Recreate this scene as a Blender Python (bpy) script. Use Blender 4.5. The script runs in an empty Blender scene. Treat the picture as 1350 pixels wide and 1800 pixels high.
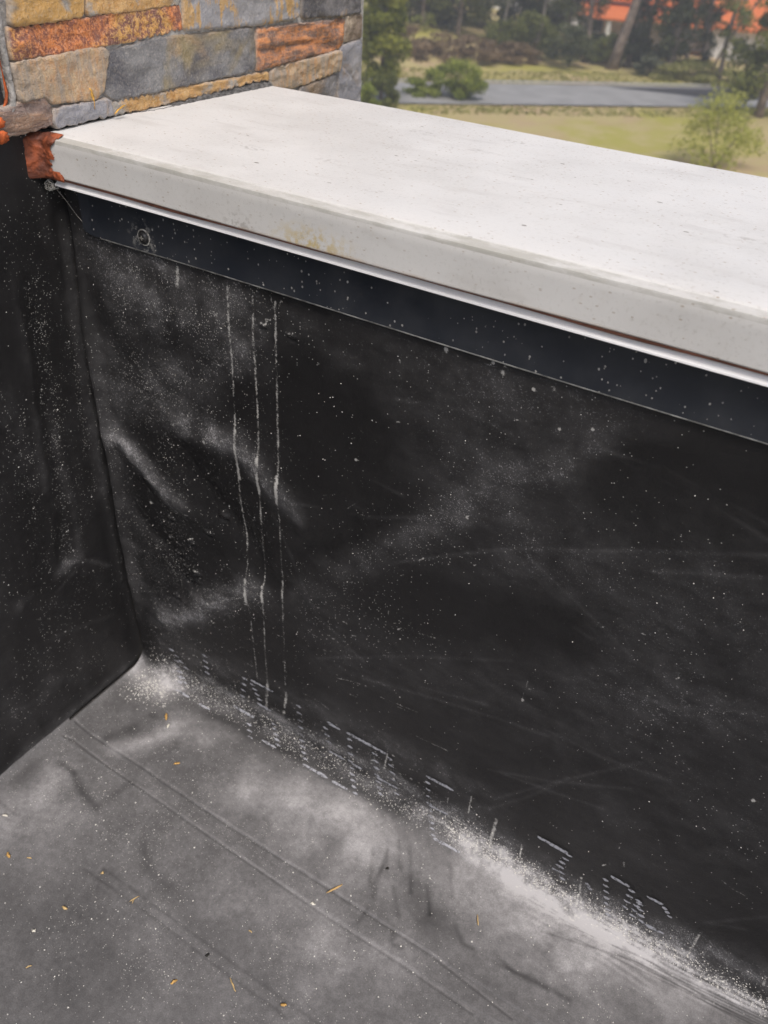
import bpy, math, random
import numpy as np
from mathutils import Vector, Matrix

# ------------------------------------------------------------------ scene, camera, light
scene = bpy.context.scene
COL = scene.collection
random.seed(7)
rng = np.random.default_rng(7)
D2R = math.radians

CAM = Vector((0.7029, -0.5648, 0.9118))
YAW, PITCH, ROLL, FPX = -0.5165, -0.6396, 0.0625, 1485.35
fw = Vector((math.cos(PITCH)*math.sin(YAW), math.cos(PITCH)*math.cos(YAW), math.sin(PITCH)))
rt0 = Vector((math.cos(YAW), -math.sin(YAW), 0)); up0 = rt0.cross(fw)
rt = rt0*math.cos(ROLL) + up0*math.sin(ROLL); up = up0*math.cos(ROLL) - rt0*math.sin(ROLL)
cd = bpy.data.cameras.new('camera'); cam = bpy.data.objects.new('camera', cd); COL.objects.link(cam)
M = Matrix(((rt.x, up.x, -fw.x, CAM.x), (rt.y, up.y, -fw.y, CAM.y), (rt.z, up.z, -fw.z, CAM.z), (0, 0, 0, 1)))
cam.matrix_world = M
cd.sensor_fit = 'VERTICAL'; cd.sensor_height = 36.0; cd.sensor_width = 27.0
cd.lens = FPX/1800*36.0
cd.clip_start = 0.02; cd.clip_end = 2000
cd.dof.use_dof = True; cd.dof.focus_distance = 0.74; cd.dof.aperture_fstop = 8.2
scene.camera = cam

SUN_EL, SUN_AZ = 59.0, 132.0          # azimuth clockwise from +Y (towards +X)
world = bpy.data.worlds.new('World'); scene.world = world; world.use_nodes = True
wn = world.node_tree.nodes; wl = world.node_tree.links
sky = wn.new('ShaderNodeTexSky'); sky.sky_type = 'NISHITA'; sky.sun_disc = False
sky.sun_elevation = D2R(SUN_EL); sky.sun_rotation = D2R(SUN_AZ)
sky.air_density = 1.0; sky.dust_density = 4.0; sky.ozone_density = 1.0
bgn = [n for n in wn if n.type == 'BACKGROUND'][0]; bgn.inputs['Strength'].default_value = 0.12
wl.new(sky.outputs[0], bgn.inputs['Color'])
sd = bpy.data.lights.new('sun', 'SUN'); sd.energy = 1.5; sd.angle = D2R(18); sd.color = (1.0, 0.96, 0.92)
sun = bpy.data.objects.new('sun', sd); COL.objects.link(sun)
tosun = Vector((math.cos(D2R(SUN_EL))*math.sin(D2R(SUN_AZ)), math.cos(D2R(SUN_EL))*math.cos(D2R(SUN_AZ)), math.sin(D2R(SUN_EL))))
sun.rotation_euler = tosun.to_track_quat('Z', 'Y').to_euler()
scene.render.engine = 'CYCLES'
scene.view_settings.view_transform = 'Standard'; scene.view_settings.look = 'None'
scene.view_settings.exposure = 0.38; scene.view_settings.gamma = 1.0
scene.view_settings.use_curve_mapping = False

# ------------------------------------------------------------------ data measured on the roof (tenths of a millimetre)
# strokes: channel (d dust plus painted wrinkle highlights and seam light/shade, w white residue, s grit, h relief), amount, width, points (x, t): t<0 floor distance, t>0 height up the wall
STROKES = [
    ('d',0.156,128,[(203,3863),(537,3717),(768,3492),(1119,3291)]),  # powder on the wrinkle, with its highlight painted in
    ('d',0.15,90,[(308,3939),(557,3567),(963,3306)]),
    ('d',0.18,166,[(1106,4370),(1675,4467),(2087,4376),(2407,4077),(2806,3845)]),
    ('d',0.12,90,[(1671,4431),(2119,4283),(2552,3956)]),
    ('d',0.156,192,[(568,1117),(1015,1513),(1535,2030),(2175,2453)]),  # lower wrinkle: powder and painted highlight together
    ('d',0.15,115,[(677,1176),(1213,1569),(1719,2079)]),
    ('d',0.144,512,[(708,5888),(1298,5805),(1864,5725)]),
    ('d',0.12,256,[(526,4420),(1421,4983),(2184,5347)]),
    ('d',0.06,320,[(181,4866),(227,2722),(276,1219)]),
    ('d',0.06,192,[(2752,2664),(3490,3483),(4120,4111),(4709,4767),(5214,5329),(5698,5807)]),  # wiped dust along the fold, crease light painted in with it
    ('d',0.06,115,[(3623,3624),(4232,4265),(4706,4796)]),
    ('d',0.048,448,[(2547,5913),(3852,6121),(4907,5989),(5893,6123)]),
    ('d',0.042,576,[(5130,4544),(6131,4709),(7082,5288)]),
    ('d',0.042,512,[(3382,2080),(4797,2497),(5991,2849)]),
    ('d',0.036,512,[(3916,5211),(5042,5117)]),
    ('d',0.048,768,[(6710,3330),(7435,4159)]),
    ('d',0.03,768,[(6825,1682),(8026,2264)]),
    ('d',-0.06,448,[(6023,5570),(6555,5684),(6872,5961)]),
    ('d',-0.072,384,[(3052,5266),(3561,5082),(3058,3954)]),
    ('d',-0.15,218,[(1302,3971),(1771,3781),(2139,3319),(2358,2848)]),
    ('d',-0.12,166,[(542,3197),(889,2754),(1099,2227)]),
    ('d',-0.09,256,[(1467,5375),(2096,5072)]),
    ('d',-0.072,256,[(4055,3227),(5038,3602),(5806,3809)]),
    ('d',0.049,22,[(4017,3777),(5141,4472),(6215,4959),(7071,5326)]),
    ('d',0.049,22,[(5307,4466),(5781,4211),(6377,3856)]),
    ('d',0.049,22,[(3068,1847),(4242,2573),(5343,3165)]),
    ('d',0.049,22,[(3697,1899),(4562,2124),(5347,2312),(5865,2405)]),
    ('d',0.049,22,[(4413,2210),(5201,2426)]),
    ('d',0.049,22,[(5463,1041),(6117,1878),(6766,2659)]),
    ('d',0.049,22,[(5333,1473),(6097,1650),(6569,1760)]),
    ('d',0.049,22,[(5463,1521),(5951,1750),(6755,2237)]),
    ('d',0.049,22,[(5719,5712),(6251,5714),(6996,5566)]),
    ('d',0.049,22,[(5913,5657),(6543,5576),(7031,5451)]),
    ('d',0.049,22,[(7843,887),(8279,1453)]),
    ('d',0.049,22,[(7892,916),(8172,1104)]),
    ('d',0.049,22,[(5424,817),(5875,1444),(6163,1961)]),
    ('d',0.049,22,[(3331,4213),(3599,4190)]),
    ('d',0.049,22,[(3645,4612),(4023,4572)]),
    ('d',0.049,22,[(5822,2479),(6416,2469),(7051,2602)]),
    ('d',0.049,22,[(2772,3976),(3602,4121),(4335,4477)]),
    ('d',0.049,22,[(5842,3901),(6012,3856)]),
    ('d',0.049,22,[(6344,4814),(7127,5145)]),
    ('d',0.049,22,[(2468,3697),(3065,2528),(3685,2170)]),
    ('d',0.049,22,[(6009,3338),(6825,3483),(7448,3825)]),
    ('d',0.049,22,[(3892,5547),(4544,5659),(4968,5593)]),
    ('w',0.45,9,[(3272,1664),(3547,1758),(3755,1803)]),
    ('w',0.45,9,[(2815,1115),(3071,1125),(3240,1081)]),
    ('w',0.45,9,[(3491,1528),(3634,1541)]),
    ('w',0.45,9,[(3919,1736),(4413,1793)]),
    ('w',0.45,9,[(4373,1394),(4594,1410),(4846,1431)]),
    ('w',0.45,9,[(1892,1350),(2123,1434)]),
    ('w',0.45,9,[(1923,1112),(2288,1126)]),
    ('w',0.45,9,[(1097,941),(1353,856)]),
    ('w',0.45,9,[(1427,815),(1510,648)]),
    ('w',0.45,9,[(1634,992),(1693,760)]),
    ('w',0.45,9,[(95,417),(604,633)]),
    ('w',0.45,9,[(7277,788),(7444,844)]),
    ('w',0.45,9,[(7802,1622),(7921,1585),(8040,1581)]),
    ('w',0.45,9,[(8073,1784),(8156,1766)]),
    ('w',0.45,9,[(3126,4196),(3262,4267)]),
    ('w',0.45,9,[(3400,4138),(3497,4249)]),
    ('w',0.45,9,[(1499,6136),(1610,5998)]),
    ('w',0.45,9,[(4313,2966),(4478,2995)]),
    ('w',0.45,9,[(3697,1899),(3852,1855)]),
    ('w',0.45,9,[(4161,1721),(4294,1732)]),
    ('w',0.45,9,[(2404,1888),(2574,1909)]),
    ('w',0.45,9,[(2207,2245),(2270,2351)]),
    ('w',0.7,10,[(1206,3148),(1259,3155)]),
    ('w',0.7,10,[(1206,2769),(1272,2801)]),
    ('w',0.7,10,[(1061,2300),(1094,2307)]),
    ('w',0.7,10,[(1246,2318),(1311,2318)]),
    ('w',0.7,10,[(1620,4307),(1649,4309)]),
    ('w',0.7,10,[(642,3072),(672,3069)]),
    ('w',0.7,10,[(874,2642),(926,2668)]),
    ('w',0.7,10,[(4681,4629),(4716,4663)]),
    ('w',0.7,10,[(4821,4118),(4839,4133)]),
    ('w',0.7,10,[(4263,3917),(4305,3962)]),
    ('w',0.7,10,[(3491,4776),(3520,4772)]),
    ('w',0.7,10,[(3166,6187),(3208,6186)]),
    ('w',0.7,10,[(4068,3617),(4101,3647)]),
    ('w',0.7,10,[(3647,3075),(3673,3070)]),
    ('w',0.7,10,[(3064,2657),(3092,2673)]),
    ('w',0.7,10,[(3406,2628),(3457,2618)]),
    ('w',0.7,10,[(3523,2477),(3575,2497)]),
    ('w',0.7,10,[(3261,2283),(3297,2295)]),
    ('w',0.7,10,[(4080,2876),(4128,2929)]),
    ('w',0.7,10,[(3817,2514),(3839,2520)]),
    ('w',0.7,10,[(4478,2995),(4515,3002)]),
    ('w',0.7,10,[(3933,2407),(3960,2420)]),
    ('w',0.7,10,[(3147,2034),(3201,2041)]),
    ('w',0.7,10,[(2563,1496),(2605,1493)]),
    ('w',0.7,10,[(3721,3708),(3749,3704)]),
    ('w',0.7,10,[(2956,5864),(2991,5895)]),
    ('w',0.7,10,[(1869,5783),(1910,5783)]),
    ('w',0.7,10,[(3050,5614),(3076,5636)]),
    ('w',0.7,10,[(2481,5895),(2528,5900)]),
    ('w',0.7,10,[(2749,5832),(2775,5844)]),
    ('w',0.7,10,[(4972,5728),(5007,5733)]),
    ('w',0.7,10,[(3440,4977),(3467,4996)]),
    ('w',0.7,10,[(3908,5325),(3936,5334)]),
    ('w',0.7,10,[(6080,4033),(6095,4054)]),
    ('w',0.7,10,[(6409,4150),(6434,4145)]),
    ('w',0.7,10,[(6787,3822),(6806,3853)]),
    ('w',0.7,10,[(5567,2901),(5589,2923)]),
    ('w',0.7,10,[(6174,4187),(6201,4216)]),
    ('w',1.0,19,[(1619,4293),(1622,4283)]),
    ('w',1.0,19,[(874,2642),(877,2630)]),
    ('w',1.0,21,[(4315,6145),(4318,6139)]),
    ('w',1.0,21,[(4817,6095),(4821,6088)]),
    ('w',1.0,14,[(4833,6154),(4836,6147)]),
    ('w',1.0,14,[(4725,6155),(4728,6148)]),
    ('w',1.0,19,[(5248,6100),(5251,6094)]),
    ('w',1.0,14,[(5093,6039),(5097,6033)]),
    ('w',1.0,14,[(5608,5866),(5612,5860)]),
    ('w',1.0,14,[(5355,5775),(5359,5769)]),
    ('w',1.0,14,[(3894,5916),(3898,5910)]),
    ('w',1.0,14,[(4697,4636),(4701,4628)]),
    ('w',1.0,19,[(7722,2852),(7727,2843)]),
    ('w',1.0,14,[(1450,1891),(1453,1878)]),
    ('w',1.0,17,[(642,3072),(645,3061)]),
    ('w',1.0,17,[(5534,2730),(5539,2721)]),
    ('w',1.0,14,[(3491,4770),(3495,4762)]),
    ('w',0.62,16,[(2049,6151),(2050,5426),(2031,4662),(2031,4107),(2039,3511),(2067,3042)]),
    ('w',0.9,22,[(2040,4564),(2041,4253),(2045,3967)]),
    ('w',0.52,14,[(2067,3042),(2073,2445),(2102,1718),(2143,932)]),
    ('w',0.85,24,[(2064,2573),(2066,2170)]),
    ('w',0.6,17,[(2340,6075),(2331,5510),(2329,4767),(2314,4003),(2313,3476)]),
    ('w',0.35,12,[(2278,6123),(2334,5965)]),
    ('w',0.35,12,[(2408,6135),(2348,5968)]),
    ('w',0.9,23,[(2315,4323),(2317,3894)]),
    ('w',0.5,13,[(2313,3476),(2301,2474),(2291,1631),(2307,929)]),
    ('w',0.8,21,[(2296,2559),(2304,2341)]),
    ('w',0.6,28,[(2307,929),(2270,471)]),
    ('w',0.6,17,[(2597,6088),(2584,5470),(2575,4724),(2564,3888)]),
    ('w',0.35,12,[(2542,6137),(2588,6005)]),
    ('w',0.35,12,[(2681,6152),(2607,6011)]),
    ('w',0.9,23,[(2559,4209),(2563,3851)]),
    ('w',0.5,13,[(2564,3888),(2573,3119),(2579,2443),(2590,1512),(2589,1106)]),
    ('w',0.75,20,[(2572,2768),(2573,2528)]),
    ('w',0.6,28,[(2603,958),(2558,551)]),
    ('w',0.4,24,[(1148,6190),(1338,6097),(1463,6072)]),
    ('w',0.8,28,[(1448,6124),(1434,5953)]),
    ('w',0.35,19,[(1800,6154),(1880,6066)]),
    ('d',0.24,64,[(1091,6149),(1471,6019)]),
    ('w',0.35,14,[(1874,5842),(1918,5711)]),
    ('w',0.6,12,[(2427,5852),(2479,5839),(2494,5882)]),
    ('w',0.7,12,[(2705,5836),(2761,5808),(2787,5854)]),
    ('w',0.72,13,[(4089,838),(4061,511)]),
    ('w',0.72,12,[(5201,873),(5202,568)]),
    ('w',0.8,10,[(4933,637),(4930,523)]),
    ('w',0.75,25,[(5538,716),(5531,464),(5527,134)]),
    ('w',0.8,18,[(5660,224),(5710,12)]),
    ('w',0.72,12,[(5885,525),(5894,291)]),
    ('w',0.72,14,[(6594,518),(6637,202)]),
    ('w',0.72,16,[(6625,170),(6652,5)]),
    ('w',0.72,14,[(7495,142),(7511,46)]),
    ('w',0.72,14,[(7851,668),(7847,309)]),
    ('w',0.72,16,[(7769,94),(7781,95)]),
    ('w',0.72,14,[(8537,576),(8564,415)]),
    ('w',0.72,12,[(6808,998),(6817,984)]),
    ('w',0.9,10,[(6937,1138),(6955,1059)]),
    ('w',0.8,9,[(6781,950),(6753,903)]),
    ('w',0.42,7,[(5543,3008),(5525,2708)]),
    ('w',0.55,33,[(4766,132),(5089,86),(5409,29),(5640,-37)]),
    ('w',0.5,24,[(4773,339),(5118,339),(5428,252)]),
    ('w',0.6,24,[(5361,89),(5418,-37),(5599,-47)]),
    ('w',0.35,57,[(4820,256),(5332,169)]),
    ('d',0.4,160,[(4696,101),(5580,-33)]),
    ('s',0.55,704,[(415,5992),(795,4510),(798,2079)]),
    ('s',0.3,704,[(2145,5802),(2153,3560)]),
    ('s',0.08,1280,[(3932,4977),(5567,5046)]),
    ('s',0.8,448,[(678,5939),(1524,5863),(2137,5686)]),
    ('s',0.6,256,[(236,3798),(1135,3281)]),
    ('s',0.6,256,[(1271,4393),(2195,4312),(2771,3903)]),
    ('s',0.7,288,[(685,1232),(2000,2363)]),
    ('s',0.4,384,[(3063,2869),(4350,4318)]),
    ('s',0.35,384,[(3065,2528),(4077,2916)]),
    ('s',0.8,218,[(587,68),(1874,323),(2898,450),(3842,459),(4722,467)]),
    ('s',0.6,141,[(2348,297),(3423,374),(4252,433)]),
    ('s',0.95,192,[(5580,-33),(6110,-104),(6726,-94),(7353,-14),(8677,160)]),
    ('s',0.6,192,[(5780,340),(6504,191),(7152,248),(7808,128)]),
    ('s',1,141,[(248,-335),(653,-311),(449,-254)]),
    ('s',0.3,1280,[(1340,-1869),(3940,-1869),(3517,-3203)]),
    ('s',0.12,960,[(6793,2994),(7617,2792)]),
    ('d',0.46,128,[(6683,-166),(7249,-89),(7972,-16),(8979,76)]),
    ('d',0.14,64,[(6923,-291),(7657,-191),(8743,-72)]),
    ('d',0.45,192,[(5931,-99),(6485,-181),(7007,-141)]),
    ('d',0.3,384,[(5491,-185),(6269,-341),(7019,-376),(7804,-283)]),
    ('d',0.2,384,[(6162,-715),(6826,-715)]),
    ('d',0.34,294,[(2693,-917),(3256,-735),(3873,-653),(4280,-654)]),
    ('d',0.2,218,[(3229,-461),(3902,-448),(4410,-478)]),
    ('d',0.15,320,[(3860,-1107),(4748,-776),(5396,-596)]),
    ('d',0.45,166,[(5,-167),(395,-298),(685,-286)]),
    ('d',0.25,102,[(76,-7),(896,-135)]),
    ('d',0.28,141,[(874,-1370),(1062,-1157),(1222,-751)]),
    ('d',0.2,192,[(1186,-605),(1623,-537)]),
    ('d',0.22,192,[(521,-2789),(604,-2360),(576,-1985)]),
    ('d',0.14,384,[(650,-2972),(1127,-2386)]),
    ('d',0.12,256,[(3250,-2008),(4399,-1869),(5305,-1706)]),
    ('d',0.15,166,[(4469,-1968),(4805,-2031),(4639,-2409)]),
    ('d',-0.1,115,[(1113,-303),(1965,-240),(2864,-177),(3714,-120),(4360,-78)]),
    ('d',-0.06,166,[(1511,-140),(2409,-2),(3467,63)]),
    ('d',-0.036,102,[(3757,507),(4722,467),(5334,408)]),
    ('d',-0.17,58,[(423,-1914),(593,-1892),(760,-1942),(1003,-2046),(1277,-2101)]),
    ('d',-0.12,45,[(477,-1898),(705,-1919)]),
    ('d',-0.09,58,[(1309,-2005),(1339,-1821),(1375,-1601)]),
    ('d',-0.1,77,[(2143,-2131),(2250,-2240),(2447,-2335),(2691,-2320)]),
    ('d',-0.1,90,[(652,-1303),(766,-1115),(790,-986)]),
    ('d',-0.08,77,[(858,-688),(1062,-666)]),
    ('d',-0.07,115,[(186,-2094),(239,-2311)]),
    ('d',-0.06,128,[(2229,-458),(2867,-450)]),
    ('d',-0.12,29,[(4466,-531),(4590,-796),(4584,-1009),(4665,-1198)]),
    ('d',-0.12,29,[(4562,-467),(4770,-762)]),
    ('d',-0.12,29,[(4387,-759),(4584,-1131)]),
    ('d',-0.12,29,[(4713,-456),(5007,-933)]),
    ('d',-0.12,29,[(5610,-1002),(5759,-1126),(5874,-1109)]),
    ('d',-0.12,29,[(4800,-989),(5023,-1235)]),
    ('d',-0.12,29,[(5036,-1378),(5122,-1542),(5233,-1527)]),
    ('d',-0.12,29,[(4690,-1529),(4700,-1370)]),
    ('d',-0.12,29,[(5124,-775),(5318,-1042)]),
    ('d',-0.12,29,[(6112,-1040),(6340,-1101),(6712,-1063)]),
    ('d',-0.12,29,[(6150,-1120),(6516,-1055),(6954,-1038)]),
    ('d',-0.12,29,[(5210,-387),(5432,-733)]),
    ('d',-0.14,166,[(4470,-704),(4962,-882),(5370,-1084)]),
    ('d',-0.15,115,[(3902,-816),(3888,-914)]),
    ('d',-0.03,256,[(1883,-3218),(2933,-3250),(2705,-3794)]),
    ('d',-0.03,320,[(2708,-1869),(3836,-1937)]),
    ('d',-0.05,90,[(2619,-2424),(3196,-2508),(3777,-2632)]),
    ('d',0.3,128,[(457,160),(1873,299),(3075,394),(4250,455),(4961,380)]),
    ('d',0.22,166,[(623,-21),(2100,65),(3454,105),(4762,150)]),
    ('d',0.22,256,[(5267,351),(6017,199),(6703,208),(7462,280),(8584,476)]),
    ('d',0.084,256,[(607,657),(2093,847),(3409,964),(4673,974),(5346,862)]),
    ('d',0.3,102,[(5592,165),(6256,88),(6930,99),(7791,192)]),
    ('d',0.055,19,[(1893,-2576),(1982,-3228)]),
    ('d',0.055,19,[(1852,-1718),(1977,-2352)]),
    ('d',0.055,19,[(1468,-529),(1818,-626)]),
    ('d',0.055,19,[(2110,-429),(1838,-391)]),
    ('d',0.055,19,[(4992,-1770),(5224,-1329)]),
    ('d',0.055,19,[(3990,-2136),(4472,-2179)]),
    ('d',0.055,19,[(2169,-2140),(2298,-1608)]),
    ('d',0.055,19,[(6444,-894),(6963,-900),(7457,-907)]),
    ('d',0.055,19,[(5840,-622),(6162,-715)]),
    ('d',0.055,19,[(2729,-1940),(2919,-2106)]),
    ('d',0.1,12,[(126,-1569),(291,-1546),(842,-1581),(2925,-1622),(4246,-1653),(5269,-1645),(6159,-1670)]),  # lap seam steps: lit edge painted as a pale line
    ('d',0.1,12,[(61,-1320),(402,-1361),(1263,-1361),(2732,-1393),(4292,-1387),(5544,-1396),(6524,-1498)]),
    ('d',-0.12,12,[(161,-1600),(325,-1577),(874,-1611),(2948,-1650),(4265,-1679),(5284,-1671),(6172,-1694)]),  # lap seam steps: shade below the edge painted as a dark line
    ('d',-0.12,12,[(97,-1353),(437,-1393),(1294,-1392),(2756,-1422),(4311,-1414),(5558,-1422),(6535,-1523)]),
    ('d',-0.08,19,[(1776,-2720),(2721,-2706),(3628,-2729),(4592,-2730)]),
    ('d',-0.07,19,[(1919,-2601),(2875,-2605),(3913,-2612),(4923,-2610)]),
    ('d',-0.12,16,[(276,-2675),(583,-2693)]),
    ('d',-0.1,16,[(416,-2786),(578,-2787)]),
    ('h',2.2,166,[(203,3863),(721,3473),(1216,3235)]),
    ('h',-2.0,154,[(382,2790),(851,2471),(1087,2128)]),
    ('h',2.2,192,[(1187,4363),(2048,4361),(2842,3824)]),
    ('h',-2.6,230,[(1284,3813),(2057,3282),(2354,2761)]),
    ('h',2.4,192,[(576,1173),(1328,1778),(2175,2453)]),
    ('h',-1.5,192,[(2913,3439),(3599,4190)]),
    ('h',1.6,256,[(3063,2951),(4120,4111),(5303,5392)]),
    ('h',-1.2,320,[(5929,5585),(6724,5803)]),
    ('h',1.2,384,[(495,5596),(2145,5802)]),
    ('h',1.0,90,[(1031,2286),(1244,2299)]),
    ('h',0.9,384,[(5676,4484),(7112,5193)]),
    ('h',0.7,109,[(1503,-968),(1521,-966)]),
    ('h',0.8,38,[(1503,-968),(1509,-964)]),
    ('h',-0.35,58,[(423,-1914),(760,-1942),(1277,-2101)]),
    ('h',-0.35,77,[(2143,-2131),(2447,-2335),(2691,-2320)]),
    ('h',1.0,192,[(2719,-949),(3556,-678),(4280,-654)]),
    ('h',-0.6,128,[(4638,-593),(5255,-1006)]),
    ('h',0.8,192,[(891,-1337),(1107,-1050)]),
    ('h',-0.4,51,[(5569,-991),(5759,-1126),(5874,-1109)]),
    ('h',0.7,256,[(2904,-2548),(4308,-2355)]),
    ('h',-0.7,32,[(4466,-531),(4584,-1009),(4665,-1198)]),
    ('h',-0.25,26,[(1776,-2720),(2721,-2706),(3628,-2729),(4592,-2730)]),
    ('h',-0.2,26,[(1919,-2601),(2875,-2605),(3913,-2612),(4923,-2610)]),
    ('w',0.64,11,[(2419,284),(2444,287)]),
    ('w',0.63,11,[(2440,168),(2460,169)]),
    ('w',0.7,8,[(4236,576),(4240,576)]),
    ('w',0.73,7,[(3406,354),(3408,354)]),
    ('w',0.43,10,[(4255,398),(4272,405)]),
    ('w',0.82,7,[(4539,151),(4554,154)]),
    ('w',0.76,8,[(3399,502),(3422,511)]),
    ('w',0.67,9,[(3593,506),(3604,508)]),
    ('w',0.57,11,[(583,11),(605,13)]),
    ('w',0.52,7,[(4401,300),(4416,307)]),
    ('w',0.42,10,[(736,-77),(757,-72)]),
    ('w',0.71,10,[(4394,774),(4409,777)]),
    ('w',0.71,10,[(4286,321),(4297,323)]),
    ('w',0.5,8,[(2699,361),(2725,362)]),
    ('w',0.55,12,[(2006,120),(2033,119)]),
    ('w',0.45,7,[(3848,564),(3853,566)]),
    ('w',0.44,9,[(3597,277),(3611,282)]),
    ('w',0.82,10,[(3632,367),(3635,367)]),
    ('w',0.74,7,[(3117,914),(3140,915)]),
    ('w',0.61,10,[(4601,463),(4615,469)]),
    ('w',0.64,9,[(3837,437),(3850,437)]),
    ('w',0.51,7,[(4525,545),(4547,543)]),
    ('w',0.64,8,[(3382,185),(3389,185)]),
    ('w',0.6,10,[(3678,795),(3684,796)]),
    ('w',0.8,11,[(1491,315),(1506,321)]),
    ('w',0.69,7,[(4196,454),(4214,454)]),
    ('w',0.45,12,[(1571,166),(1582,169)]),
    ('w',0.44,10,[(4349,634),(4361,636)]),
    ('w',0.72,11,[(591,78),(591,78)]),
    ('w',0.64,11,[(1519,392),(1534,394)]),
    ('w',0.59,11,[(3185,398),(3190,397)]),
    ('w',0.7,7,[(4284,595),(4294,598)]),
    ('w',0.71,9,[(969,-188),(990,-188)]),
    ('w',0.53,12,[(994,967),(1006,970)]),
    ('w',0.78,8,[(1447,-75),(1457,-75)]),
    ('w',0.81,12,[(1604,36),(1631,36)]),
    ('w',0.76,11,[(4509,48),(4515,49)]),
    ('w',0.59,10,[(1426,519),(1453,516)]),
    ('w',0.5,11,[(2833,337),(2848,336)]),
    ('w',0.71,10,[(1919,-23),(1940,-17)]),
    ('w',0.5,7,[(3584,453),(3606,451)]),
    ('w',0.56,10,[(4796,324),(4803,324)]),
    ('w',0.56,12,[(473,229),(502,234)]),
    ('w',0.47,8,[(3541,538),(3542,539)]),
    ('w',0.81,12,[(1436,309),(1453,310)]),
    ('w',0.66,9,[(4741,431),(4757,439)]),
    ('w',0.74,12,[(4463,173),(4480,171)]),
    ('w',0.8,10,[(3983,686),(3984,686)]),
    ('w',0.65,7,[(2622,325),(2639,322)]),
    ('w',0.62,9,[(4472,417),(4493,420)]),
    ('w',0.61,10,[(2477,-88),(2502,-88)]),
    ('w',0.82,8,[(2045,413),(2050,414)]),
    ('w',0.75,7,[(2890,117),(2894,117)]),
    ('w',0.74,12,[(1969,130),(1990,136)]),
    ('w',0.6,7,[(4757,361),(4758,361)]),
    ('w',0.67,7,[(4584,320),(4602,317)]),
    ('w',0.8,11,[(2361,176),(2369,178)]),
    ('w',0.49,8,[(2729,363),(2744,369)]),
    ('w',0.53,9,[(2938,513),(2951,512)]),
    ('w',0.58,8,[(1309,111),(1312,111)]),
    ('w',0.48,9,[(4358,119),(4378,127)]),
    ('w',0.48,9,[(2046,411),(2054,410)]),
    ('w',0.68,10,[(2982,134),(3003,132)]),
    ('w',0.48,7,[(3292,537),(3305,540)]),
    ('w',0.57,8,[(2586,-8),(2586,-8)]),
    ('w',0.55,11,[(4278,107),(4303,105)]),
    ('w',0.51,12,[(2051,464),(2076,471)]),
    ('w',0.39,8,[(3654,294),(3671,293)]),
    ('w',0.59,9,[(2533,91),(2548,90)]),
    ('w',0.58,11,[(3612,342),(3623,346)]),
    ('w',0.4,10,[(2826,326),(2830,325)]),
    ('w',0.39,9,[(3570,511),(3585,513)]),
    ('w',0.41,10,[(2237,288),(2243,291)]),
    ('w',0.74,11,[(2654,115),(2665,116)]),
    ('w',0.82,9,[(436,213),(456,217)]),
    ('w',0.66,7,[(3043,682),(3045,682)]),
    ('w',0.8,12,[(3367,449),(3386,448)]),
    ('w',0.45,12,[(1349,349),(1373,358)]),
    ('w',0.79,8,[(502,207),(532,205)]),
    ('w',0.43,12,[(2293,234),(2316,238)]),
    ('w',0.59,10,[(1793,261),(1795,261)]),
    ('w',0.49,7,[(2988,344),(2997,343)]),
    ('w',0.66,9,[(3723,471),(3740,469)]),
    ('w',0.46,9,[(4588,134),(4606,135)]),
    ('w',0.4,8,[(4614,696),(4615,696)]),
    ('w',0.66,8,[(1673,246),(1695,249)]),
    ('w',0.81,9,[(4253,180),(4271,181)]),
    ('w',0.72,11,[(4128,410),(4136,409)]),
    ('w',0.79,11,[(2578,115),(2596,117)]),
    ('w',0.65,8,[(4312,313),(4332,322)]),
    ('w',0.49,11,[(3275,180),(3301,180)]),
    ('w',0.77,11,[(2182,263),(2199,267)]),
    ('w',0.73,12,[(4773,542),(4792,540)]),
    ('w',0.72,11,[(4084,597),(4094,597)]),
    ('w',0.61,11,[(1735,-1),(1761,0)]),
    ('w',0.74,8,[(2046,301),(2060,299)]),
    ('w',0.66,9,[(3855,396),(3872,404)]),
    ('w',0.62,9,[(3153,619),(3171,620)]),
    ('w',0.41,12,[(1034,231),(1038,231)]),
    ('w',0.47,10,[(3426,464),(3450,467)]),
    ('w',0.44,8,[(1052,283),(1060,282)]),
    ('w',0.44,7,[(2872,384),(2887,389)]),
    ('w',0.49,9,[(3719,735),(3734,738)]),
    ('w',0.75,10,[(4535,624),(4552,622)]),
    ('w',0.78,8,[(3982,381),(3983,381)]),
    ('w',0.5,12,[(3255,381),(3261,383)]),
    ('w',0.68,11,[(4196,765),(4206,767)]),
    ('w',0.71,7,[(2085,205),(2097,209)]),
    ('w',0.77,10,[(2298,379),(2304,379)]),
    ('w',0.64,9,[(2422,547),(2449,556)]),
    ('w',0.43,11,[(4117,290),(4137,290)]),
    ('w',0.8,9,[(1077,-106),(1099,-104)]),
    ('w',0.81,7,[(2539,302),(2558,310)]),
    ('w',0.77,8,[(3076,224),(3082,227)]),
    ('w',0.5,12,[(2135,480),(2147,485)]),
    ('w',0.47,8,[(1740,126),(1763,130)]),
    ('w',0.79,8,[(3459,231),(3464,230)]),
    ('w',0.55,8,[(4291,779),(4293,779)]),
    ('w',0.51,12,[(4047,353),(4048,353)]),
    ('w',0.45,9,[(3954,784),(3958,784)]),
    ('w',0.78,9,[(1199,23),(1225,29)]),
    ('w',0.65,11,[(4220,652),(4232,650)]),
    ('w',0.57,8,[(2961,745),(2963,745)]),
    ('w',0.47,7,[(4190,364),(4201,362)]),
    ('w',0.46,10,[(3266,219),(3273,220)]),
    ('w',0.53,7,[(4300,531),(4314,530)]),
    ('w',0.54,11,[(4615,552),(4627,553)]),
    ('w',0.49,12,[(2841,164),(2852,163)]),
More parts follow.
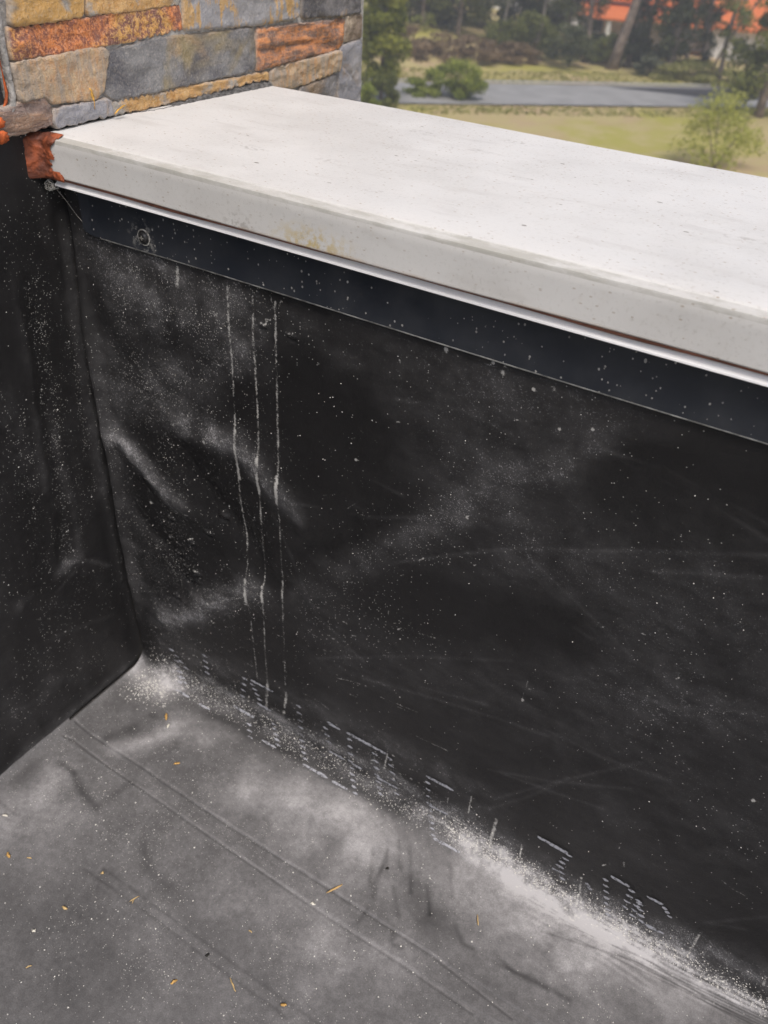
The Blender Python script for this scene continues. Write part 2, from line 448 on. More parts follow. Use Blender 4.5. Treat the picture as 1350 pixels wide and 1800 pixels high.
    ('w',0.57,10,[(1661,497),(1671,500)]),
    ('w',0.8,7,[(2478,77),(2499,75)]),
    ('w',0.48,11,[(930,211),(946,217)]),
    ('w',0.61,9,[(2949,402),(2975,403)]),
    ('w',0.73,9,[(4078,548),(4083,548)]),
    ('w',0.58,12,[(2257,500),(2265,499)]),
    ('w',0.71,9,[(2067,423),(2069,423)]),
    ('w',0.41,9,[(3908,813),(3917,815)]),
    ('w',0.43,10,[(1620,411),(1633,414)]),
    ('w',0.55,7,[(705,580),(709,581)]),
    ('w',0.5,8,[(4603,594),(4604,594)]),
    ('w',0.6,11,[(1500,253),(1527,256)]),
    ('w',0.51,8,[(4691,194),(4699,196)]),
    ('w',0.62,12,[(3368,468),(3379,468)]),
    ('w',0.69,7,[(4574,456),(4575,456)]),
    ('w',0.61,9,[(930,349),(947,348)]),
    ('w',0.55,8,[(3727,396),(3737,399)]),
    ('w',0.57,9,[(3407,154),(3409,154)]),
    ('w',0.45,12,[(3696,348),(3700,349)]),
    ('w',0.66,9,[(2855,583),(2860,583)]),
    ('w',0.77,7,[(3163,71),(3187,72)]),
    ('w',0.61,10,[(1981,473),(1991,474)]),
    ('w',0.8,12,[(2750,-84),(2751,-84)]),
    ('w',0.53,9,[(1748,-79),(1769,-80)]),
    ('w',0.51,9,[(3898,6),(3907,8)]),
    ('w',0.82,11,[(2609,229),(2632,230)]),
    ('w',0.4,11,[(2602,438),(2609,441)]),
    ('w',0.74,7,[(1469,201),(1482,201)]),
    ('w',0.82,8,[(2089,477),(2117,479)]),
    ('w',0.75,10,[(2210,149),(2219,149)]),
    ('w',0.49,10,[(2110,458),(2133,457)]),
    ('w',0.72,7,[(790,16),(798,16)]),
    ('w',0.59,11,[(2634,388),(2646,389)]),
    ('w',0.49,10,[(1299,290),(1301,291)]),
    ('w',0.47,8,[(1333,313),(1351,312)]),
    ('w',0.44,10,[(3413,269),(3432,274)]),
    ('w',0.58,9,[(2791,232),(2812,239)]),
    ('w',0.57,10,[(2982,-1),(2990,-1)]),
    ('w',0.43,9,[(4331,143),(4341,142)]),
    ('w',0.62,10,[(2480,154),(2488,153)]),
    ('w',0.59,10,[(4486,394),(4504,393)]),
    ('w',0.49,12,[(2082,286),(2082,286)]),
    ('w',0.77,10,[(2779,101),(2788,102)]),
    ('w',0.53,8,[(866,-53),(874,-53)]),
    ('w',0.4,10,[(4262,593),(4278,594)]),
    ('w',0.77,9,[(3380,584),(3387,585)]),
    ('w',0.47,12,[(1130,205),(1146,208)]),
    ('w',0.44,10,[(1776,250),(1795,253)]),
    ('w',0.64,10,[(4606,495),(4629,495)]),
    ('w',0.77,12,[(4162,858),(4183,854)]),
    ('w',0.54,11,[(1421,167),(1447,177)]),
    ('w',0.48,7,[(2449,642),(2456,643)]),
    ('w',0.52,7,[(1308,-32),(1332,-34)]),
    ('w',0.78,7,[(2321,188),(2332,188)]),
    ('w',0.8,10,[(2366,489),(2372,491)]),
    ('w',0.79,8,[(2738,468),(2755,474)]),
    ('w',0.6,9,[(2768,296),(2793,297)]),
    ('w',0.79,10,[(3873,500),(3889,504)]),
    ('w',0.54,12,[(2524,442),(2533,441)]),
    ('w',0.49,9,[(3873,384),(3891,390)]),
    ('w',0.7,11,[(4163,590),(4163,590)]),
    ('w',0.66,8,[(3938,729),(3958,731)]),
    ('w',0.69,7,[(4416,155),(4424,157)]),
    ('w',0.59,8,[(4815,248),(4829,251)]),
    ('w',0.54,8,[(3561,324),(3570,322)]),
    ('w',0.38,12,[(4162,518),(4174,518)]),
    ('w',0.56,9,[(4389,526),(4399,524)]),
    ('w',0.57,7,[(4305,298),(4307,299)]),
    ('w',0.77,8,[(2710,532),(2723,535)]),
    ('w',0.74,10,[(1183,576),(1208,582)]),
    ('w',0.48,8,[(2305,27),(2311,26)]),
    ('w',0.64,7,[(2042,187),(2068,194)]),
    ('w',0.73,9,[(4759,726),(4761,727)]),
    ('w',0.42,8,[(1233,197),(1243,197)]),
    ('w',0.65,10,[(1636,-19),(1655,-19)]),
    ('w',0.48,10,[(1934,300),(1943,301)]),
    ('w',0.77,8,[(4150,580),(4159,581)]),
    ('w',0.49,9,[(3454,797),(3455,797)]),
    ('w',0.82,10,[(2605,31),(2628,32)]),
    ('w',0.49,9,[(1041,208),(1059,210)]),
    ('w',0.82,8,[(1492,350),(1517,356)]),
    ('w',0.43,8,[(984,317),(985,317)]),
    ('w',0.46,12,[(3819,645),(3828,648)]),
    ('w',0.62,9,[(2594,219),(2595,219)]),
    ('w',0.52,10,[(3416,722),(3430,724)]),
    ('w',0.77,10,[(4356,470),(4378,476)]),
    ('w',0.45,8,[(914,145),(941,146)]),
    ('w',0.59,7,[(1375,249),(1386,254)]),
    ('w',0.82,8,[(1833,478),(1837,480)]),
    ('w',0.54,7,[(2212,514),(2216,515)]),
    ('w',0.7,8,[(4173,325),(4185,323)]),
    ('w',0.47,8,[(2297,66),(2325,65)]),
    ('w',0.7,11,[(2624,474),(2643,482)]),
    ('w',0.73,7,[(1794,648),(1820,644)]),
    ('w',0.74,8,[(3915,622),(3923,624)]),
    ('w',0.6,7,[(3342,253),(3356,253)]),
    ('w',0.58,7,[(2006,126),(2034,131)]),
    ('w',0.64,10,[(2366,336),(2372,336)]),
    ('w',0.38,11,[(3141,189),(3154,187)]),
    ('w',0.68,8,[(4288,102),(4305,107)]),
    ('w',0.65,12,[(4208,438),(4215,441)]),
    ('w',0.5,11,[(2092,560),(2108,564)]),
    ('w',0.61,12,[(1254,186),(1267,187)]),
    ('w',0.54,12,[(4496,423),(4498,423)]),
    ('w',0.66,11,[(600,-84),(622,-85)]),
    ('w',0.51,9,[(4269,316),(4287,317)]),
    ('w',0.51,7,[(2728,155),(2739,155)]),
    ('w',0.53,10,[(1825,147),(1843,146)]),
    ('w',0.71,12,[(3061,512),(3069,511)]),
    ('w',0.62,10,[(3259,108),(3281,117)]),
    ('w',0.64,8,[(2414,322),(2415,322)]),
    ('w',0.51,10,[(4418,413),(4419,413)]),
    ('w',0.48,10,[(2496,66),(2498,66)]),
    ('w',0.42,11,[(680,98),(709,97)]),
    ('w',0.59,10,[(4256,370),(4278,380)]),
    ('w',0.6,8,[(1877,251),(1877,251)]),
    ('w',0.42,8,[(4072,606),(4080,605)]),
    ('w',0.48,11,[(3136,-102),(3158,-97)]),
    ('w',0.65,10,[(3708,268),(3731,266)]),
    ('w',0.48,7,[(2342,493),(2350,496)]),
    ('w',0.6,7,[(3106,406),(3131,401)]),
    ('w',0.43,11,[(1928,357),(1957,362)]),
    ('w',0.61,9,[(524,54),(531,56)]),
    ('w',0.45,10,[(2433,78),(2459,75)]),
    ('w',0.56,12,[(3502,273),(3504,274)]),
    ('w',0.41,12,[(1370,10),(1391,13)]),
    ('w',0.48,11,[(3392,216),(3408,217)]),
    ('w',0.52,10,[(3263,446),(3283,452)]),
    ('w',0.7,11,[(2704,749),(2727,752)]),
    ('w',0.66,11,[(4085,875),(4090,876)]),
    ('w',0.48,9,[(2932,581),(2944,585)]),
    ('w',0.5,11,[(4795,147),(4799,148)]),
    ('w',0.78,12,[(1147,469),(1159,470)]),
    ('w',0.38,8,[(2827,-98),(2845,-98)]),
    ('w',0.49,12,[(4170,669),(4180,670)]),
    ('w',0.6,11,[(950,576),(973,584)]),
    ('w',0.67,11,[(3915,249),(3936,254)]),
    ('w',0.73,7,[(1651,254),(1672,264)]),
    ('w',0.75,7,[(2420,318),(2444,323)]),
    ('w',0.57,7,[(1272,328),(1282,327)]),
    ('w',0.46,8,[(1683,237),(1694,236)]),
    ('w',0.49,10,[(3152,283),(3164,283)]),
    ('w',0.59,8,[(3531,285),(3534,286)]),
    ('w',0.62,12,[(3721,128),(3726,129)]),
    ('w',0.47,12,[(3760,667),(3770,668)]),
    ('w',0.57,11,[(1946,5),(1962,10)]),
    ('w',0.59,8,[(1975,394),(1981,393)]),
    ('w',0.65,10,[(2466,543),(2488,541)]),
    ('w',0.63,10,[(3596,651),(3604,650)]),
    ('w',0.38,7,[(4407,465),(4430,465)]),
    ('w',0.38,8,[(4793,316),(4809,318)]),
    ('w',0.73,8,[(1971,488),(1990,490)]),
    ('w',0.69,10,[(4160,686),(4182,691)]),
    ('w',0.59,7,[(3615,580),(3625,580)]),
    ('w',0.71,11,[(1115,254),(1116,254)]),
    ('w',0.65,8,[(2727,235),(2749,245)]),
    ('w',0.5,12,[(3750,711),(3768,716)]),
    ('w',0.73,12,[(615,174),(640,177)]),
    ('w',0.54,8,[(3869,544),(3879,547)]),
    ('w',0.58,8,[(3275,450),(3279,450)]),
    ('w',0.41,9,[(4243,94),(4260,95)]),
    ('w',0.77,11,[(1823,94),(1837,95)]),
    ('w',0.49,8,[(645,222),(667,220)]),
    ('w',0.59,8,[(2640,337),(2642,338)]),
    ('w',0.49,8,[(2048,170),(2068,178)]),
    ('w',0.7,10,[(2200,559),(2224,565)]),
    ('w',0.48,10,[(3372,586),(3381,587)]),
    ('w',0.78,9,[(1962,408),(1965,408)]),
    ('w',0.8,12,[(483,45),(497,48)]),
    ('w',0.77,11,[(3005,439),(3028,437)]),
    ('w',0.8,11,[(1213,-56),(1219,-54)]),
    ('w',0.76,12,[(1633,268),(1641,269)]),
    ('w',0.45,8,[(4351,377),(4374,388)]),
    ('w',0.54,11,[(1876,-145),(1884,-146)]),
    ('w',0.61,7,[(2131,39),(2158,41)]),
    ('w',0.73,10,[(3284,295),(3307,291)]),
    ('w',0.8,10,[(3860,392),(3861,392)]),
    ('w',0.71,12,[(544,-63),(546,-63)]),
    ('w',0.67,11,[(1104,183),(1105,183)]),
    ('w',0.72,8,[(3249,630),(3250,631)]),
    ('w',0.56,10,[(4299,61),(4312,63)]),
    ('w',0.79,7,[(1031,198),(1061,193)]),
    ('w',0.54,8,[(1829,355),(1841,354)]),
    ('w',0.76,11,[(944,565),(948,565)]),
    ('w',0.43,10,[(2467,240),(2490,238)]),
    ('w',0.57,7,[(1039,-49),(1055,-44)]),
    ('w',0.66,11,[(512,438),(522,439)]),
    ('w',0.8,10,[(2743,133),(2754,135)]),
    ('w',0.5,7,[(4716,383),(4718,384)]),
    ('w',0.39,9,[(472,56),(496,61)]),
    ('w',0.76,10,[(646,454),(658,458)]),
    ('w',0.38,12,[(2351,497),(2372,496)]),
    ('w',0.71,12,[(4164,560),(4166,561)]),
    ('w',0.67,11,[(1220,27),(1236,26)]),
    ('w',0.61,7,[(2603,548),(2608,548)]),
    ('w',0.38,9,[(3447,181),(3453,182)]),
    ('w',0.58,9,[(1018,149),(1036,151)]),
    ('w',0.69,7,[(932,408),(949,411)]),
    ('w',0.41,12,[(1509,-34),(1513,-34)]),
    ('w',0.67,7,[(2863,385),(2884,388)]),
    ('w',0.59,11,[(3356,868),(3377,870)]),
    ('w',0.63,12,[(461,203),(493,199)]),
    ('w',0.78,12,[(2057,143),(2083,148)]),
    ('w',0.79,9,[(3863,559),(3873,562)]),
    ('w',0.72,11,[(3289,363),(3293,363)]),
    ('w',0.54,10,[(2643,444),(2658,445)]),
    ('w',0.41,12,[(3825,653),(3840,653)]),
    ('w',0.59,7,[(1557,210),(1560,211)]),
    ('w',0.71,12,[(4422,619),(4445,618)]),
    ('w',0.73,10,[(4381,370),(4397,376)]),
    ('w',0.46,12,[(4159,514),(4174,515)]),
    ('w',0.44,10,[(1901,316),(1905,317)]),
    ('w',0.66,12,[(2512,214),(2537,225)]),
    ('w',0.8,11,[(3229,65),(3246,69)]),
    ('w',0.79,9,[(2883,341),(2889,343)]),
    ('w',0.69,11,[(1049,321),(1069,326)]),
    ('w',0.45,12,[(3842,631),(3845,631)]),
    ('w',0.65,7,[(515,-50),(544,-46)]),
    ('w',0.68,9,[(2947,149),(2969,152)]),
    ('w',0.42,8,[(956,315),(983,312)]),
    ('w',0.69,8,[(4599,684),(4617,682)]),
    ('w',0.52,11,[(1449,-42),(1461,-42)]),
    ('w',0.55,11,[(3583,433),(3604,436)]),
    ('w',0.49,8,[(578,295),(605,292)]),
    ('w',0.56,9,[(859,202),(874,204)]),
    ('w',0.54,10,[(2944,445),(2969,446)]),
    ('w',0.8,12,[(3673,572),(3673,572)]),
    ('w',0.62,8,[(3839,417),(3848,416)]),
    ('w',0.38,11,[(2500,182),(2523,183)]),
    ('w',0.53,9,[(3732,347),(3741,350)]),
    ('w',0.6,10,[(3811,370),(3823,372)]),
    ('w',0.45,8,[(2823,643),(2840,647)]),
    ('w',0.76,7,[(3648,636),(3657,640)]),
    ('w',0.67,8,[(1039,336),(1043,337)]),
    ('w',0.81,8,[(4788,386),(4798,384)]),
    ('w',0.71,9,[(544,406),(553,405)]),
    ('w',0.4,12,[(2683,822),(2691,823)]),
    ('w',0.8,7,[(1744,514),(1762,520)]),
    ('w',0.79,8,[(740,205),(755,207)]),
    ('w',0.4,10,[(2066,34),(2081,33)]),
    ('w',0.55,11,[(3196,341),(3216,346)]),
    ('w',0.76,12,[(3895,571),(3897,571)]),
    ('w',0.79,9,[(1483,-71),(1496,-68)]),
    ('w',0.46,9,[(4353,266),(4357,267)]),
    ('w',0.49,7,[(444,46),(445,46)]),
    ('w',0.38,11,[(2014,248),(2031,248)]),
    ('w',0.66,10,[(1308,405),(1330,412)]),
    ('w',0.6,11,[(2224,324),(2245,322)]),
    ('w',0.77,10,[(825,-260),(847,-258)]),
    ('w',0.38,11,[(735,356),(758,353)]),
    ('w',0.77,8,[(3025,162),(3027,163)]),
    ('w',0.66,7,[(3822,302),(3835,308)]),
    ('w',0.67,7,[(3359,164),(3359,164)]),
    ('w',0.52,8,[(4626,339),(4628,339)]),
    ('w',0.51,9,[(3856,650),(3869,650)]),
    ('w',0.39,7,[(4791,539),(4801,540)]),
    ('w',0.47,9,[(742,423),(747,423)]),
    ('w',0.39,8,[(2239,497),(2256,502)]),
    ('w',0.51,7,[(2740,371),(2759,373)]),
    ('w',0.67,9,[(939,14),(966,16)]),
    ('w',0.38,10,[(1143,448),(1172,448)]),
    ('w',0.82,7,[(1691,453),(1708,455)]),
    ('w',0.46,10,[(4240,810),(4256,810)]),
    ('w',0.6,12,[(2628,480),(2637,482)]),
    ('w',0.54,8,[(2538,418),(2564,418)]),
    ('w',0.8,10,[(4605,426),(4608,427)]),
    ('w',0.7,8,[(3910,651),(3923,651)]),
    ('w',0.46,8,[(828,216),(844,215)]),
    ('w',0.47,12,[(2536,514),(2547,516)]),
    ('w',0.78,9,[(1156,44),(1184,44)]),
    ('w',0.58,11,[(3950,578),(3973,584)]),
    ('w',0.66,9,[(2639,396),(2664,395)]),
    ('w',0.63,11,[(1733,625),(1753,631)]),
    ('w',0.42,11,[(3863,319),(3879,323)]),
    ('w',0.68,8,[(3538,753),(3540,753)]),
    ('w',0.66,9,[(1752,221),(1776,227)]),
    ('w',0.49,11,[(2529,194),(2543,200)]),
    ('w',0.43,10,[(1597,93),(1605,94)]),
    ('w',0.51,9,[(3553,349),(3564,350)]),
    ('w',0.63,8,[(1878,344),(1898,347)]),
    ('w',0.68,8,[(4624,750),(4632,749)]),
    ('w',0.67,10,[(1581,401),(1610,397)]),
    ('w',0.7,9,[(4129,422),(4142,422)]),
    ('w',0.82,9,[(2825,705),(2826,706)]),
    ('w',0.59,7,[(2917,493),(2923,494)]),
    ('w',0.42,11,[(3020,514),(3033,514)]),
    ('w',0.66,10,[(2005,647),(2028,644)]),
    ('w',0.41,7,[(2772,673),(2784,674)]),
    ('w',0.52,7,[(3643,65),(3663,70)]),
    ('w',0.76,11,[(3921,753),(3927,755)]),
    ('w',0.68,9,[(3587,414),(3592,416)]),
    ('w',0.73,10,[(1896,100),(1900,100)]),
    ('w',1.02,15,[(725,-392),(740,-391)]),
    ('w',0.91,12,[(417,-310),(443,-304)]),
    ('w',0.63,10,[(232,-353),(264,-353)]),
    ('w',1.04,15,[(670,-353),(677,-353)]),
    ('w',0.62,13,[(719,-463),(742,-463)]),
    ('w',0.81,12,[(760,-376),(774,-372)]),
    ('w',0.52,10,[(290,-292),(297,-292)]),
    ('w',0.9,16,[(353,-386),(370,-382)]),
    ('w',0.62,11,[(575,-391),(581,-391)]),
    ('w',0.81,9,[(874,-496),(896,-496)]),
    ('w',0.62,8,[(566,-305),(590,-299)]),
    ('w',1.03,16,[(543,-300),(564,-302)]),
    ('w',0.58,13,[(811,-430),(819,-430)]),
    ('w',0.87,11,[(424,-289),(437,-285)]),
    ('w',0.84,13,[(567,-243),(587,-236)]),
    ('w',0.87,13,[(443,-205),(455,-204)]),
    ('w',0.93,8,[(141,-183),(147,-183)]),
    ('w',1.03,12,[(450,-97),(469,-92)]),
    ('w',0.5,9,[(820,-426),(846,-428)]),
    ('w',0.92,9,[(361,-207),(379,-203)]),
    ('w',0.6,11,[(583,-316),(610,-313)]),
    ('w',0.77,15,[(707,-319),(719,-317)]),
    ('w',0.99,9,[(503,-116),(521,-114)]),
    ('w',0.79,14,[(185,-323),(186,-323)]),
    ('w',0.99,11,[(209,-339),(215,-338)]),
    ('w',1.0,12,[(687,-369),(705,-366)]),
    ('w',0.58,13,[(617,-301),(629,-300)]),
    ('w',0.87,16,[(538,-328),(551,-323)]),
    ('w',0.69,10,[(676,-309),(692,-310)]),
    ('w',0.75,12,[(745,-435),(746,-435)]),
    ('w',0.83,8,[(370,-239),(394,-233)]),
    ('w',0.9,12,[(525,-269),(538,-268)]),
    ('w',0.83,16,[(462,-376),(476,-373)]),
    ('w',0.93,10,[(465,-189),(473,-189)]),
    ('w',0.65,9,[(363,-441),(364,-441)]),
    ('w',0.84,12,[(369,-354),(397,-351)]),
    ('w',0.65,16,[(670,-364),(694,-364)]),
    ('w',0.89,14,[(329,-341),(331,-341)]),
    ('w',0.58,15,[(566,-231),(589,-228)]),
    ('w',0.63,11,[(637,-221),(665,-221)]),
    ('w',0.98,14,[(463,-527),(491,-528)]),
    ('w',0.75,14,[(269,-242),(290,-234)]),
    ('w',0.87,9,[(421,-294),(436,-293)]),
    ('w',0.81,12,[(314,-212),(323,-210)]),
    ('w',0.87,10,[(854,-524),(879,-522)]),
    ('w',0.91,14,[(812,-402),(822,-398)]),
    ('w',0.85,9,[(599,-361),(627,-359)]),
    ('w',0.58,13,[(630,-220),(634,-220)]),
    ('w',0.75,12,[(710,-360),(721,-358)]),
    ('w',0.73,15,[(861,-498),(872,-496)]),
    ('w',0.84,9,[(421,-436),(443,-431)]),
    ('w',1.03,11,[(550,-305),(569,-303)]),
    ('w',0.67,8,[(722,-388),(740,-387)]),
    ('w',0.54,13,[(684,-298),(697,-294)]),
    ('w',0.56,8,[(453,-273),(464,-270)]),
    ('w',0.73,11,[(324,-96),(341,-97)]),
    ('w',0.66,11,[(560,-534),(579,-528)]),
    ('w',0.84,11,[(421,-507),(431,-507)]),
    ('w',0.83,11,[(424,-203),(440,-204)]),
    ('w',0.58,9,[(507,-304),(524,-301)]),
    ('w',0.61,11,[(8024,251),(8026,252)]),
    ('w',0.45,12,[(6471,163),(6488,169)]),
    ('w',0.43,7,[(6944,225),(6945,225)]),
    ('w',0.51,9,[(7043,100),(7052,101)]),
    ('w',0.73,9,[(8043,247),(8043,247)]),
    ('w',0.74,9,[(6382,155),(6394,161)]),
    ('w',0.46,11,[(6495,76),(6505,81)]),
    ('w',0.64,8,[(7462,-17),(7474,-13)]),
    ('w',0.77,9,[(6203,154),(6215,156)]),
    ('w',0.47,9,[(6175,81),(6186,85)]),
    ('w',0.83,11,[(6862,-23),(6878,-16)]),
    ('w',0.49,11,[(6124,-89),(6140,-87)]),
    ('w',0.85,9,[(6279,178),(6287,181)]),
    ('w',0.42,7,[(6413,153),(6425,155)]),
    ('w',0.75,10,[(7085,177),(7085,177)]),
    ('w',0.4,11,[(7524,33),(7527,33)]),
    ('w',0.69,11,[(6436,36),(6438,36)]),
    ('w',0.65,10,[(8447,84),(8455,87)]),
    ('w',0.53,8,[(6296,120),(6312,123)]),
    ('w',0.68,9,[(5873,184),(5894,183)]),
    ('w',0.77,8,[(8259,151),(8262,151)]),
    ('w',0.72,9,[(6891,-91),(6901,-92)]),
    ('w',0.68,10,[(6167,133),(6176,134)]),
    ('w',0.57,12,[(8453,198),(8453,198)]),
    ('w',0.7,11,[(7145,43),(7158,48)]),
    ('w',0.76,10,[(7150,-135),(7167,-132)]),
    ('w',0.82,7,[(6114,-4),(6123,-4)]),
    ('w',0.71,10,[(6520,18),(6524,19)]),
    ('w',0.81,7,[(6645,65),(6649,65)]),
    ('w',0.58,12,[(7947,-21),(7963,-23)]),
    ('w',0.59,9,[(6514,42),(6520,42)]),
    ('w',0.56,10,[(7565,-204),(7574,-205)]),
    ('w',0.56,9,[(8241,265),(8245,268)]),
    ('w',0.71,11,[(6328,234),(6346,243)]),
    ('w',0.56,8,[(6911,7),(6927,6)]),
    ('w',0.45,7,[(8217,162),(8234,160)]),
    ('w',0.67,12,[(8582,335),(8583,335)]),
    ('w',0.76,8,[(7312,54),(7318,57)]),
    ('w',0.75,12,[(6153,61),(6163,63)]),
    ('w',0.66,9,[(8019,240),(8028,238)]),
    ('w',0.43,9,[(8217,246),(8226,246)]),
    ('w',0.6,11,[(5732,123),(5739,125)]),
    ('w',0.52,9,[(5767,163),(5768,163)]),
    ('w',0.44,10,[(7831,245),(7847,243)]),
    ('w',0.85,7,[(6830,-122),(6844,-124)]),
    ('w',0.65,9,[(7467,111),(7469,112)]),
    ('w',0.61,8,[(7596,167),(7612,172)]),
    ('w',0.79,11,[(6034,160),(6053,160)]),
    ('w',0.64,11,[(7729,45),(7736,47)]),
    ('w',0.63,12,[(7661,217),(7677,215)]),
    ('w',0.81,10,[(6758,-14),(6758,-14)]),
    ('w',0.82,8,[(6996,61),(7000,62)]),
    ('w',0.59,10,[(7341,159),(7342,159)]),
    ('w',0.62,7,[(7494,146),(7505,150)]),
    ('w',0.44,11,[(7960,8),(7962,8)]),
    ('w',0.5,10,[(7222,118),(7223,119)]),
    ('w',0.84,10,[(6982,-116),(6989,-116)]),
    ('w',0.45,10,[(6167,63),(6176,64)]),
    ('w',0.59,11,[(7898,187),(7909,193)]),
    ('w',0.7,9,[(8651,-4),(8657,-2)]),
    ('w',0.8,8,[(6692,333),(6704,333)]),
    ('w',0.78,12,[(6077,257),(6095,258)]),
    ('w',0.84,10,[(6345,-9),(6356,-4)]),
    ('w',0.84,9,[(5913,277),(5924,276)]),
    ('w',0.53,8,[(6175,33),(6176,33)]),
    ('w',0.45,10,[(6801,-29),(6816,-29)]),
    ('w',0.83,9,[(6323,79),(6330,83)]),
    ('w',0.43,10,[(7365,154),(7367,154)]),
    ('w',0.67,9,[(5704,279),(5709,279)]),
    ('w',0.41,7,[(8478,99),(8491,103)]),
    ('w',0.65,7,[(6416,49),(6421,51)]),
    ('w',0.83,8,[(6047,123),(6047,123)]),
    ('w',0.52,9,[(5649,344),(5653,346)]),
    ('w',0.8,11,[(7774,-186),(7782,-183)]),
    ('w',0.52,9,[(6289,105),(6303,103)]),
    ('w',0.53,12,[(8039,-76),(8045,-77)]),
    ('w',0.86,9,[(8537,214),(8540,215)]),
    ('w',0.87,11,[(6647,-210),(6664,-211)]),
    ('w',0.81,10,[(6791,-28),(6809,-29)]),
    ('w',0.75,12,[(7450,363),(7459,362)]),
    ('w',0.46,12,[(6999,-68),(7016,-63)]),
    ('w',0.63,10,[(8675,156),(8678,158)]),
    ('w',0.44,9,[(8337,68),(8353,72)]),
    ('w',0.76,11,[(6470,-42),(6471,-42)]),
    ('w',0.4,7,[(6824,-57),(6828,-57)]),
    ('w',0.46,7,[(7009,159),(7019,162)]),
    ('w',0.84,11,[(7937,125),(7954,123)]),
    ('w',0.67,12,[(6179,18),(6181,19)]),
    ('w',0.52,9,[(5691,431),(5698,431)]),
    ('w',0.65,11,[(6587,125),(6591,124)]),
    ('w',0.87,11,[(6507,15),(6517,19)]),
    ('w',0.68,12,[(7491,9),(7497,11)]),
    ('w',0.41,7,[(6837,135),(6852,135)]),
    ('w',0.64,8,[(5708,445),(5726,455)]),
    ('w',0.43,9,[(6013,-8),(6016,-7)]),
    ('w',0.67,9,[(7892,60),(7898,62)]),
    ('w',0.41,12,[(6327,22),(6342,22)]),
    ('w',0.56,7,[(7630,-28),(7640,-26)]),
    ('w',0.76,9,[(7577,-79),(7582,-77)]),
    ('w',0.42,8,[(8241,107),(8252,110)]),
    ('w',0.63,12,[(5989,161),(6005,166)]),
    ('w',0.68,7,[(8281,19),(8294,25)]),
    ('w',0.58,9,[(6075,49),(6078,49)]),
    ('w',0.42,10,[(6085,304),(6099,305)]),
    ('w',0.86,8,[(7356,76),(7370,74)]),
    ('w',0.41,7,[(6717,-116),(6733,-116)]),
    ('w',0.46,10,[(6553,131),(6557,131)]),
    ('w',0.73,7,[(6550,174),(6568,183)]),
    ('w',0.44,8,[(6484,-64),(6499,-58)]),
    ('w',0.79,7,[(5890,16),(5899,16)]),
    ('w',0.86,9,[(7685,16),(7691,17)]),
    ('w',0.61,10,[(6395,129),(6397,129)]),
    ('w',0.56,8,[(8568,363),(8583,367)]),
    ('w',0.47,7,[(8461,192),(8464,192)]),
    ('w',0.41,11,[(8249,282),(8257,285)]),
    ('w',0.49,11,[(5747,101),(5765,109)]),
    ('w',0.84,10,[(6648,-2),(6656,-1)]),
    ('w',0.64,11,[(6010,128),(6011,129)]),
    ('w',0.42,11,[(6963,40),(6967,41)]),
    ('w',0.48,7,[(6202,164),(6220,164)]),
    ('w',0.4,9,[(6936,-5),(6938,-4)]),
    ('w',0.61,8,[(7459,164),(7474,166)]),
    ('w',0.61,7,[(5848,151),(5856,151)]),
    ('w',0.77,7,[(7933,129),(7942,129)]),
    ('w',0.66,12,[(6356,-32),(6369,-27)]),
    ('w',0.81,10,[(6799,-75),(6819,-77)]),
    ('w',0.59,12,[(6944,-36),(6949,-35)]),
    ('w',0.69,7,[(6790,136),(6791,136)]),
    ('w',0.54,8,[(6641,118),(6648,117)]),
    ('w',0.76,10,[(6745,60),(6760,65)]),
    ('w',0.58,7,[(7931,196),(7941,199)]),
    ('w',0.52,9,[(8686,119),(8687,119)]),
    ('w',0.49,9,[(6166,-39),(6166,-39)]),
    ('w',0.41,10,[(6214,69),(6223,72)]),
    ('w',0.87,9,[(8156,125),(8171,124)]),
    ('w',0.81,10,[(6506,63),(6525,61)]),
    ('w',0.6,11,[(7078,-12),(7095,-12)]),
    ('w',0.7,8,[(7358,169),(7372,168)]),
    ('w',0.84,10,[(7278,-86),(7291,-83)]),
    ('w',0.74,7,[(7961,-87),(7975,-82)]),
    ('w',0.41,9,[(8593,51),(8604,54)]),
    ('w',0.66,10,[(7168,-94),(7180,-93)]),
    ('w',0.59,11,[(7250,-89),(7252,-89)]),
    ('w',0.81,12,[(7249,36),(7249,36)]),
    ('w',0.61,11,[(6498,101),(6513,108)]),
    ('w',0.44,11,[(7920,88),(7933,92)]),
    ('w',0.59,11,[(6872,-22),(6881,-21)]),
    ('w',0.73,7,[(8473,88),(8478,88)]),
    ('w',0.8,8,[(8506,76),(8512,75)]),
    ('w',0.74,7,[(8285,437),(8298,443)]),
    ('w',0.5,7,[(6343,211),(6348,212)]),
    ('w',0.86,7,[(7993,-40),(8004,-41)]),
    ('w',0.51,10,[(8661,-6),(8661,-6)]),
    ('w',0.54,10,[(8660,142),(8668,142)]),
    ('w',0.86,12,[(5961,28),(5975,28)]),
    ('w',0.57,12,[(6799,186),(6804,186)]),
    ('w',0.68,7,[(5801,364),(5809,367)]),
    ('w',0.62,7,[(5957,49),(5959,49)]),
    ('w',0.88,11,[(7093,381),(7099,385)]),
    ('w',0.64,7,[(6815,196),(6827,200)]),
    ('w',0.83,9,[(5747,165),(5761,164)]),
    ('w',0.61,8,[(5998,113),(6009,114)]),
    ('w',0.68,12,[(7671,27),(7680,31)]),
    ('w',0.81,9,[(8396,227),(8398,228)]),
    ('w',0.62,12,[(6235,132),(6243,135)]),
    ('w',0.68,9,[(6177,154),(6179,155)]),
    ('w',0.83,7,[(7284,-36),(7287,-36)]),
    ('w',0.84,8,[(8549,132),(8551,132)]),
    ('w',0.85,10,[(7045,97),(7060,100)]),
    ('w',0.48,10,[(8470,106),(8477,106)]),
    ('w',0.81,10,[(7405,-103),(7408,-103)]),
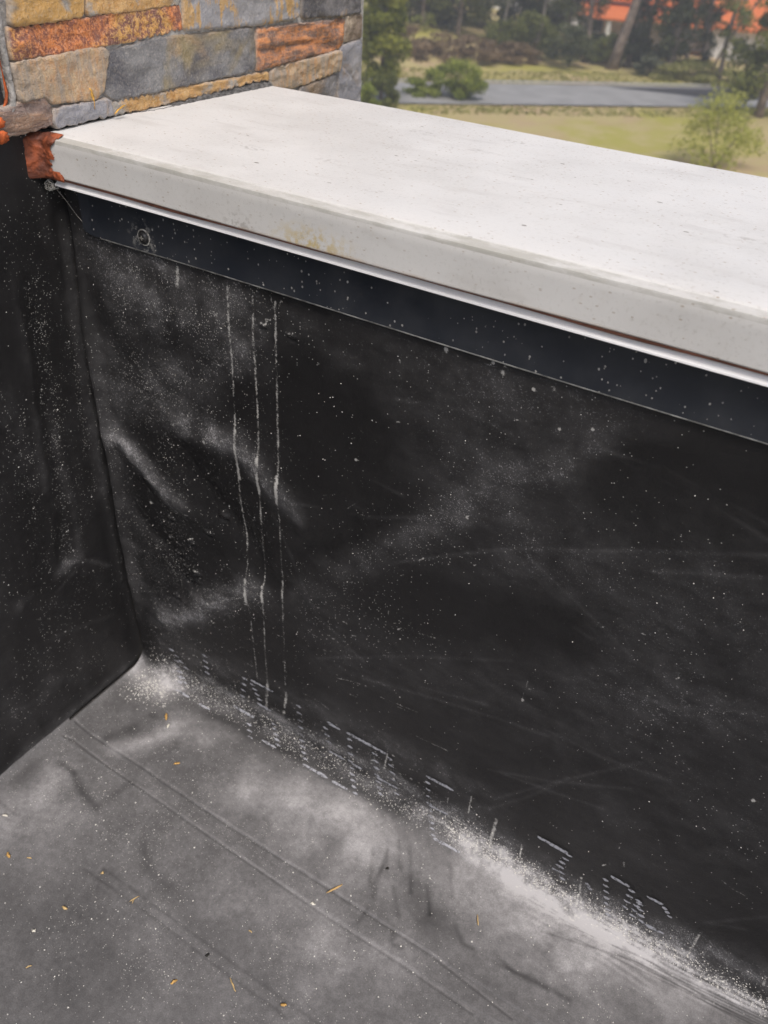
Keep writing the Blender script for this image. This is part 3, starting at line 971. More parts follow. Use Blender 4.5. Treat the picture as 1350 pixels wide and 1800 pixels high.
    ('w',0.75,8,[(6810,-158),(6818,-157)]),
    ('w',0.72,11,[(6795,-201),(6801,-199)]),
    ('w',0.41,9,[(7673,107),(7681,109)]),
    ('w',0.83,10,[(8074,156),(8083,157)]),
    ('w',0.69,8,[(6482,-36),(6490,-33)]),
    ('w',0.43,12,[(7885,-85),(7898,-85)]),
    ('w',0.54,10,[(6476,-32),(6488,-33)]),
    ('w',0.85,11,[(7625,287),(7640,295)]),
    ('w',0.41,11,[(8152,-3),(8155,-3)]),
    ('w',0.47,7,[(7350,-25),(7359,-24)]),
    ('w',0.78,8,[(8024,372),(8039,370)]),
    ('w',0.49,10,[(8110,402),(8113,404)]),
    ('w',0.66,11,[(6784,-108),(6796,-106)]),
    ('w',0.86,8,[(7947,120),(7962,120)]),
    ('w',0.81,10,[(6280,194),(6300,197)]),
    ('w',0.67,8,[(8268,472),(8269,472)]),
    ('w',0.51,10,[(6167,4),(6181,6)]),
    ('w',0.61,11,[(8382,85),(8386,84)]),
    ('w',0.57,7,[(6790,-6),(6807,-3)]),
    ('w',0.84,10,[(7914,99),(7924,98)]),
    ('w',0.77,7,[(6116,28),(6128,31)]),
    ('w',0.42,8,[(7269,-1),(7277,0)]),
    ('w',0.76,8,[(6262,127),(6278,129)]),
    ('w',0.84,7,[(7266,81),(7274,82)]),
    ('w',0.55,7,[(8595,232),(8611,233)]),
    ('w',0.81,8,[(7198,149),(7210,153)]),
    ('w',0.63,10,[(7165,232),(7167,232)]),
    ('w',0.45,9,[(7938,122),(7939,123)]),
    ('w',0.41,10,[(7562,-20),(7563,-20)]),
    ('w',0.74,12,[(6158,-94),(6170,-95)]),
    ('w',0.42,12,[(5803,-22),(5812,-20)]),
    ('w',0.51,7,[(5980,233),(5996,243)]),
    ('w',0.48,7,[(8065,112),(8078,113)]),
    ('w',0.76,9,[(6383,-118),(6399,-116)]),
    ('w',0.48,11,[(6799,44),(6817,46)]),
    ('w',0.43,12,[(8356,-174),(8364,-171)]),
    ('w',0.8,8,[(8449,300),(8449,300)]),
    ('w',0.68,9,[(8217,-4),(8230,0)]),
    ('w',0.46,7,[(6014,60),(6028,61)]),
    ('w',0.66,7,[(6939,-10),(6940,-10)]),
    ('w',0.51,9,[(7665,57),(7672,57)]),
    ('w',0.61,11,[(5695,325),(5708,325)]),
    ('w',0.85,10,[(7930,34),(7943,39)]),
    ('w',0.55,10,[(6944,-28),(6952,-28)]),
    ('w',0.63,10,[(6133,78),(6134,78)]),
    ('w',0.57,12,[(6714,121),(6717,121)]),
    ('w',0.61,7,[(7596,-190),(7598,-189)]),
    ('w',0.7,9,[(7603,-7),(7610,-5)]),
    ('w',0.47,11,[(6034,81),(6038,81)]),
    ('w',0.54,11,[(6814,107),(6827,110)]),
    ('w',0.54,10,[(6466,-151),(6480,-153)]),
    ('w',0.82,8,[(5849,22),(5851,23)]),
    ('w',0.79,10,[(7420,-117),(7433,-115)]),
    ('w',0.87,9,[(5785,81),(5801,85)]),
    ('w',0.43,9,[(6337,130),(6349,132)]),
    ('w',0.58,8,[(6804,28),(6810,29)]),
    ('w',0.43,11,[(7174,49),(7191,51)]),
    ('w',0.57,8,[(6409,-95),(6414,-95)]),
    ('w',0.71,9,[(5978,163),(5994,169)]),
    ('w',0.42,7,[(6133,144),(6146,148)]),
    ('w',0.63,11,[(8354,412),(8364,410)]),
    ('w',0.51,9,[(6070,202),(6084,208)]),
    ('w',0.43,7,[(8041,208),(8054,211)]),
    ('w',0.56,11,[(6852,-44),(6867,-40)]),
    ('w',0.62,9,[(8317,-60),(8332,-59)]),
    ('w',0.51,8,[(8442,301),(8454,302)]),
    ('w',0.42,12,[(8083,-26),(8089,-23)]),
    ('w',0.85,9,[(6604,-81),(6614,-81)]),
    ('w',0.69,12,[(7099,-21),(7107,-19)]),
    ('w',0.55,12,[(7487,134),(7492,137)]),
    ('w',0.78,11,[(8443,73),(8456,75)]),
    ('w',0.65,8,[(6988,-10),(6991,-11)]),
    ('w',0.67,8,[(8077,162),(8079,162)]),
    ('w',0.79,12,[(7243,8),(7247,9)]),
    ('w',0.65,9,[(7993,113),(7995,115)]),
    ('w',0.67,9,[(7378,-61),(7379,-61)]),
    ('w',0.52,12,[(5848,237),(5863,245)]),
    ('w',0.57,11,[(6278,46),(6288,46)]),
    ('w',0.5,12,[(6553,-60),(6567,-59)]),
    ('w',0.4,10,[(7909,109),(7914,109)]),
    ('w',0.62,10,[(7553,-6),(7558,-5)]),
    ('w',0.8,11,[(7454,152),(7473,151)]),
    ('w',0.56,10,[(8086,65),(8090,65)]),
    ('w',0.64,8,[(6870,56),(6877,59)]),
    ('w',0.81,10,[(6913,-145),(6914,-145)]),
    ('w',0.42,9,[(6529,87),(6537,91)]),
    ('w',0.75,11,[(6114,88),(6133,94)]),
    ('w',0.43,12,[(7873,127),(7886,128)]),
    ('w',0.43,11,[(7596,-7),(7601,-8)]),
    ('w',0.76,8,[(8001,85),(8015,86)]),
    ('w',0.64,10,[(7353,-63),(7359,-62)]),
    ('w',0.85,10,[(8209,172),(8220,177)]),
    ('w',0.85,8,[(7441,134),(7448,134)]),
    ('w',0.56,11,[(6205,32),(6214,35)]),
    ('w',0.61,11,[(6024,107),(6026,108)]),
    ('w',0.63,11,[(7320,31),(7326,31)]),
    ('w',0.44,9,[(8499,261),(8514,263)]),
    ('w',0.43,11,[(5710,330),(5726,328)]),
    ('w',0.59,10,[(7599,-122),(7602,-121)]),
    ('w',0.63,9,[(5874,-44),(5884,-42)]),
    ('w',0.44,10,[(5749,132),(5769,132)]),
    ('w',0.71,8,[(6986,57),(6991,59)]),
    ('w',0.81,11,[(8030,59),(8039,59)]),
    ('w',0.54,9,[(7595,-33),(7603,-33)]),
    ('w',0.75,7,[(7741,191),(7754,193)]),
    ('w',0.72,11,[(6445,298),(6448,300)]),
    ('w',0.57,12,[(6575,-11),(6577,-10)]),
    ('w',0.49,8,[(7335,4),(7350,4)]),
    ('w',0.64,9,[(5970,82),(5991,82)]),
    ('w',0.4,8,[(7822,67),(7835,67)]),
    ('w',0.88,7,[(5867,217),(5886,219)]),
    ('w',0.58,7,[(6080,-25),(6089,-24)]),
    ('w',0.42,11,[(6672,166),(6683,170)]),
    ('w',0.46,11,[(6121,92),(6128,93)]),
    ('w',0.47,7,[(7868,66),(7881,65)]),
    ('w',0.47,12,[(5776,321),(5786,320)]),
    ('w',0.42,10,[(5943,6),(5953,10)]),
    ('w',0.52,12,[(7946,-71),(7951,-70)]),
    ('w',0.75,10,[(6378,79),(6384,79)]),
    ('w',0.86,10,[(8542,78),(8544,79)]),
    ('w',0.86,12,[(8174,-53),(8187,-55)]),
    ('w',0.53,9,[(7679,29),(7697,27)]),
    ('w',0.63,11,[(7302,63),(7314,67)]),
    ('w',0.5,12,[(5660,300),(5664,301)]),
    ('w',0.75,7,[(8577,236),(8590,235)]),
    ('w',0.61,10,[(8308,61),(8324,61)]),
    ('w',0.62,12,[(6486,80),(6500,85)]),
    ('w',0.75,10,[(6472,69),(6490,73)]),
    ('w',0.8,10,[(7094,102),(7111,107)]),
    ('w',0.75,9,[(5907,125),(5910,125)]),
    ('w',0.56,11,[(6215,76),(6217,76)]),
    ('w',0.71,12,[(5890,455),(5903,461)]),
    ('w',0.7,10,[(6601,-86),(6606,-85)]),
    ('w',0.47,9,[(6280,17),(6296,23)]),
    ('w',0.87,7,[(6883,-11),(6897,-7)]),
    ('w',0.46,11,[(7613,40),(7619,40)]),
    ('w',0.52,12,[(6507,115),(6508,116)]),
    ('w',0.71,11,[(6137,-78),(6150,-76)]),
    ('w',0.49,8,[(7826,22),(7827,22)]),
    ('w',0.69,11,[(6805,-64),(6809,-64)]),
    ('w',0.54,11,[(6612,-45),(6624,-46)]),
    ('w',0.5,10,[(7357,295),(7365,297)]),
    ('w',0.52,8,[(6560,60),(6569,64)]),
    ('w',0.5,8,[(7180,264),(7186,263)]),
    ('w',0.69,10,[(6485,-35),(6492,-33)]),
    ('w',0.46,8,[(8215,212),(8217,213)]),
    ('w',0.51,8,[(7895,235),(7908,234)]),
    ('w',0.42,9,[(8583,216),(8585,216)]),
    ('w',0.78,12,[(6846,119),(6861,118)]),
    ('w',0.66,11,[(8653,130),(8657,132)]),
    ('w',0.8,11,[(8648,243),(8652,243)]),
    ('w',0.59,10,[(8406,429),(8421,431)]),
    ('w',0.82,12,[(7861,12),(7865,14)]),
    ('w',0.67,8,[(7227,-95),(7227,-95)]),
    ('w',0.62,11,[(8466,188),(8470,188)]),
    ('w',0.85,7,[(8501,341),(8508,343)]),
    ('w',0.63,10,[(6550,130),(6561,133)]),
    ('w',0.46,8,[(5669,193),(5678,196)]),
    ('w',0.67,12,[(7005,-42),(7013,-42)]),
    ('w',0.66,14,[(7279,-77),(7287,-78)]),
    ('w',0.86,12,[(8176,-51),(8178,-51)]),
    ('w',0.78,14,[(6677,-119),(6695,-120)]),
    ('w',0.55,8,[(6144,-68),(6159,-63)]),
    ('w',0.69,11,[(6008,-62),(6009,-62)]),
    ('w',0.9,13,[(6449,-67),(6458,-64)]),
    ('w',0.78,13,[(6579,22),(6599,20)]),
    ('w',0.94,9,[(6011,-157),(6019,-156)]),
    ('w',0.67,13,[(6587,-17),(6603,-12)]),
    ('w',0.87,12,[(8033,-7),(8035,-6)]),
    ('w',0.7,11,[(6864,42),(6872,43)]),
    ('w',0.65,9,[(6466,-98),(6476,-99)]),
    ('w',0.81,9,[(6563,-49),(6566,-48)]),
    ('w',0.62,11,[(6286,-139),(6302,-141)]),
    ('w',0.82,12,[(6466,-195),(6483,-190)]),
    ('w',0.9,11,[(6449,-145),(6450,-145)]),
    ('w',0.95,8,[(6191,-96),(6201,-95)]),
    ('w',0.52,11,[(6939,-119),(6944,-120)]),
    ('w',0.78,10,[(6763,-120),(6767,-120)]),
    ('w',0.47,13,[(7571,-22),(7586,-22)]),
    ('w',0.95,13,[(5987,-187),(5995,-186)]),
    ('w',0.81,11,[(6445,-45),(6446,-45)]),
    ('w',0.74,14,[(6731,-94),(6747,-95)]),
    ('w',0.97,11,[(7117,7),(7133,9)]),
    ('w',0.77,11,[(8248,34),(8249,34)]),
    ('w',0.93,13,[(6903,19),(6913,20)]),
    ('w',0.51,11,[(6170,-181),(6180,-178)]),
    ('w',0.53,10,[(7444,55),(7451,56)]),
    ('w',0.47,10,[(6308,-17),(6320,-17)]),
    ('w',0.48,10,[(7811,28),(7819,28)]),
    ('w',0.64,11,[(7130,-25),(7132,-25)]),
    ('w',0.87,9,[(6909,-28),(6916,-26)]),
    ('w',0.58,12,[(7327,-59),(7333,-58)]),
    ('w',0.86,10,[(6188,-33),(6205,-31)]),
    ('w',0.64,8,[(7222,-29),(7225,-28)]),
    ('w',0.51,12,[(8242,91),(8242,91)]),
    ('w',0.57,13,[(8260,35),(8273,37)]),
    ('w',0.94,11,[(7535,-23),(7541,-22)]),
    ('w',0.91,14,[(8439,172),(8440,172)]),
    ('w',0.47,9,[(7455,267),(7456,267)]),
    ('w',0.52,12,[(6660,-130),(6676,-126)]),
    ('w',0.74,14,[(5885,-67),(5901,-64)]),
    ('w',0.81,9,[(7079,-98),(7098,-99)]),
    ('w',0.67,8,[(6320,-37),(6338,-38)]),
    ('w',0.66,12,[(6304,-195),(6312,-195)]),
    ('w',0.96,8,[(6644,-81),(6647,-80)]),
    ('w',0.85,9,[(6240,-28),(6248,-28)]),
    ('w',0.95,13,[(6885,-121),(6894,-120)]),
    ('w',0.96,8,[(7391,28),(7397,30)]),
    ('w',0.98,9,[(7866,-50),(7870,-48)]),
    ('w',0.72,9,[(7210,-43),(7229,-46)]),
    ('w',0.95,13,[(6542,-104),(6554,-101)]),
    ('w',0.53,13,[(6695,-113),(6702,-112)]),
    ('w',0.48,11,[(7160,-18),(7164,-18)]),
    ('w',0.83,9,[(6994,-89),(7003,-88)]),
    ('w',0.78,10,[(8094,47),(8104,51)]),
    ('w',0.67,9,[(6814,-44),(6833,-42)]),
    ('w',0.72,12,[(8266,353),(8269,353)]),
    ('w',0.81,12,[(6814,-7),(6824,-4)]),
    ('w',0.77,13,[(8602,167),(8610,167)]),
    ('w',0.73,9,[(7033,-117),(7050,-112)]),
    ('w',0.73,9,[(7117,-30),(7129,-26)]),
    ('w',0.66,11,[(7006,-68),(7021,-66)]),
    ('w',0.61,12,[(7104,23),(7121,29)]),
    ('w',0.9,8,[(7293,-140),(7293,-140)]),
    ('w',0.84,10,[(6072,-159),(6090,-155)]),
    ('w',0.9,11,[(6563,-112),(6582,-112)]),
    ('w',0.97,12,[(8651,104),(8656,104)]),
    ('w',0.47,8,[(7033,-111),(7043,-109)]),
    ('w',0.82,10,[(8108,47),(8124,48)]),
    ('w',0.56,8,[(7194,-13),(7206,-12)]),
    ('w',0.47,13,[(6634,-179),(6635,-179)]),
    ('w',0.53,11,[(6075,-228),(6095,-229)]),
    ('w',0.92,11,[(8075,15),(8088,15)]),
    ('w',0.59,10,[(8111,6),(8124,6)]),
    ('w',0.79,13,[(7862,18),(7865,19)]),
    ('w',0.86,12,[(7131,-149),(7139,-149)]),
    ('w',0.96,13,[(8044,-62),(8056,-57)]),
    ('w',0.58,12,[(6174,10),(6177,11)]),
    ('w',0.97,9,[(6570,-139),(6575,-139)]),
    ('w',0.55,14,[(6735,-126),(6747,-124)]),
    ('w',0.52,8,[(5952,-75),(5968,-69)]),
    ('w',0.61,14,[(8512,90),(8528,89)]),
    ('w',0.88,10,[(7009,-122),(7027,-122)]),
    ('w',0.73,14,[(6250,-160),(6264,-159)]),
    ('w',0.76,8,[(7147,-102),(7149,-102)]),
    ('w',0.71,10,[(8656,174),(8661,174)]),
    ('w',0.73,13,[(6885,-154),(6889,-153)]),
    ('w',0.45,9,[(8561,285),(8570,286)]),
    ('w',0.79,11,[(6994,-47),(6994,-47)]),
    ('w',0.76,11,[(5995,19),(6014,17)]),
    ('w',0.97,11,[(7232,-115),(7236,-116)]),
    ('w',0.57,9,[(7099,-158),(7107,-156)]),
    ('w',0.72,10,[(7004,-116),(7022,-112)]),
    ('w',0.63,13,[(5906,-16),(5920,-12)]),
    ('w',0.59,8,[(8668,31),(8678,33)]),
    ('w',0.82,10,[(6677,-141),(6684,-140)]),
    ('w',0.66,11,[(6323,-93),(6326,-93)]),
    ('w',0.71,12,[(6832,-36),(6835,-35)]),
    ('w',0.62,8,[(6910,-25),(6927,-25)]),
    ('w',0.63,12,[(8535,132),(8540,132)]),
    ('w',0.61,14,[(7731,91),(7748,88)]),
    ('w',0.85,8,[(8432,101),(8437,101)]),
    ('w',0.81,11,[(8345,126),(8351,126)]),
    ('w',0.62,9,[(6924,-28),(6929,-28)]),
    ('w',0.97,8,[(6712,-132),(6731,-131)]),
    ('w',0.79,9,[(8611,161),(8624,160)]),
    ('w',0.66,10,[(6412,-101),(6415,-100)]),
    ('w',0.91,12,[(7148,-98),(7149,-97)]),
    ('w',0.79,10,[(6064,-153),(6078,-150)]),
    ('w',0.81,8,[(6030,-7),(6032,-7)]),
    ('w',0.78,12,[(6751,-52),(6766,-46)]),
    ('w',0.55,11,[(7256,-52),(7263,-51)]),
    ('w',0.72,11,[(6851,-55),(6858,-53)]),
    ('w',0.66,10,[(6796,-184),(6802,-183)]),
    ('w',0.92,14,[(6177,-32),(6192,-28)]),
    ('w',0.7,13,[(7166,50),(7174,52)]),
    ('w',0.96,13,[(8161,49),(8175,53)]),
    ('w',0.76,8,[(6631,-193),(6650,-195)]),
    ('w',0.8,12,[(6872,-105),(6884,-101)]),
    ('w',0.73,10,[(6911,-120),(6916,-118)]),
    ('w',0.66,14,[(5998,28),(6015,31)]),
    ('w',0.76,12,[(6922,-99),(6936,-97)]),
    ('w',0.48,11,[(6899,-151),(6918,-152)]),
    ('w',0.89,9,[(7821,28),(7827,27)]),
    ('w',0.71,13,[(6778,-49),(6795,-42)]),
    ('w',0.47,9,[(6298,-119),(6299,-119)]),
    ('w',0.89,13,[(6124,-89),(6138,-90)]),
    ('w',0.64,9,[(6871,-39),(6884,-36)]),
    ('w',0.79,11,[(6551,-94),(6558,-94)]),
    ('w',0.82,9,[(6141,-131),(6152,-130)]),
    ('w',0.97,12,[(6626,-141),(6627,-141)]),
    ('w',0.97,14,[(7162,-111),(7174,-106)]),
    ('w',0.79,8,[(5988,-119),(5990,-119)]),
    ('w',0.86,11,[(6243,-152),(6243,-152)]),
    ('w',0.61,9,[(7750,87),(7758,87)]),
    ('w',0.72,12,[(7785,24),(7793,25)]),
    ('w',0.48,12,[(8249,118),(8256,120)]),
    ('w',0.85,12,[(6675,-204),(6683,-205)]),
    ('w',0.97,11,[(8550,260),(8564,262)]),
    ('w',0.84,8,[(7076,-129),(7086,-125)]),
    ('w',0.73,13,[(6121,-208),(6123,-208)]),
    ('w',0.77,11,[(6014,-46),(6034,-48)]),
    ('w',0.63,10,[(6365,-261),(6373,-262)]),
    ('w',0.72,8,[(6907,-30),(6911,-29)]),
    ('w',0.69,8,[(7016,-94),(7022,-91)]),
    ('w',0.7,12,[(8029,120),(8038,123)]),
    ('w',0.95,14,[(7597,-96),(7604,-94)]),
    ('w',0.77,9,[(8365,26),(8375,28)]),
    ('w',0.54,9,[(7823,10),(7833,10)]),
    ('w',0.54,10,[(5949,-9),(5968,-6)]),
    ('w',0.65,14,[(6289,-69),(6304,-63)]),
    ('w',0.74,12,[(8115,73),(8119,75)]),
    ('w',0.68,12,[(8542,55),(8559,55)]),
    ('w',0.9,13,[(7909,-15),(7916,-14)]),
    ('w',0.85,8,[(6567,-200),(6583,-202)]),
    ('w',0.81,10,[(7210,-72),(7227,-68)]),
    ('w',0.54,12,[(7133,-8),(7135,-7)]),
    ('w',0.54,12,[(8170,-28),(8181,-29)]),
    ('w',0.62,13,[(7105,42),(7108,43)]),
    ('w',0.59,11,[(6010,105),(6025,108)]),
    ('w',0.63,12,[(7467,135),(7484,133)]),
    ('w',0.7,13,[(7458,127),(7466,126)]),
    ('w',0.55,13,[(7484,-35),(7486,-34)]),
    ('w',0.49,8,[(8477,171),(8480,172)]),
    ('w',0.51,8,[(6784,-212),(6798,-211)]),
    ('w',0.76,13,[(7986,83),(7999,83)]),
    ('w',0.75,8,[(5891,2),(5901,1)]),
    ('w',0.51,11,[(8646,142),(8652,144)]),
    ('w',0.56,10,[(8520,32),(8532,32)]),
    ('w',0.67,14,[(7644,17),(7649,18)]),
    ('w',0.78,10,[(7117,-181),(7122,-182)]),
    ('w',0.84,12,[(7295,127),(7300,128)]),
    ('w',0.7,12,[(8188,148),(8188,148)]),
    ('w',0.84,9,[(7254,-67),(7270,-65)]),
    ('w',0.89,10,[(7069,-211),(7081,-205)]),
    ('w',0.67,9,[(6681,-173),(6694,-174)]),
    ('w',0.72,10,[(7621,137),(7624,137)]),
    ('w',0.81,11,[(8402,95),(8412,95)]),
    ('w',0.74,12,[(6098,-162),(6108,-160)]),
    ('w',0.62,12,[(7043,-74),(7055,-70)]),
    ('w',0.95,14,[(6111,-67),(6128,-67)]),
    ('w',0.86,12,[(6625,-186),(6629,-184)]),
    ('w',0.69,12,[(7336,-23),(7343,-22)]),
    ('w',0.71,9,[(8190,88),(8201,91)]),
    ('w',0.73,12,[(6901,-102),(6903,-101)]),
    ('w',0.7,13,[(6716,36),(6733,34)]),
    ('w',0.51,8,[(7843,-15),(7848,-13)]),
    ('w',0.76,14,[(8165,77),(8179,83)]),
    ('w',0.84,13,[(7109,7),(7124,9)]),
    ('w',0.95,13,[(8226,103),(8242,107)]),
    ('w',0.8,13,[(6326,-131),(6335,-128)]),
    ('w',0.61,13,[(8435,-6),(8440,-5)]),
    ('w',0.67,9,[(6031,-67),(6036,-65)]),
    ('w',0.73,12,[(6549,-91),(6553,-89)]),
    ('w',0.87,11,[(7070,-104),(7075,-102)]),
    ('w',0.52,14,[(7108,14),(7115,16)]),
    ('w',0.82,12,[(6379,-9),(6396,-9)]),
    ('w',0.75,11,[(6077,-215),(6087,-214)]),
    ('w',0.58,12,[(7703,-66),(7709,-65)]),
    ('d',0.2,12,[(6350,-311),(7359,-34),(8077,33),(8959,146)]),
    ('d',-0.3,12,[(6719,-91),(7371,-73),(8089,-7),(8971,103)]),
    ('d',0.2,12,[(6602,-226),(7384,-112),(8100,-45),(8983,62)]),
    ('d',0.2,12,[(6539,-326),(7396,-152),(8111,-83),(8994,24)]),
    ('d',-0.3,12,[(6624,-316),(7408,-191),(8122,-121),(9005,-14)]),
    ('d',-0.3,12,[(6800,-234),(7420,-232),(8132,-159),(9015,-51)]),
    ('d',-0.22,12,[(6425,-536),(7431,-274),(8142,-197),(9024,-87)]),
    ('d',-0.22,12,[(6825,-319),(7443,-314),(8152,-237),(9033,-123)]),
    ('d',-0.22,12,[(6760,-406),(7454,-348),(8161,-277),(9041,-160)]),
    ('h',1.3,29,[(1049,2203),(1105,2202)]),
    ('h',-0.9,26,[(1058,2124),(1115,2133)]),
    ('h',1.3,29,[(1261,2289),(1316,2289)]),
    ('h',-0.9,26,[(1271,2211),(1327,2221)]),
    ('h',1.3,29,[(959,2451),(1015,2450)]),
    ('h',-0.9,26,[(968,2374),(1025,2383)]),
    ('h',1.3,29,[(1203,2741),(1257,2740)]),
    ('h',-0.9,26,[(1213,2667),(1267,2675)]),
    ('h',1.3,29,[(1503,3015),(1555,3013)]),
    ('h',-0.9,26,[(1514,2944),(1566,2951)]),
    ('h',1.3,29,[(919,2981),(973,2980)]),
    ('h',-0.9,26,[(928,2909),(983,2916)]),
    ('h',1.3,29,[(1734,3338),(1784,3336)]),
    ('h',-0.9,26,[(1745,3271),(1796,3277)]),
    ('h',1.3,29,[(2427,5835),(2466,5829)]),
    ('h',-0.9,26,[(2438,5788),(2477,5788)]),
    ('h',1.3,29,[(2749,5826),(2787,5821)]),
    ('h',-0.9,26,[(2761,5780),(2799,5780)]),
    ('h',1.3,29,[(3166,6187),(3201,6181)]),
    ('h',-0.9,26,[(3178,6144),(3214,6143)]),
    ('h',1.3,29,[(1085,2109),(1140,2109)]),
    ('h',-0.9,26,[(1094,2029),(1151,2039)]),
    ('h',1.3,29,[(847,1720),(905,1721)]),
    ('h',-0.9,26,[(856,1636),(915,1648)]),
]
SIDE_STROKES = [
    ('d',0.088,115,[(-1552,2257),(-1167,2328),(-765,2403)]),
    ('d',0.04,192,[(-1201,4779),(-1005,3851),(-950,2352)]),
    ('d',0.056,64,[(-623,5430),(-672,4120),(-634,3009),(-659,2055)]),
    ('d',0.04,51,[(-766,5944),(-821,4610),(-932,3507)]),
    ('d',0.048,128,[(-43,6083),(-105,4716),(-180,3076)]),
    ('d',0.04,38,[(-1637,1585),(-1071,1407),(-360,1142)]),
    ('d',0.08,32,[(-933,2429),(-538,2202),(-305,1947)]),
    ('d',0.048,26,[(-1094,2094),(-760,2219)]),
    ('d',0.112,90,[(-2448,30),(-1459,76),(-391,129)]),
    ('d',0.04,384,[(-2257,756),(-1224,713)]),
    ('d',-0.12,166,[(-565,6220),(-558,5407),(-619,4520)]),
    ('d',-0.12,192,[(-1135,3314),(-1133,2654),(-1529,1686)]),
    ('s',0.5,512,[(-565,6220),(-678,5202),(-768,3874),(-875,2299)]),
    ('s',0.45,192,[(-304,5567),(-335,4393),(-480,2916)]),
    ('h',0.63,58,[(-9,6301),(-105,4716),(-139,3052),(-128,1577)]),
    ('h',-0.35,51,[(-130,6331),(-238,4769),(-300,3145)]),
    ('h',0.28,64,[(-705,5926),(-844,4205),(-1024,2404)]),
    ('h',-0.28,90,[(-543,5762),(-672,4120),(-841,2455)]),
]
STONES = [
    ('ochre_grey',[(-267,8339),(537,8350),(432,8006),(-97,7991),(-344,7993)]),
    ('ochre',[(545,8329),(1772,8355),(1736,8027),(1088,8009),(487,8011)]),
    ('grey_ochre',[(1801,8330),(3721,8351),(3701,7771),(2884,7750),(1756,7794)]),
    ('dark',[(3754,8295),(5022,8328),(5086,7740),(4752,7718),(3804,7758)]),
    ('rust_speckle',[(-382,7979),(1735,8017),(1741,7805),(1278,7767),(677,7752),(-397,7738)]),
    ('rust_ridge',[(2933,7712),(4727,7694),(4687,7408),(4583,7359),(3284,7306),(2897,7294)]),
    ('brown_end',[(4766,7704),(5129,7725),(5147,7447),(4726,7417)]),
    ('tan',[(-397,7716),(378,7747),(654,7745),(700,7688),(567,7371),(464,7319),(-54,7346),(-133,7423),(-396,7412)]),
    ('olive',[(725,7705),(1316,7754),(2883,7733),(2876,7302),(1840,7280),(696,7278),(583,7339),(670,7565)]),
    ('tan',[(3151,7260),(3284,7288),(4610,7337),(4591,7113),(3677,7030),(3141,7053)]),
    ('grey',[(4635,7387),(5121,7423),(5146,6582),(4591,6731),(4619,7083)]),
    ('dark',[(3736,7010),(4553,7071),(4552,6666),(3734,6848)]),
    ('brown',[(-689,7372),(-452,7379),(-369,7422),(-136,7409),(-76,7335),(-86,7178),(-323,7157),(-748,7153)]),
    ('grey',[(-50,7308),(626,7298),(650,7151),(-79,7152)]),
    ('ochre',[(686,7264),(1794,7269),(3107,7253),(3125,7178),(1825,7154),(979,7140),(664,7144)]),
]
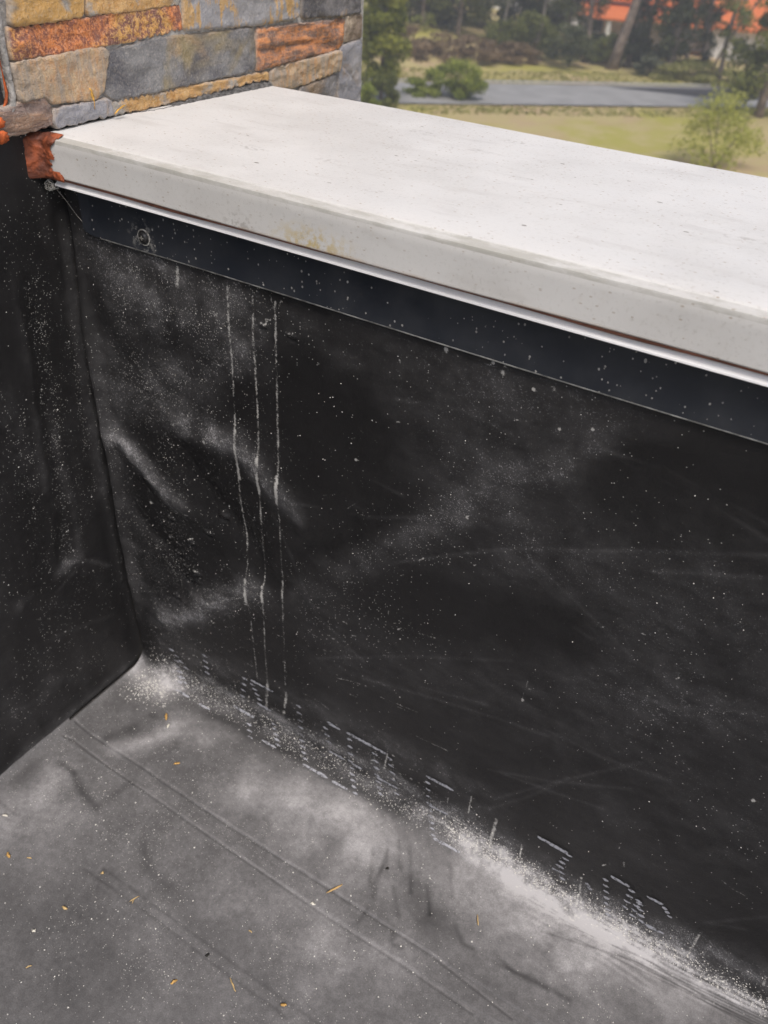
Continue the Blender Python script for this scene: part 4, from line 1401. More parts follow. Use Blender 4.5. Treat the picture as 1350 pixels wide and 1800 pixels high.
PRINT = [
    [(2047,851),(2403,852),4.2],
    [(1738,108),(2086,110),5],
    [(2332,-201),(2564,-198),4.2],
    [(817,-175),(1073,-185),5],
    [(1246,-200),(1440,-188),4],
    [(2130,467),(2353,459),4.2],
    [(3226,840),(3429,829),4.2],
    [(3520,839),(4097,833),4.2],
    [(3001,-213),(3378,-207),5],
    [(3453,-218),(3679,-206),5],
    [(3268,318),(3510,314),4],
    [(3613,310),(3765,311),4],
    [(3974,310),(4195,310),4],
    [(4626,832),(4986,832),4.6],
    [(4901,-191),(5249,-180),5],
    [(4711,334),(4965,348),4],
    [(6029,819),(6385,807),5],
    [(6866,822),(7074,812),4],
    [(7258,814),(7432,821),4],
    [(7358,352),(7552,369),4],
    [(2764,845),(2843,844),3.4],
    [(2772,719),(2852,718),3.4],
    [(2781,591),(2861,590),3.4],
    [(2789,461),(2870,461),3.4],
    [(2798,330),(2879,330),3.4],
    [(2816,191),(2897,191),3.4],
    [(2852,81),(2933,82),3.4],
    [(2896,-14),(2977,-13),3.4],
    [(2948,-105),(3029,-104),3.4],
    [(3172,711),(3249,710),3.4],
    [(3199,599),(3277,598),3.4],
    [(3227,485),(3305,485),3.4],
    [(3527,742),(3602,741),3.4],
    [(3539,611),(3614,610),3.4],
    [(3550,478),(3626,478),3.4],
    [(3562,343),(3638,344),3.4],
    [(3580,201),(3657,201),3.4],
    [(3614,87),(3690,87),3.4],
    [(3655,-12),(3732,-11),3.4],
    [(3703,-105),(3779,-104),3.4],
    [(3756,-198),(3832,-197),3.4],
    [(3886,723),(3968,717),3.4],
    [(3906,603),(3988,597),3.4],
    [(3926,481),(4008,476),3.4],
    [(3946,357),(4029,352),3.4],
    [(3970,225),(4054,220),3.4],
    [(4006,115),(4090,112),3.4],
    [(4049,22),(4133,19),3.4],
    [(1900,807),(1984,806),3.4],
    [(1879,687),(1964,686),3.4],
    [(1859,564),(1945,564),3.4],
    [(1838,440),(1925,440),3.4],
    [(2029,781),(2112,779),3.4],
    [(2062,708),(2146,707),3.4],
    [(2096,635),(2180,634),3.4],
    [(2130,561),(2214,561),3.4],
    [(2365,213),(2449,213),3.4],
    [(2393,113),(2477,114),3.4],
    [(2431,26),(2514,27),3.4],
    [(2474,-54),(2557,-53),3.4],
    [(2523,-132),(2606,-131),3.4],
    [(2015,-65),(2101,-64),3.4],
    [(2069,-166),(2154,-164),3.4],
    [(2133,-270),(2218,-269),3.4],
    [(4092,787),(4172,781),3.4],
    [(4118,672),(4199,666),3.4],
    [(4145,555),(4226,550),3.4],
    [(4172,437),(4253,433),3.4],
    [(4200,318),(4281,314),3.4],
    [(4233,192),(4315,188),3.4],
    [(4624,727),(4693,726),3.4],
    [(4642,607),(4711,606),3.4],
    [(4660,485),(4730,485),3.4],
    [(4679,361),(4749,361),3.4],
    [(4699,229),(4770,229),3.4],
    [(4730,118),(4800,119),3.4],
    [(4766,24),(4836,25),3.4],
    [(4805,-63),(4875,-62),3.4],
    [(4847,-148),(4917,-147),3.4],
    [(6366,789),(6438,789),3.4],
    [(6343,699),(6416,699),3.4],
    [(6320,608),(6394,608),3.4],
    [(6297,516),(6371,516),3.4],
    [(6273,422),(6348,423),3.4],
    [(6325,528),(6393,523),3.4],
    [(6349,435),(6418,431),3.4],
    [(6373,342),(6442,338),3.4],
    [(6800,715),(6865,710),3.4],
    [(6824,622),(6890,617),3.4],
    [(6849,528),(6914,523),3.4],
    [(6874,433),(6940,428),3.4],
    [(6899,337),(6965,333),3.4],
    [(6924,232),(6991,228),3.4],
    [(6950,144),(7016,141),3.4],
    [(7071,770),(7147,766),3.4],
    [(7071,664),(7147,660),3.4],
    [(7070,557),(7147,554),3.4],
    [(7070,449),(7147,445),3.4],
    [(7171,665),(7246,661),3.4],
    [(7172,571),(7248,567),3.4],
    [(7173,476),(7249,473),3.4],
    [(7175,380),(7251,376),3.4],
    [(7191,629),(7267,625),3.4],
    [(7220,543),(7296,540),3.4],
    [(7249,457),(7325,453),3.4],
    [(7278,369),(7354,366),3.4],
    [(7432,782),(7487,781),3.4],
    [(7467,739),(7522,738),3.4],
    [(7502,695),(7557,695),3.4],
    [(6651,481),(6712,471),3.4],
    [(6679,439),(6741,429),3.4],
    [(601,571),(694,570),3.4],
    [(678,498),(771,497),3.4],
    [(755,425),(848,424),3.4],
    [(833,351),(926,351),3.4],
    [(724,180),(818,180),3.4],
    [(773,95),(867,96),3.4],
    [(831,20),(925,21),3.4],
    [(1229,831),(1317,829),3.4],
    [(1231,724),(1320,723),3.4],
    [(1234,616),(1323,616),3.4],
    [(1236,508),(1326,507),3.4],
    [(671,389),(765,389),3.4],
    [(668,268),(762,268),3.4],
    [(686,156),(780,156),3.4],
    [(720,64),(814,65),3.4],
    [(765,-19),(858,-18),3.4],
]
DEBRIS_AT = [('stick', (4319, -1289), (4226, -1470)), ('leaf', (994, -584), (1068, -673)), ('leaf', (1636, -1131), (1695, -1081)), ('chip', (1151, -697), (1172, -762)), ('leaf', (896, -3067), (975, -3100)), ('needle', (1133, -2986), (1187, -2968)), ('chip', (1909, -3163), (1979, -3155)), ('needle', (2475, -2730), (2516, -2626)), ('chip', (1965, -2661), (1996, -2648)), ('leaf', (3445, -3126), (3476, -3059)), ('needle', (3907, -2751), (4046, -2827)), ('leaf', (4503, -2679), (4556, -2645)), ('needle', (5755, -763), (5820, -865)), ('needle', (2105, -3810), (2140, -3760)), ('chip', (4135, -1648), (4192, -1642)), ('chip', (1863, -3527), (1878, -3488)), ('leaf', (3553, -2722), (3585, -2687)), ('chip', (456, -2778), (524, -2760)), ('needle', (3759, -2265), (3805, -2264)), ('chip', (4623, -850), (4658, -844))]


# ------------------------------------------------------------------ helpers
class NT:
    """small node-tree builder"""
    def __init__(self, name):
        self.m = bpy.data.materials.new(name); self.m.use_nodes = True
        self.t = self.m.node_tree; self.n = self.t.nodes; self.l = self.t.links
        self.b = [x for x in self.n if x.type == 'BSDF_PRINCIPLED'][0]
        self.tc = None
    def new(self, typ, **kw):
        n = self.n.new(typ)
        for k, v in kw.items(): setattr(n, k, v)
        return n
    def put(self, inp, v):
        if hasattr(v, 'is_output'): self.l.new(v, inp)
        elif v is not None:
            if hasattr(v, '__len__') and inp.type == 'RGBA' and len(v) == 3: v = (*v, 1)
            inp.default_value = v
    def obj(self):
        if not self.tc: self.tc = self.new('ShaderNodeTexCoord')
        return self.tc.outputs['Object']
    def mapping(self, scale, v=None, loc=(0, 0, 0), rot=(0, 0, 0)):
        m = self.new('ShaderNodeMapping'); self.l.new(v or self.obj(), m.inputs[0])
        m.inputs['Scale'].default_value = scale; m.inputs['Location'].default_value = loc; m.inputs['Rotation'].default_value = rot
        return m.outputs[0]
    def noise(self, scale, detail=4, v=None, rough=.55, dist=0.0):
        n = self.new('ShaderNodeTexNoise'); self.l.new(v or self.obj(), n.inputs['Vector'])
        n.inputs['Scale'].default_value = scale; n.inputs['Detail'].default_value = detail
        n.inputs['Roughness'].default_value = rough; n.inputs['Distortion'].default_value = dist
        return n.outputs['Fac']
    def voro(self, scale, v=None, feature='F1'):
        n = self.new('ShaderNodeTexVoronoi', feature=feature); self.l.new(v or self.obj(), n.inputs['Vector'])
        n.inputs['Scale'].default_value = scale
        return n
    def attr(self, name):
        n = self.new('ShaderNodeAttribute', attribute_name=name); return n.outputs['Fac']
    def math(self, op, a, b=None, c=None, clamp=False):
        n = self.new('ShaderNodeMath', operation=op, use_clamp=clamp)
        self.put(n.inputs[0], a)
        if b is not None: self.put(n.inputs[1], b)
        if c is not None: self.put(n.inputs[2], c)
        return n.outputs[0]
    def ramp(self, v, a, b, lo=0.0, hi=1.0, smooth=True):
        n = self.new('ShaderNodeMapRange', interpolation_type='SMOOTHSTEP' if smooth else 'LINEAR')
        self.put(n.inputs[0], v)
        for i, x in zip((1, 2, 3, 4), (a, b, lo, hi)): self.put(n.inputs[i], x)
        return n.outputs[0]
    def mix(self, f, a, b, blend='MIX'):
        n = self.new('ShaderNodeMix', data_type='RGBA', blend_type=blend)
        self.put(n.inputs[0], f); self.put(n.inputs[6], a); self.put(n.inputs[7], b)
        return n.outputs[2]
    def xyz(self, v=None):
        n = self.new('ShaderNodeSeparateXYZ'); self.l.new(v or self.obj(), n.inputs[0]); return n.outputs
    def bump(self, h, strength, dist=.001, prev=None):
        n = self.new('ShaderNodeBump'); self.put(n.inputs['Height'], h)
        n.inputs['Strength'].default_value = strength; n.inputs['Distance'].default_value = dist
        if prev: self.l.new(prev, n.inputs['Normal'])
        return n.outputs[0]
    def out(self, color=None, rough=None, spec=None, normal=None, metal=None):
        self.put(self.b.inputs['Base Color'], color)
        self.put(self.b.inputs['Roughness'], rough)
        self.put(self.b.inputs['Specular IOR Level'], spec)
        self.put(self.b.inputs['Metallic'], metal)
        if normal: self.l.new(normal, self.b.inputs['Normal'])
        return self.m

def tag(o, label=None, cat=None, group=None, kind=None):
    if label: o['label'] = label
    if cat: o['category'] = cat
    if group: o['group'] = group
    if kind: o['kind'] = kind
    return o
def empty(name, loc=(0, 0, 0)):
    o = bpy.data.objects.new(name, None); COL.objects.link(o); o.location = loc; o.empty_display_size = .05
    return o
def link(name, me, mat, parent=None):
    o = bpy.data.objects.new(name, me); COL.objects.link(o)
    if mat and not me.materials: me.materials.append(mat)
    if parent:
        o.parent = parent; o.location = -parent.location if parent.type == 'EMPTY' else (0, 0, 0)
    return o
def mesh_np(name, V, F, smooth=True, attrs=None):
    """V (n,3), F (m,k) numpy with k = 3 or 4"""
    V = np.asarray(V, dtype=np.float32); F = np.asarray(F, dtype=np.int32)
    me = bpy.data.meshes.new(name); k = F.shape[1]
    me.vertices.add(len(V)); me.vertices.foreach_set('co', V.ravel())
    me.loops.add(F.size); me.loops.foreach_set('vertex_index', F.ravel())
    me.polygons.add(len(F)); me.polygons.foreach_set('loop_start', np.arange(0, F.size, k, dtype=np.int32))
    me.polygons.foreach_set('loop_total', np.full(len(F), k, dtype=np.int32))
    me.polygons.foreach_set('use_smooth', np.full(len(F), smooth))
    for n, (dom, arr) in (attrs or {}).items():
        a = me.attributes.new(n, 'FLOAT', dom); a.data.foreach_set('value', np.asarray(arr, dtype=np.float32).ravel())
    me.update(calc_edges=True); me.validate()
    return me
def mesh_py(name, V, F, smooth=False):
    me = bpy.data.meshes.new(name); me.from_pydata([tuple(v) for v in V], [], F); me.update()
    if smooth: me.polygons.foreach_set('use_smooth', [True]*len(me.polygons))
    return me
def grid_faces(nx, nt):
    i = np.arange(nx-1)[:, None]*nt + np.arange(nt-1)[None, :]
    i = i.ravel(); return np.stack([i, i+nt, i+nt+1, i+1], 1)
class MB:
    def __init__(self): self.V = []; self.F = []
    def box(self, a, b):
        n = len(self.V); x0, y0, z0 = a; x1, y1, z1 = b
        self.V += [(x0,y0,z0),(x1,y0,z0),(x1,y1,z0),(x0,y1,z0),(x0,y0,z1),(x1,y0,z1),(x1,y1,z1),(x0,y1,z1)]
        self.F += [tuple(n+i for i in f) for f in ((0,3,2,1),(4,5,6,7),(0,1,5,4),(1,2,6,5),(2,3,7,6),(3,0,4,7))]
        return self
    def tube(self, pts, rad, sides=8, cap=True):
        pts = [Vector(p) for p in pts]; n0 = len(self.V)
        rads = rad if hasattr(rad, '__len__') else [rad]*len(pts)
        for i, p in enumerate(pts):
            d = (pts[min(i+1, len(pts)-1)] - pts[max(i-1, 0)]).normalized()
            a = d.orthogonal().normalized() if i == 0 else (a - d*a.dot(d)).normalized()
            b = d.cross(a)
            for k in range(sides):
                t = 2*math.pi*k/sides
                self.V.append(tuple(p + (a*math.cos(t) + b*math.sin(t))*rads[i]))
        for i in range(len(pts)-1):
            for k in range(sides):
                q = n0+i*sides+k; r = n0+i*sides+(k+1) % sides
                self.F.append((q, r, r+sides, q+sides))
        if cap:
            self.F.append(tuple(n0+k for k in range(sides))[::-1]); e = n0+(len(pts)-1)*sides
            self.F.append(tuple(e+k for k in range(sides)))
        return self
    def quad(self, *p):
        n = len(self.V); self.V += [tuple(q) for q in p]; self.F.append(tuple(range(n, n+len(p)))); return self
    def build(self, name, mat, parent=None, smooth=False):
        return link(name, mesh_py(name, self.V, self.F, smooth), mat, parent)
def vnoise(x, y, seed=0):
    """cheap smooth value noise in numpy, about -1..1"""
    x = np.asarray(x, float); y = np.asarray(y, float)
    xi = np.floor(x).astype(np.int64); yi = np.floor(y).astype(np.int64); xf = x-xi; yf = y-yi
    def h(a, b):
        n = (a*374761393 + b*668265263 + seed*1442695041) & 0xffffffff
        n = ((n ^ (n >> 13))*1274126177) & 0xffffffff
        return ((n ^ (n >> 16)) & 0xffff)/32767.5 - 1
    u = xf*xf*(3-2*xf); v = yf*yf*(3-2*yf)
    return (h(xi, yi)*(1-u)+h(xi+1, yi)*u)*(1-v) + (h(xi, yi+1)*(1-u)+h(xi+1, yi+1)*u)*v
def fbm(x, y, oct=4, seed=0):
    s = 0; a = .5
    for k in range(oct): s = s+a*vnoise(x*2**k, y*2**k, seed+k*17); a *= .5
    return s
def sstep(a, b, x):
    t = np.clip((x-a)/(b-a), 0, 1); return t*t*(3-2*t)
def paint(strokes, X, T):
    """lay the strokes on a grid of surface coordinates (X increasing, T increasing)"""
    ch = {k: np.zeros((len(X), len(T))) for k in 'dwsh'}
    wob_cache = {}
    for c, amp, w, pts in strokes:
        P = np.array(pts)/1e4; w = max(w/1e4, .0007)
        lo = P.min(0)-2.6*w; hi = P.max(0)+2.6*w
        i0, i1 = np.searchsorted(X, (lo[0], hi[0])); j0, j1 = np.searchsorted(T, (lo[1], hi[1]))
        if i1 <= i0 or j1 <= j0: continue
        GX, GT = np.meshgrid(X[i0:i1], T[j0:j1], indexing='ij')
        if w > .004:
            k = min(w*.55, .02)
            GX, GT = GX + k*fbm(GX/.03, GT/.03, 3, 5), GT + k*fbm(GX/.03+9, GT/.03, 3, 8)
        d2 = np.full(GX.shape, 1e9)
        for a, b in zip(P[:-1], P[1:]):
            ab = b-a; L = max((ab**2).sum(), 1e-12)
            t = np.clip(((GX-a[0])*ab[0]+(GT-a[1])*ab[1])/L, 0, 1)
            d2 = np.minimum(d2, (GX-a[0]-t*ab[0])**2+(GT-a[1]-t*ab[1])**2)
        g = amp*np.exp(-d2/(w*w))
        if c == 'w': g = g*(.85+.30*vnoise(GX/.005, GT/.009, 3)+.38*vnoise(GX/.0022, GT/.0032, 4))
        if c == 'd' and w > .006: g = g*np.clip(1+np.where(GT < -.02, .5, 1.1)*fbm(GX/.022, GT/.022, 4, 15), .1, 2)
        s = ch[c][i0:i1, j0:j1]
        if c in 'ws': np.maximum(s, g, out=s)
        else: s += g
    return ch

# ------------------------------------------------------------------ materials
def mat_membrane(name):
    t = NT(name)
    dust, white, speck, grain = t.attr('dust'), t.attr('white'), t.attr('speck'), t.attr('grain')
    nA = t.noise(22, 6, rough=.62); nB = t.noise(130, 5, rough=.6); nC = t.noise(700, 3, rough=.6); nS = t.noise(620, 2, rough=.8); nD = t.noise(12, 4)
    k = t.math('MULTIPLY', dust, t.ramp(nA, .3, .7, .84, 1.16))
    k = t.math('MULTIPLY', k, t.ramp(nB, .3, .7, .86, 1.14))
    kf = t.math('MULTIPLY', k, t.ramp(nC, .3, .7, .84, 1.16))                 # even film on the floor
    thr = t.math('SUBTRACT', .66, t.math('MULTIPLY', dust, .38))                # stippled powder clinging to the wall
    st = t.math('MULTIPLY', t.ramp(t.math('SUBTRACT', nS, thr), -.04, .09), t.ramp(nB, .3, .7, .12, .62))
    wipe = t.noise(30, 5, t.mapping((.7, 1, 1.7), rot=(0, .45, 0)), rough=.65)
    k = t.math('MULTIPLY', k, t.ramp(wipe, .3, .7, .86, 1.14))
    kw = t.math('ADD', t.math('MULTIPLY', k, t.ramp(wipe, .30, .70, .38, .74)), t.math('MULTIPLY', st, t.ramp(dust, .01, .16)))
    k = t.math('ADD', t.math('MULTIPLY', kf, t.math('SUBTRACT', 1.0, grain)), t.math('MULTIPLY', kw, grain), clamp=True)
    rubber = t.mix(nA, (.0085, .0080, .0083), (.0145, .0138, .0140))
    col = t.mix(k, rubber, (.47, .459, .462))
    # residue: broken, grainy
    w = t.math('ADD', t.math('MULTIPLY', white, .85), t.math('MULTIPLY', t.math('SUBTRACT', t.noise(520, 3, rough=.75), .5), 1.25))
    w = t.math('MULTIPLY', t.ramp(w, .20, .66), t.ramp(white, .05, .34))
    col = t.mix(t.math('MULTIPLY', w, .72), col, (.60, .585, .55))
    # grit specks of two sizes, gathered in drifts
    sp = t.math('MULTIPLY', speck, t.ramp(nD, .38, .64, .25, 1.5))
    v1 = t.voro(520); s1 = t.math('LESS_THAN', v1.outputs['Distance'], .28)
    r1 = t.new('ShaderNodeSeparateColor'); t.l.new(v1.outputs['Color'], r1.inputs[0])
    p1 = t.math('GREATER_THAN', r1.outputs[0], t.math('SUBTRACT', 1.0, t.math('MULTIPLY', sp, .62)))
    m1 = t.math('MULTIPLY', t.math('MULTIPLY', s1, p1), t.ramp(r1.outputs[1], 0, 1, .06, .75))
    v2 = t.voro(230); s2 = t.math('LESS_THAN', v2.outputs['Distance'], t.ramp(nB, .3, .7, .05, .22))
    r2 = t.new('ShaderNodeSeparateColor'); t.l.new(v2.outputs['Color'], r2.inputs[0])
    p2 = t.math('GREATER_THAN', r2.outputs[0], t.math('SUBTRACT', 1.0, t.math('MULTIPLY', sp, .14)))
    m2 = t.math('MULTIPLY', t.math('MULTIPLY', s2, p2), t.ramp(r2.outputs[1], 0, 1, .25, 1.0))
    col = t.mix(m1, col, (.5, .49, .46)); col = t.mix(m2, col, (.76, .745, .70))
    rough = t.ramp(k, 0, .4, .44, .92)
    nrm = t.bump(nC, .35, .0006); nrm = t.bump(nB, .25, .0012, nrm)
    return t.out(col, rough, t.ramp(k, 0, .3, .38, .12), nrm)
def mat_coping():
    t = NT('white_painted_metal'); p = t.xyz()
    n1 = t.noise(9, 5); n2 = t.noise(60, 5, rough=.65); st = t.noise(45, 4, t.mapping((.25, 1, 1))); f = t.noise(900, 2)
    col = t.mix(t.ramp(n1, .35, .7), (.675, .665, .64), (.60, .588, .562))
    col = t.mix(t.ramp(st, .55, .72, 0, .38), col, (.50, .48, .45))
    col = t.mix(t.ramp(n2, .62, .74, 0, .22), col, (.55, .50, .43))
    v = t.voro(85, t.mapping((.55, 1, 1))); r = t.new('ShaderNodeSeparateColor'); t.l.new(v.outputs['Color'], r.inputs[0])
    dot = t.math('MULTIPLY', t.math('LESS_THAN', v.outputs['Distance'], t.ramp(n2, .35, .7, .02, .15)), t.math('MULTIPLY', t.math('GREATER_THAN', r.outputs[0], .66), t.ramp(p[1], -.016, -.010, .15, 1)))
    col = t.mix(t.math('MULTIPLY', dot, t.ramp(r.outputs[1], 0, 1, .3, .9)), col, (.22, .20, .17))
    v3 = t.voro(28, t.mapping((.4, 1, 1))); r3 = t.new('ShaderNodeSeparateColor'); t.l.new(v3.outputs['Color'], r3.inputs[0])
    sm = t.math('MULTIPLY', t.ramp(v3.outputs['Distance'], .30, .05), t.math('GREATER_THAN', r3.outputs[0], .6))
    sm = t.math('MULTIPLY', sm, t.ramp(t.noise(190, 4), .48, .62))
    col = t.mix(t.math('MULTIPLY', sm, .6), col, (.33, .31, .28))
    v4 = t.voro(330, t.mapping((.5, 1, 1))); r4 = t.new('ShaderNodeSeparateColor'); t.l.new(v4.outputs['Color'], r4.inputs[0])
    fine = t.math('MULTIPLY', t.math('LESS_THAN', v4.outputs['Distance'], .2), t.math('GREATER_THAN', r4.outputs[0], t.ramp(p[1], .0, .32, .78, .5)))
    col = t.mix(t.math('MULTIPLY', fine, t.ramp(r4.outputs[1], 0, 1, .3, .85)), col, (.36, .29, .22))
    # weathered rolled lip and rim (dirt held in the fold)
    lip = t.math('MULTIPLY', t.ramp(p[1], -.0132, -.0145), t.math('GREATER_THAN', p[2], .7055))
    lipn = t.ramp(t.noise(70, 6, t.mapping((.35, 1, 1)), rough=.7), .38, .66)
    col = t.mix(t.math('MULTIPLY', lip, t.math('MULTIPLY_ADD', lipn, .6, .2)), col, (.40, .39, .345))
    # ochre lichen stain on the lip face
    px = t.math('SUBTRACT', p[0], .315); pz = t.math('SUBTRACT', p[2], .679)
    d = t.math('SQRT', t.math('ADD', t.math('POWER', t.math('MULTIPLY', px, .36), 2), t.math('POWER', pz, 2)))
    stn = t.math('MULTIPLY', t.ramp(d, .020, .0), t.ramp(t.noise(160, 5, rough=.65), .42, .6))
    stn = t.math('MULTIPLY', stn, t.math('LESS_THAN', p[1], -.015))
    col = t.mix(t.math('MULTIPLY', stn, .85), col, (.55, .42, .16))
    # rust bleeding up from the lower hem
    hem = t.math('MULTIPLY', t.ramp(p[2], .6785, .6750, 0, .6), t.math('LESS_THAN', p[1], -.015))
    col = t.mix(t.math('MULTIPLY', hem, t.ramp(t.noise(40, 5, t.mapping((1, 1, .2))), .38, .62, .25, .8)), col, (.40, .24, .12))
    gr = t.math('MULTIPLY', t.ramp(t.noise(260, 5, rough=.75), .52, .72), t.ramp(n1, .3, .7, .25, .7)); col = t.mix(gr, col, (.42, .40, .36))
    nrm = t.bump(f, .18, .0005); nrm = t.bump(t.noise(14, 2), .2, .004, nrm)
    return t.out(col, t.ramp(n2, .3, .7, .55, .75), .25, nrm)
def simple(name, col, rough=.6, spec=.4, metal=0.0, var=.25, scale=30, bump=.0, bscale=200, bdist=.001):
    t = NT(name)
    n = t.noise(scale, 4)
    c = t.mix(t.ramp(n, .3, .7), tuple(v*(1-var) for v in col), tuple(min(1, v*(1+var)) for v in col))
    return t.out(c, rough, spec, t.bump(t.noise(bscale, 4), bump, bdist) if bump else None, metal)
def mat_bar():
    t = NT('black_anodised_metal'); p = t.xyz()
    v = t.voro(260, t.mapping((1, 1, .8))); r = t.new('ShaderNodeSeparateColor'); t.l.new(v.outputs['Color'], r.inputs[0])
    dens = t.ramp(t.noise(9, 3), .35, .65, .80, .35)
    sp = t.math('MULTIPLY', t.math('LESS_THAN', v.outputs['Distance'], t.ramp(t.noise(110, 3), .3, .7, .02, .27)), t.math('GREATER_THAN', r.outputs[0], dens))
    n = t.noise(16, 6, rough=.65)
    col = t.mix(t.ramp(n, .35, .75), (.021, .025, .033), (.042, .045, .052))
    col = t.mix(t.math('MULTIPLY', sp, t.ramp(r.outputs[1], 0, 1, .25, .9)), col, (.62, .60, .55))
    dd = t.math('SQRT', t.math('ADD', t.math('POWER', t.math('SUBTRACT', p[0], .108), 2), t.math('POWER', t.math('SUBTRACT', p[2], .633), 2)))
    sm = t.math('MULTIPLY', t.ramp(dd, .024, .004), t.ramp(t.noise(140, 5, rough=.7), .5, .62))
    col = t.mix(t.math('MULTIPLY', sm, .7), col, (.40, .39, .36))
    return t.out(col, t.ramp(n, .3, .7, .34, .52), .5, t.bump(t.noise(300, 3), .08, .0005))
def mat_stone(kind):
    t = NT('stone_'+kind); o = t.obj()
    n1 = t.noise(26, 6, rough=.6); n2 = t.noise(110, 6, rough=.7); n3 = t.noise(420, 4, rough=.7); n0 = t.noise(11, 4, dist=.6)
    vs = t.noise(70, 5, t.mapping((1, 2.2, .3)), rough=.6)      # vertical streaks
    hs = t.noise(60, 5, t.mapping((1, .35, 2.4)), rough=.65)    # horizontal bedding
    g, o1, r1 = (.25, .245, .255), (.52, .285, .085), (.46, .145, .055)
    if kind == 'ochre_grey': c = t.mix(t.ramp(n0, .46, .54), (.33, .325, .31), t.mix(n2, o1, (.60, .38, .15)))
    elif kind == 'ochre': c = t.mix(t.ramp(n1, .52, .62), t.mix(t.ramp(n2, .3, .7), (.46, .24, .08), (.64, .41, .18)), (.38, .35, .31))
    elif kind == 'grey_ochre': c = t.mix(t.ramp(t.math('ADD', t.math('MULTIPLY', n1, .65), t.math('MULTIPLY', vs, .35)), .49, .56), (.315, .31, .32), t.mix(n2, (.45, .27, .11), (.60, .40, .19)))
    elif kind == 'rust_speckle': c = t.mix(t.ramp(t.math('ADD', t.math('MULTIPLY', n2, .6), t.math('MULTIPLY', n3, .4)), .44, .56), t.mix(n0, (.17, .12, .12), (.36, .12, .06)), t.mix(t.ramp(n0, .42, .58), (.68, .37, .11), (.70, .25, .085)))
    elif kind == 'rust_ridge': c = t.mix(t.ramp(t.math('ADD', t.math('MULTIPLY', hs, .6), t.math('MULTIPLY', n2, .4)), .42, .60), (.20, .13, .105), t.mix(n2, (.68, .22, .07), (.58, .30, .14)))
    elif kind == 'tan': c = t.mix(t.ramp(t.math('ADD', t.math('MULTIPLY', vs, .6), t.math('MULTIPLY', n1, .4)), .40, .60), (.37, .31, .25), t.mix(t.ramp(n2, .35, .65), (.56, .41, .25), (.52, .30, .15)))
    elif kind == 'olive': c = t.mix(t.ramp(n0, .44, .58), t.mix(t.ramp(n1, .3, .7), (.12, .118, .128), (.26, .255, .25)), t.mix(n2, (.22, .18, .095), (.36, .29, .17)))
    elif kind == 'dark': c = t.mix(t.ramp(n1, .3, .7), (.11, .108, .118), (.26, .25, .255))
    elif kind == 'brown_end': c = t.mix(t.ramp(n1, .45, .6), (.22, .17, .13), (.44, .36, .27))
    elif kind == 'brown': c = t.mix(t.ramp(hs, .4, .6), (.24, .175, .15), (.37, .235, .16))
    else: c = t.mix(t.ramp(n1, .4, .65), (.25, .25, .275), (.37, .36, .375))
    if kind in ('dark', 'grey', 'olive'): c = t.mix(t.ramp(t.noise(17, 5, dist=.8), .55, .68, 0, .6), c, (.40, .27, .15))
    c = t.mix(t.ramp(n3, .45, .75, 0, .35), c, (.60, .54, .47), )
    c = t.mix(t.ramp(t.attr('rim'), .0, 1, 0, .7), c, (.52, .45, .38))        # paler towards the arris
    b = t.bump(t.noise(48, 6, rough=.78), .8, .006); b = t.bump(n3, .8, .0009, b); b = t.bump(hs if kind in ('rust_ridge', 'brown') else n2, .9, .0026, b)
    return t.out(c, .82, .25, b)

M_MEM = mat_membrane('rubber_membrane')
M_COP = mat_coping()
M_BAR = mat_bar()

# ------------------------------------------------------------------ membrane sheets
RC = 0.03                       # cove radius at the foot of the parapet
RS = 0.014                      # small cove at the foot of the side wall
LAP1, LAP2 = -0.1405, -0.163    # two layers of the lap seam on the floor
def axis(fine0, fine1, step, *coarse):
    return np.concatenate([np.arange(fine0, fine1, step), np.array(coarse)])
def cove_left(x):
    d = np.clip(RS-np.maximum(x, .0004), 0, RS); return RS-np.sqrt(np.maximum(RS*RS-d*d, 0))
def base_dust(GX, GT):
    wall = .017+.010*sstep(.15, .5, GX)+.036*fbm(GX/.11, GT/.09, 4, 77)
    lim = .010-.010*sstep(.6, .2, GX)
    f = sstep(lim+.012, lim-.040, GT)
    film = .27+.04*vnoise(GX/.16, GT/.12, 3)+.022*vnoise(GX/.05, GT/.04, 4)
    return wall*(1-f)+film*f
def weave(GX, GT):
    """fine ribs pressed into the dusty fold at the right foot of the wall"""
    m = sstep(.55, .72, GX)*np.exp(-((GT+.012)/.035)**2)
    return m*.45*np.sin(GT/.0042*2*math.pi*.5+2.2*vnoise(GX/.05, GT/.01, 2)+1.5*fbm(GX/.02, GT/.02, 3, 6))*(.4+.8*vnoise(GX/.03, GT/.012, 9))
def speck_base(GX, GT):
    return .02+.17*sstep(-.02, -.05, GT)+.13*sstep(.35, .1, GX)
def sheet_attrs(ch, GX, GT):
    d = base_dust(GX, GT)+ch['d']; d = d*(1+weave(GX, GT))
    return {'dust': ('POINT', np.clip(d, .012, 1.2)), 'white': ('POINT', np.clip(ch['w'], 0, 1)), 'speck': ('POINT', np.clip(speck_base(GX, GT)+ch['s'], 0, 1.2)),
            'grain': ('POINT', sstep(-.030, .012, GT+.012*fbm(GX/.05, GT/.05, 3, 61)))}

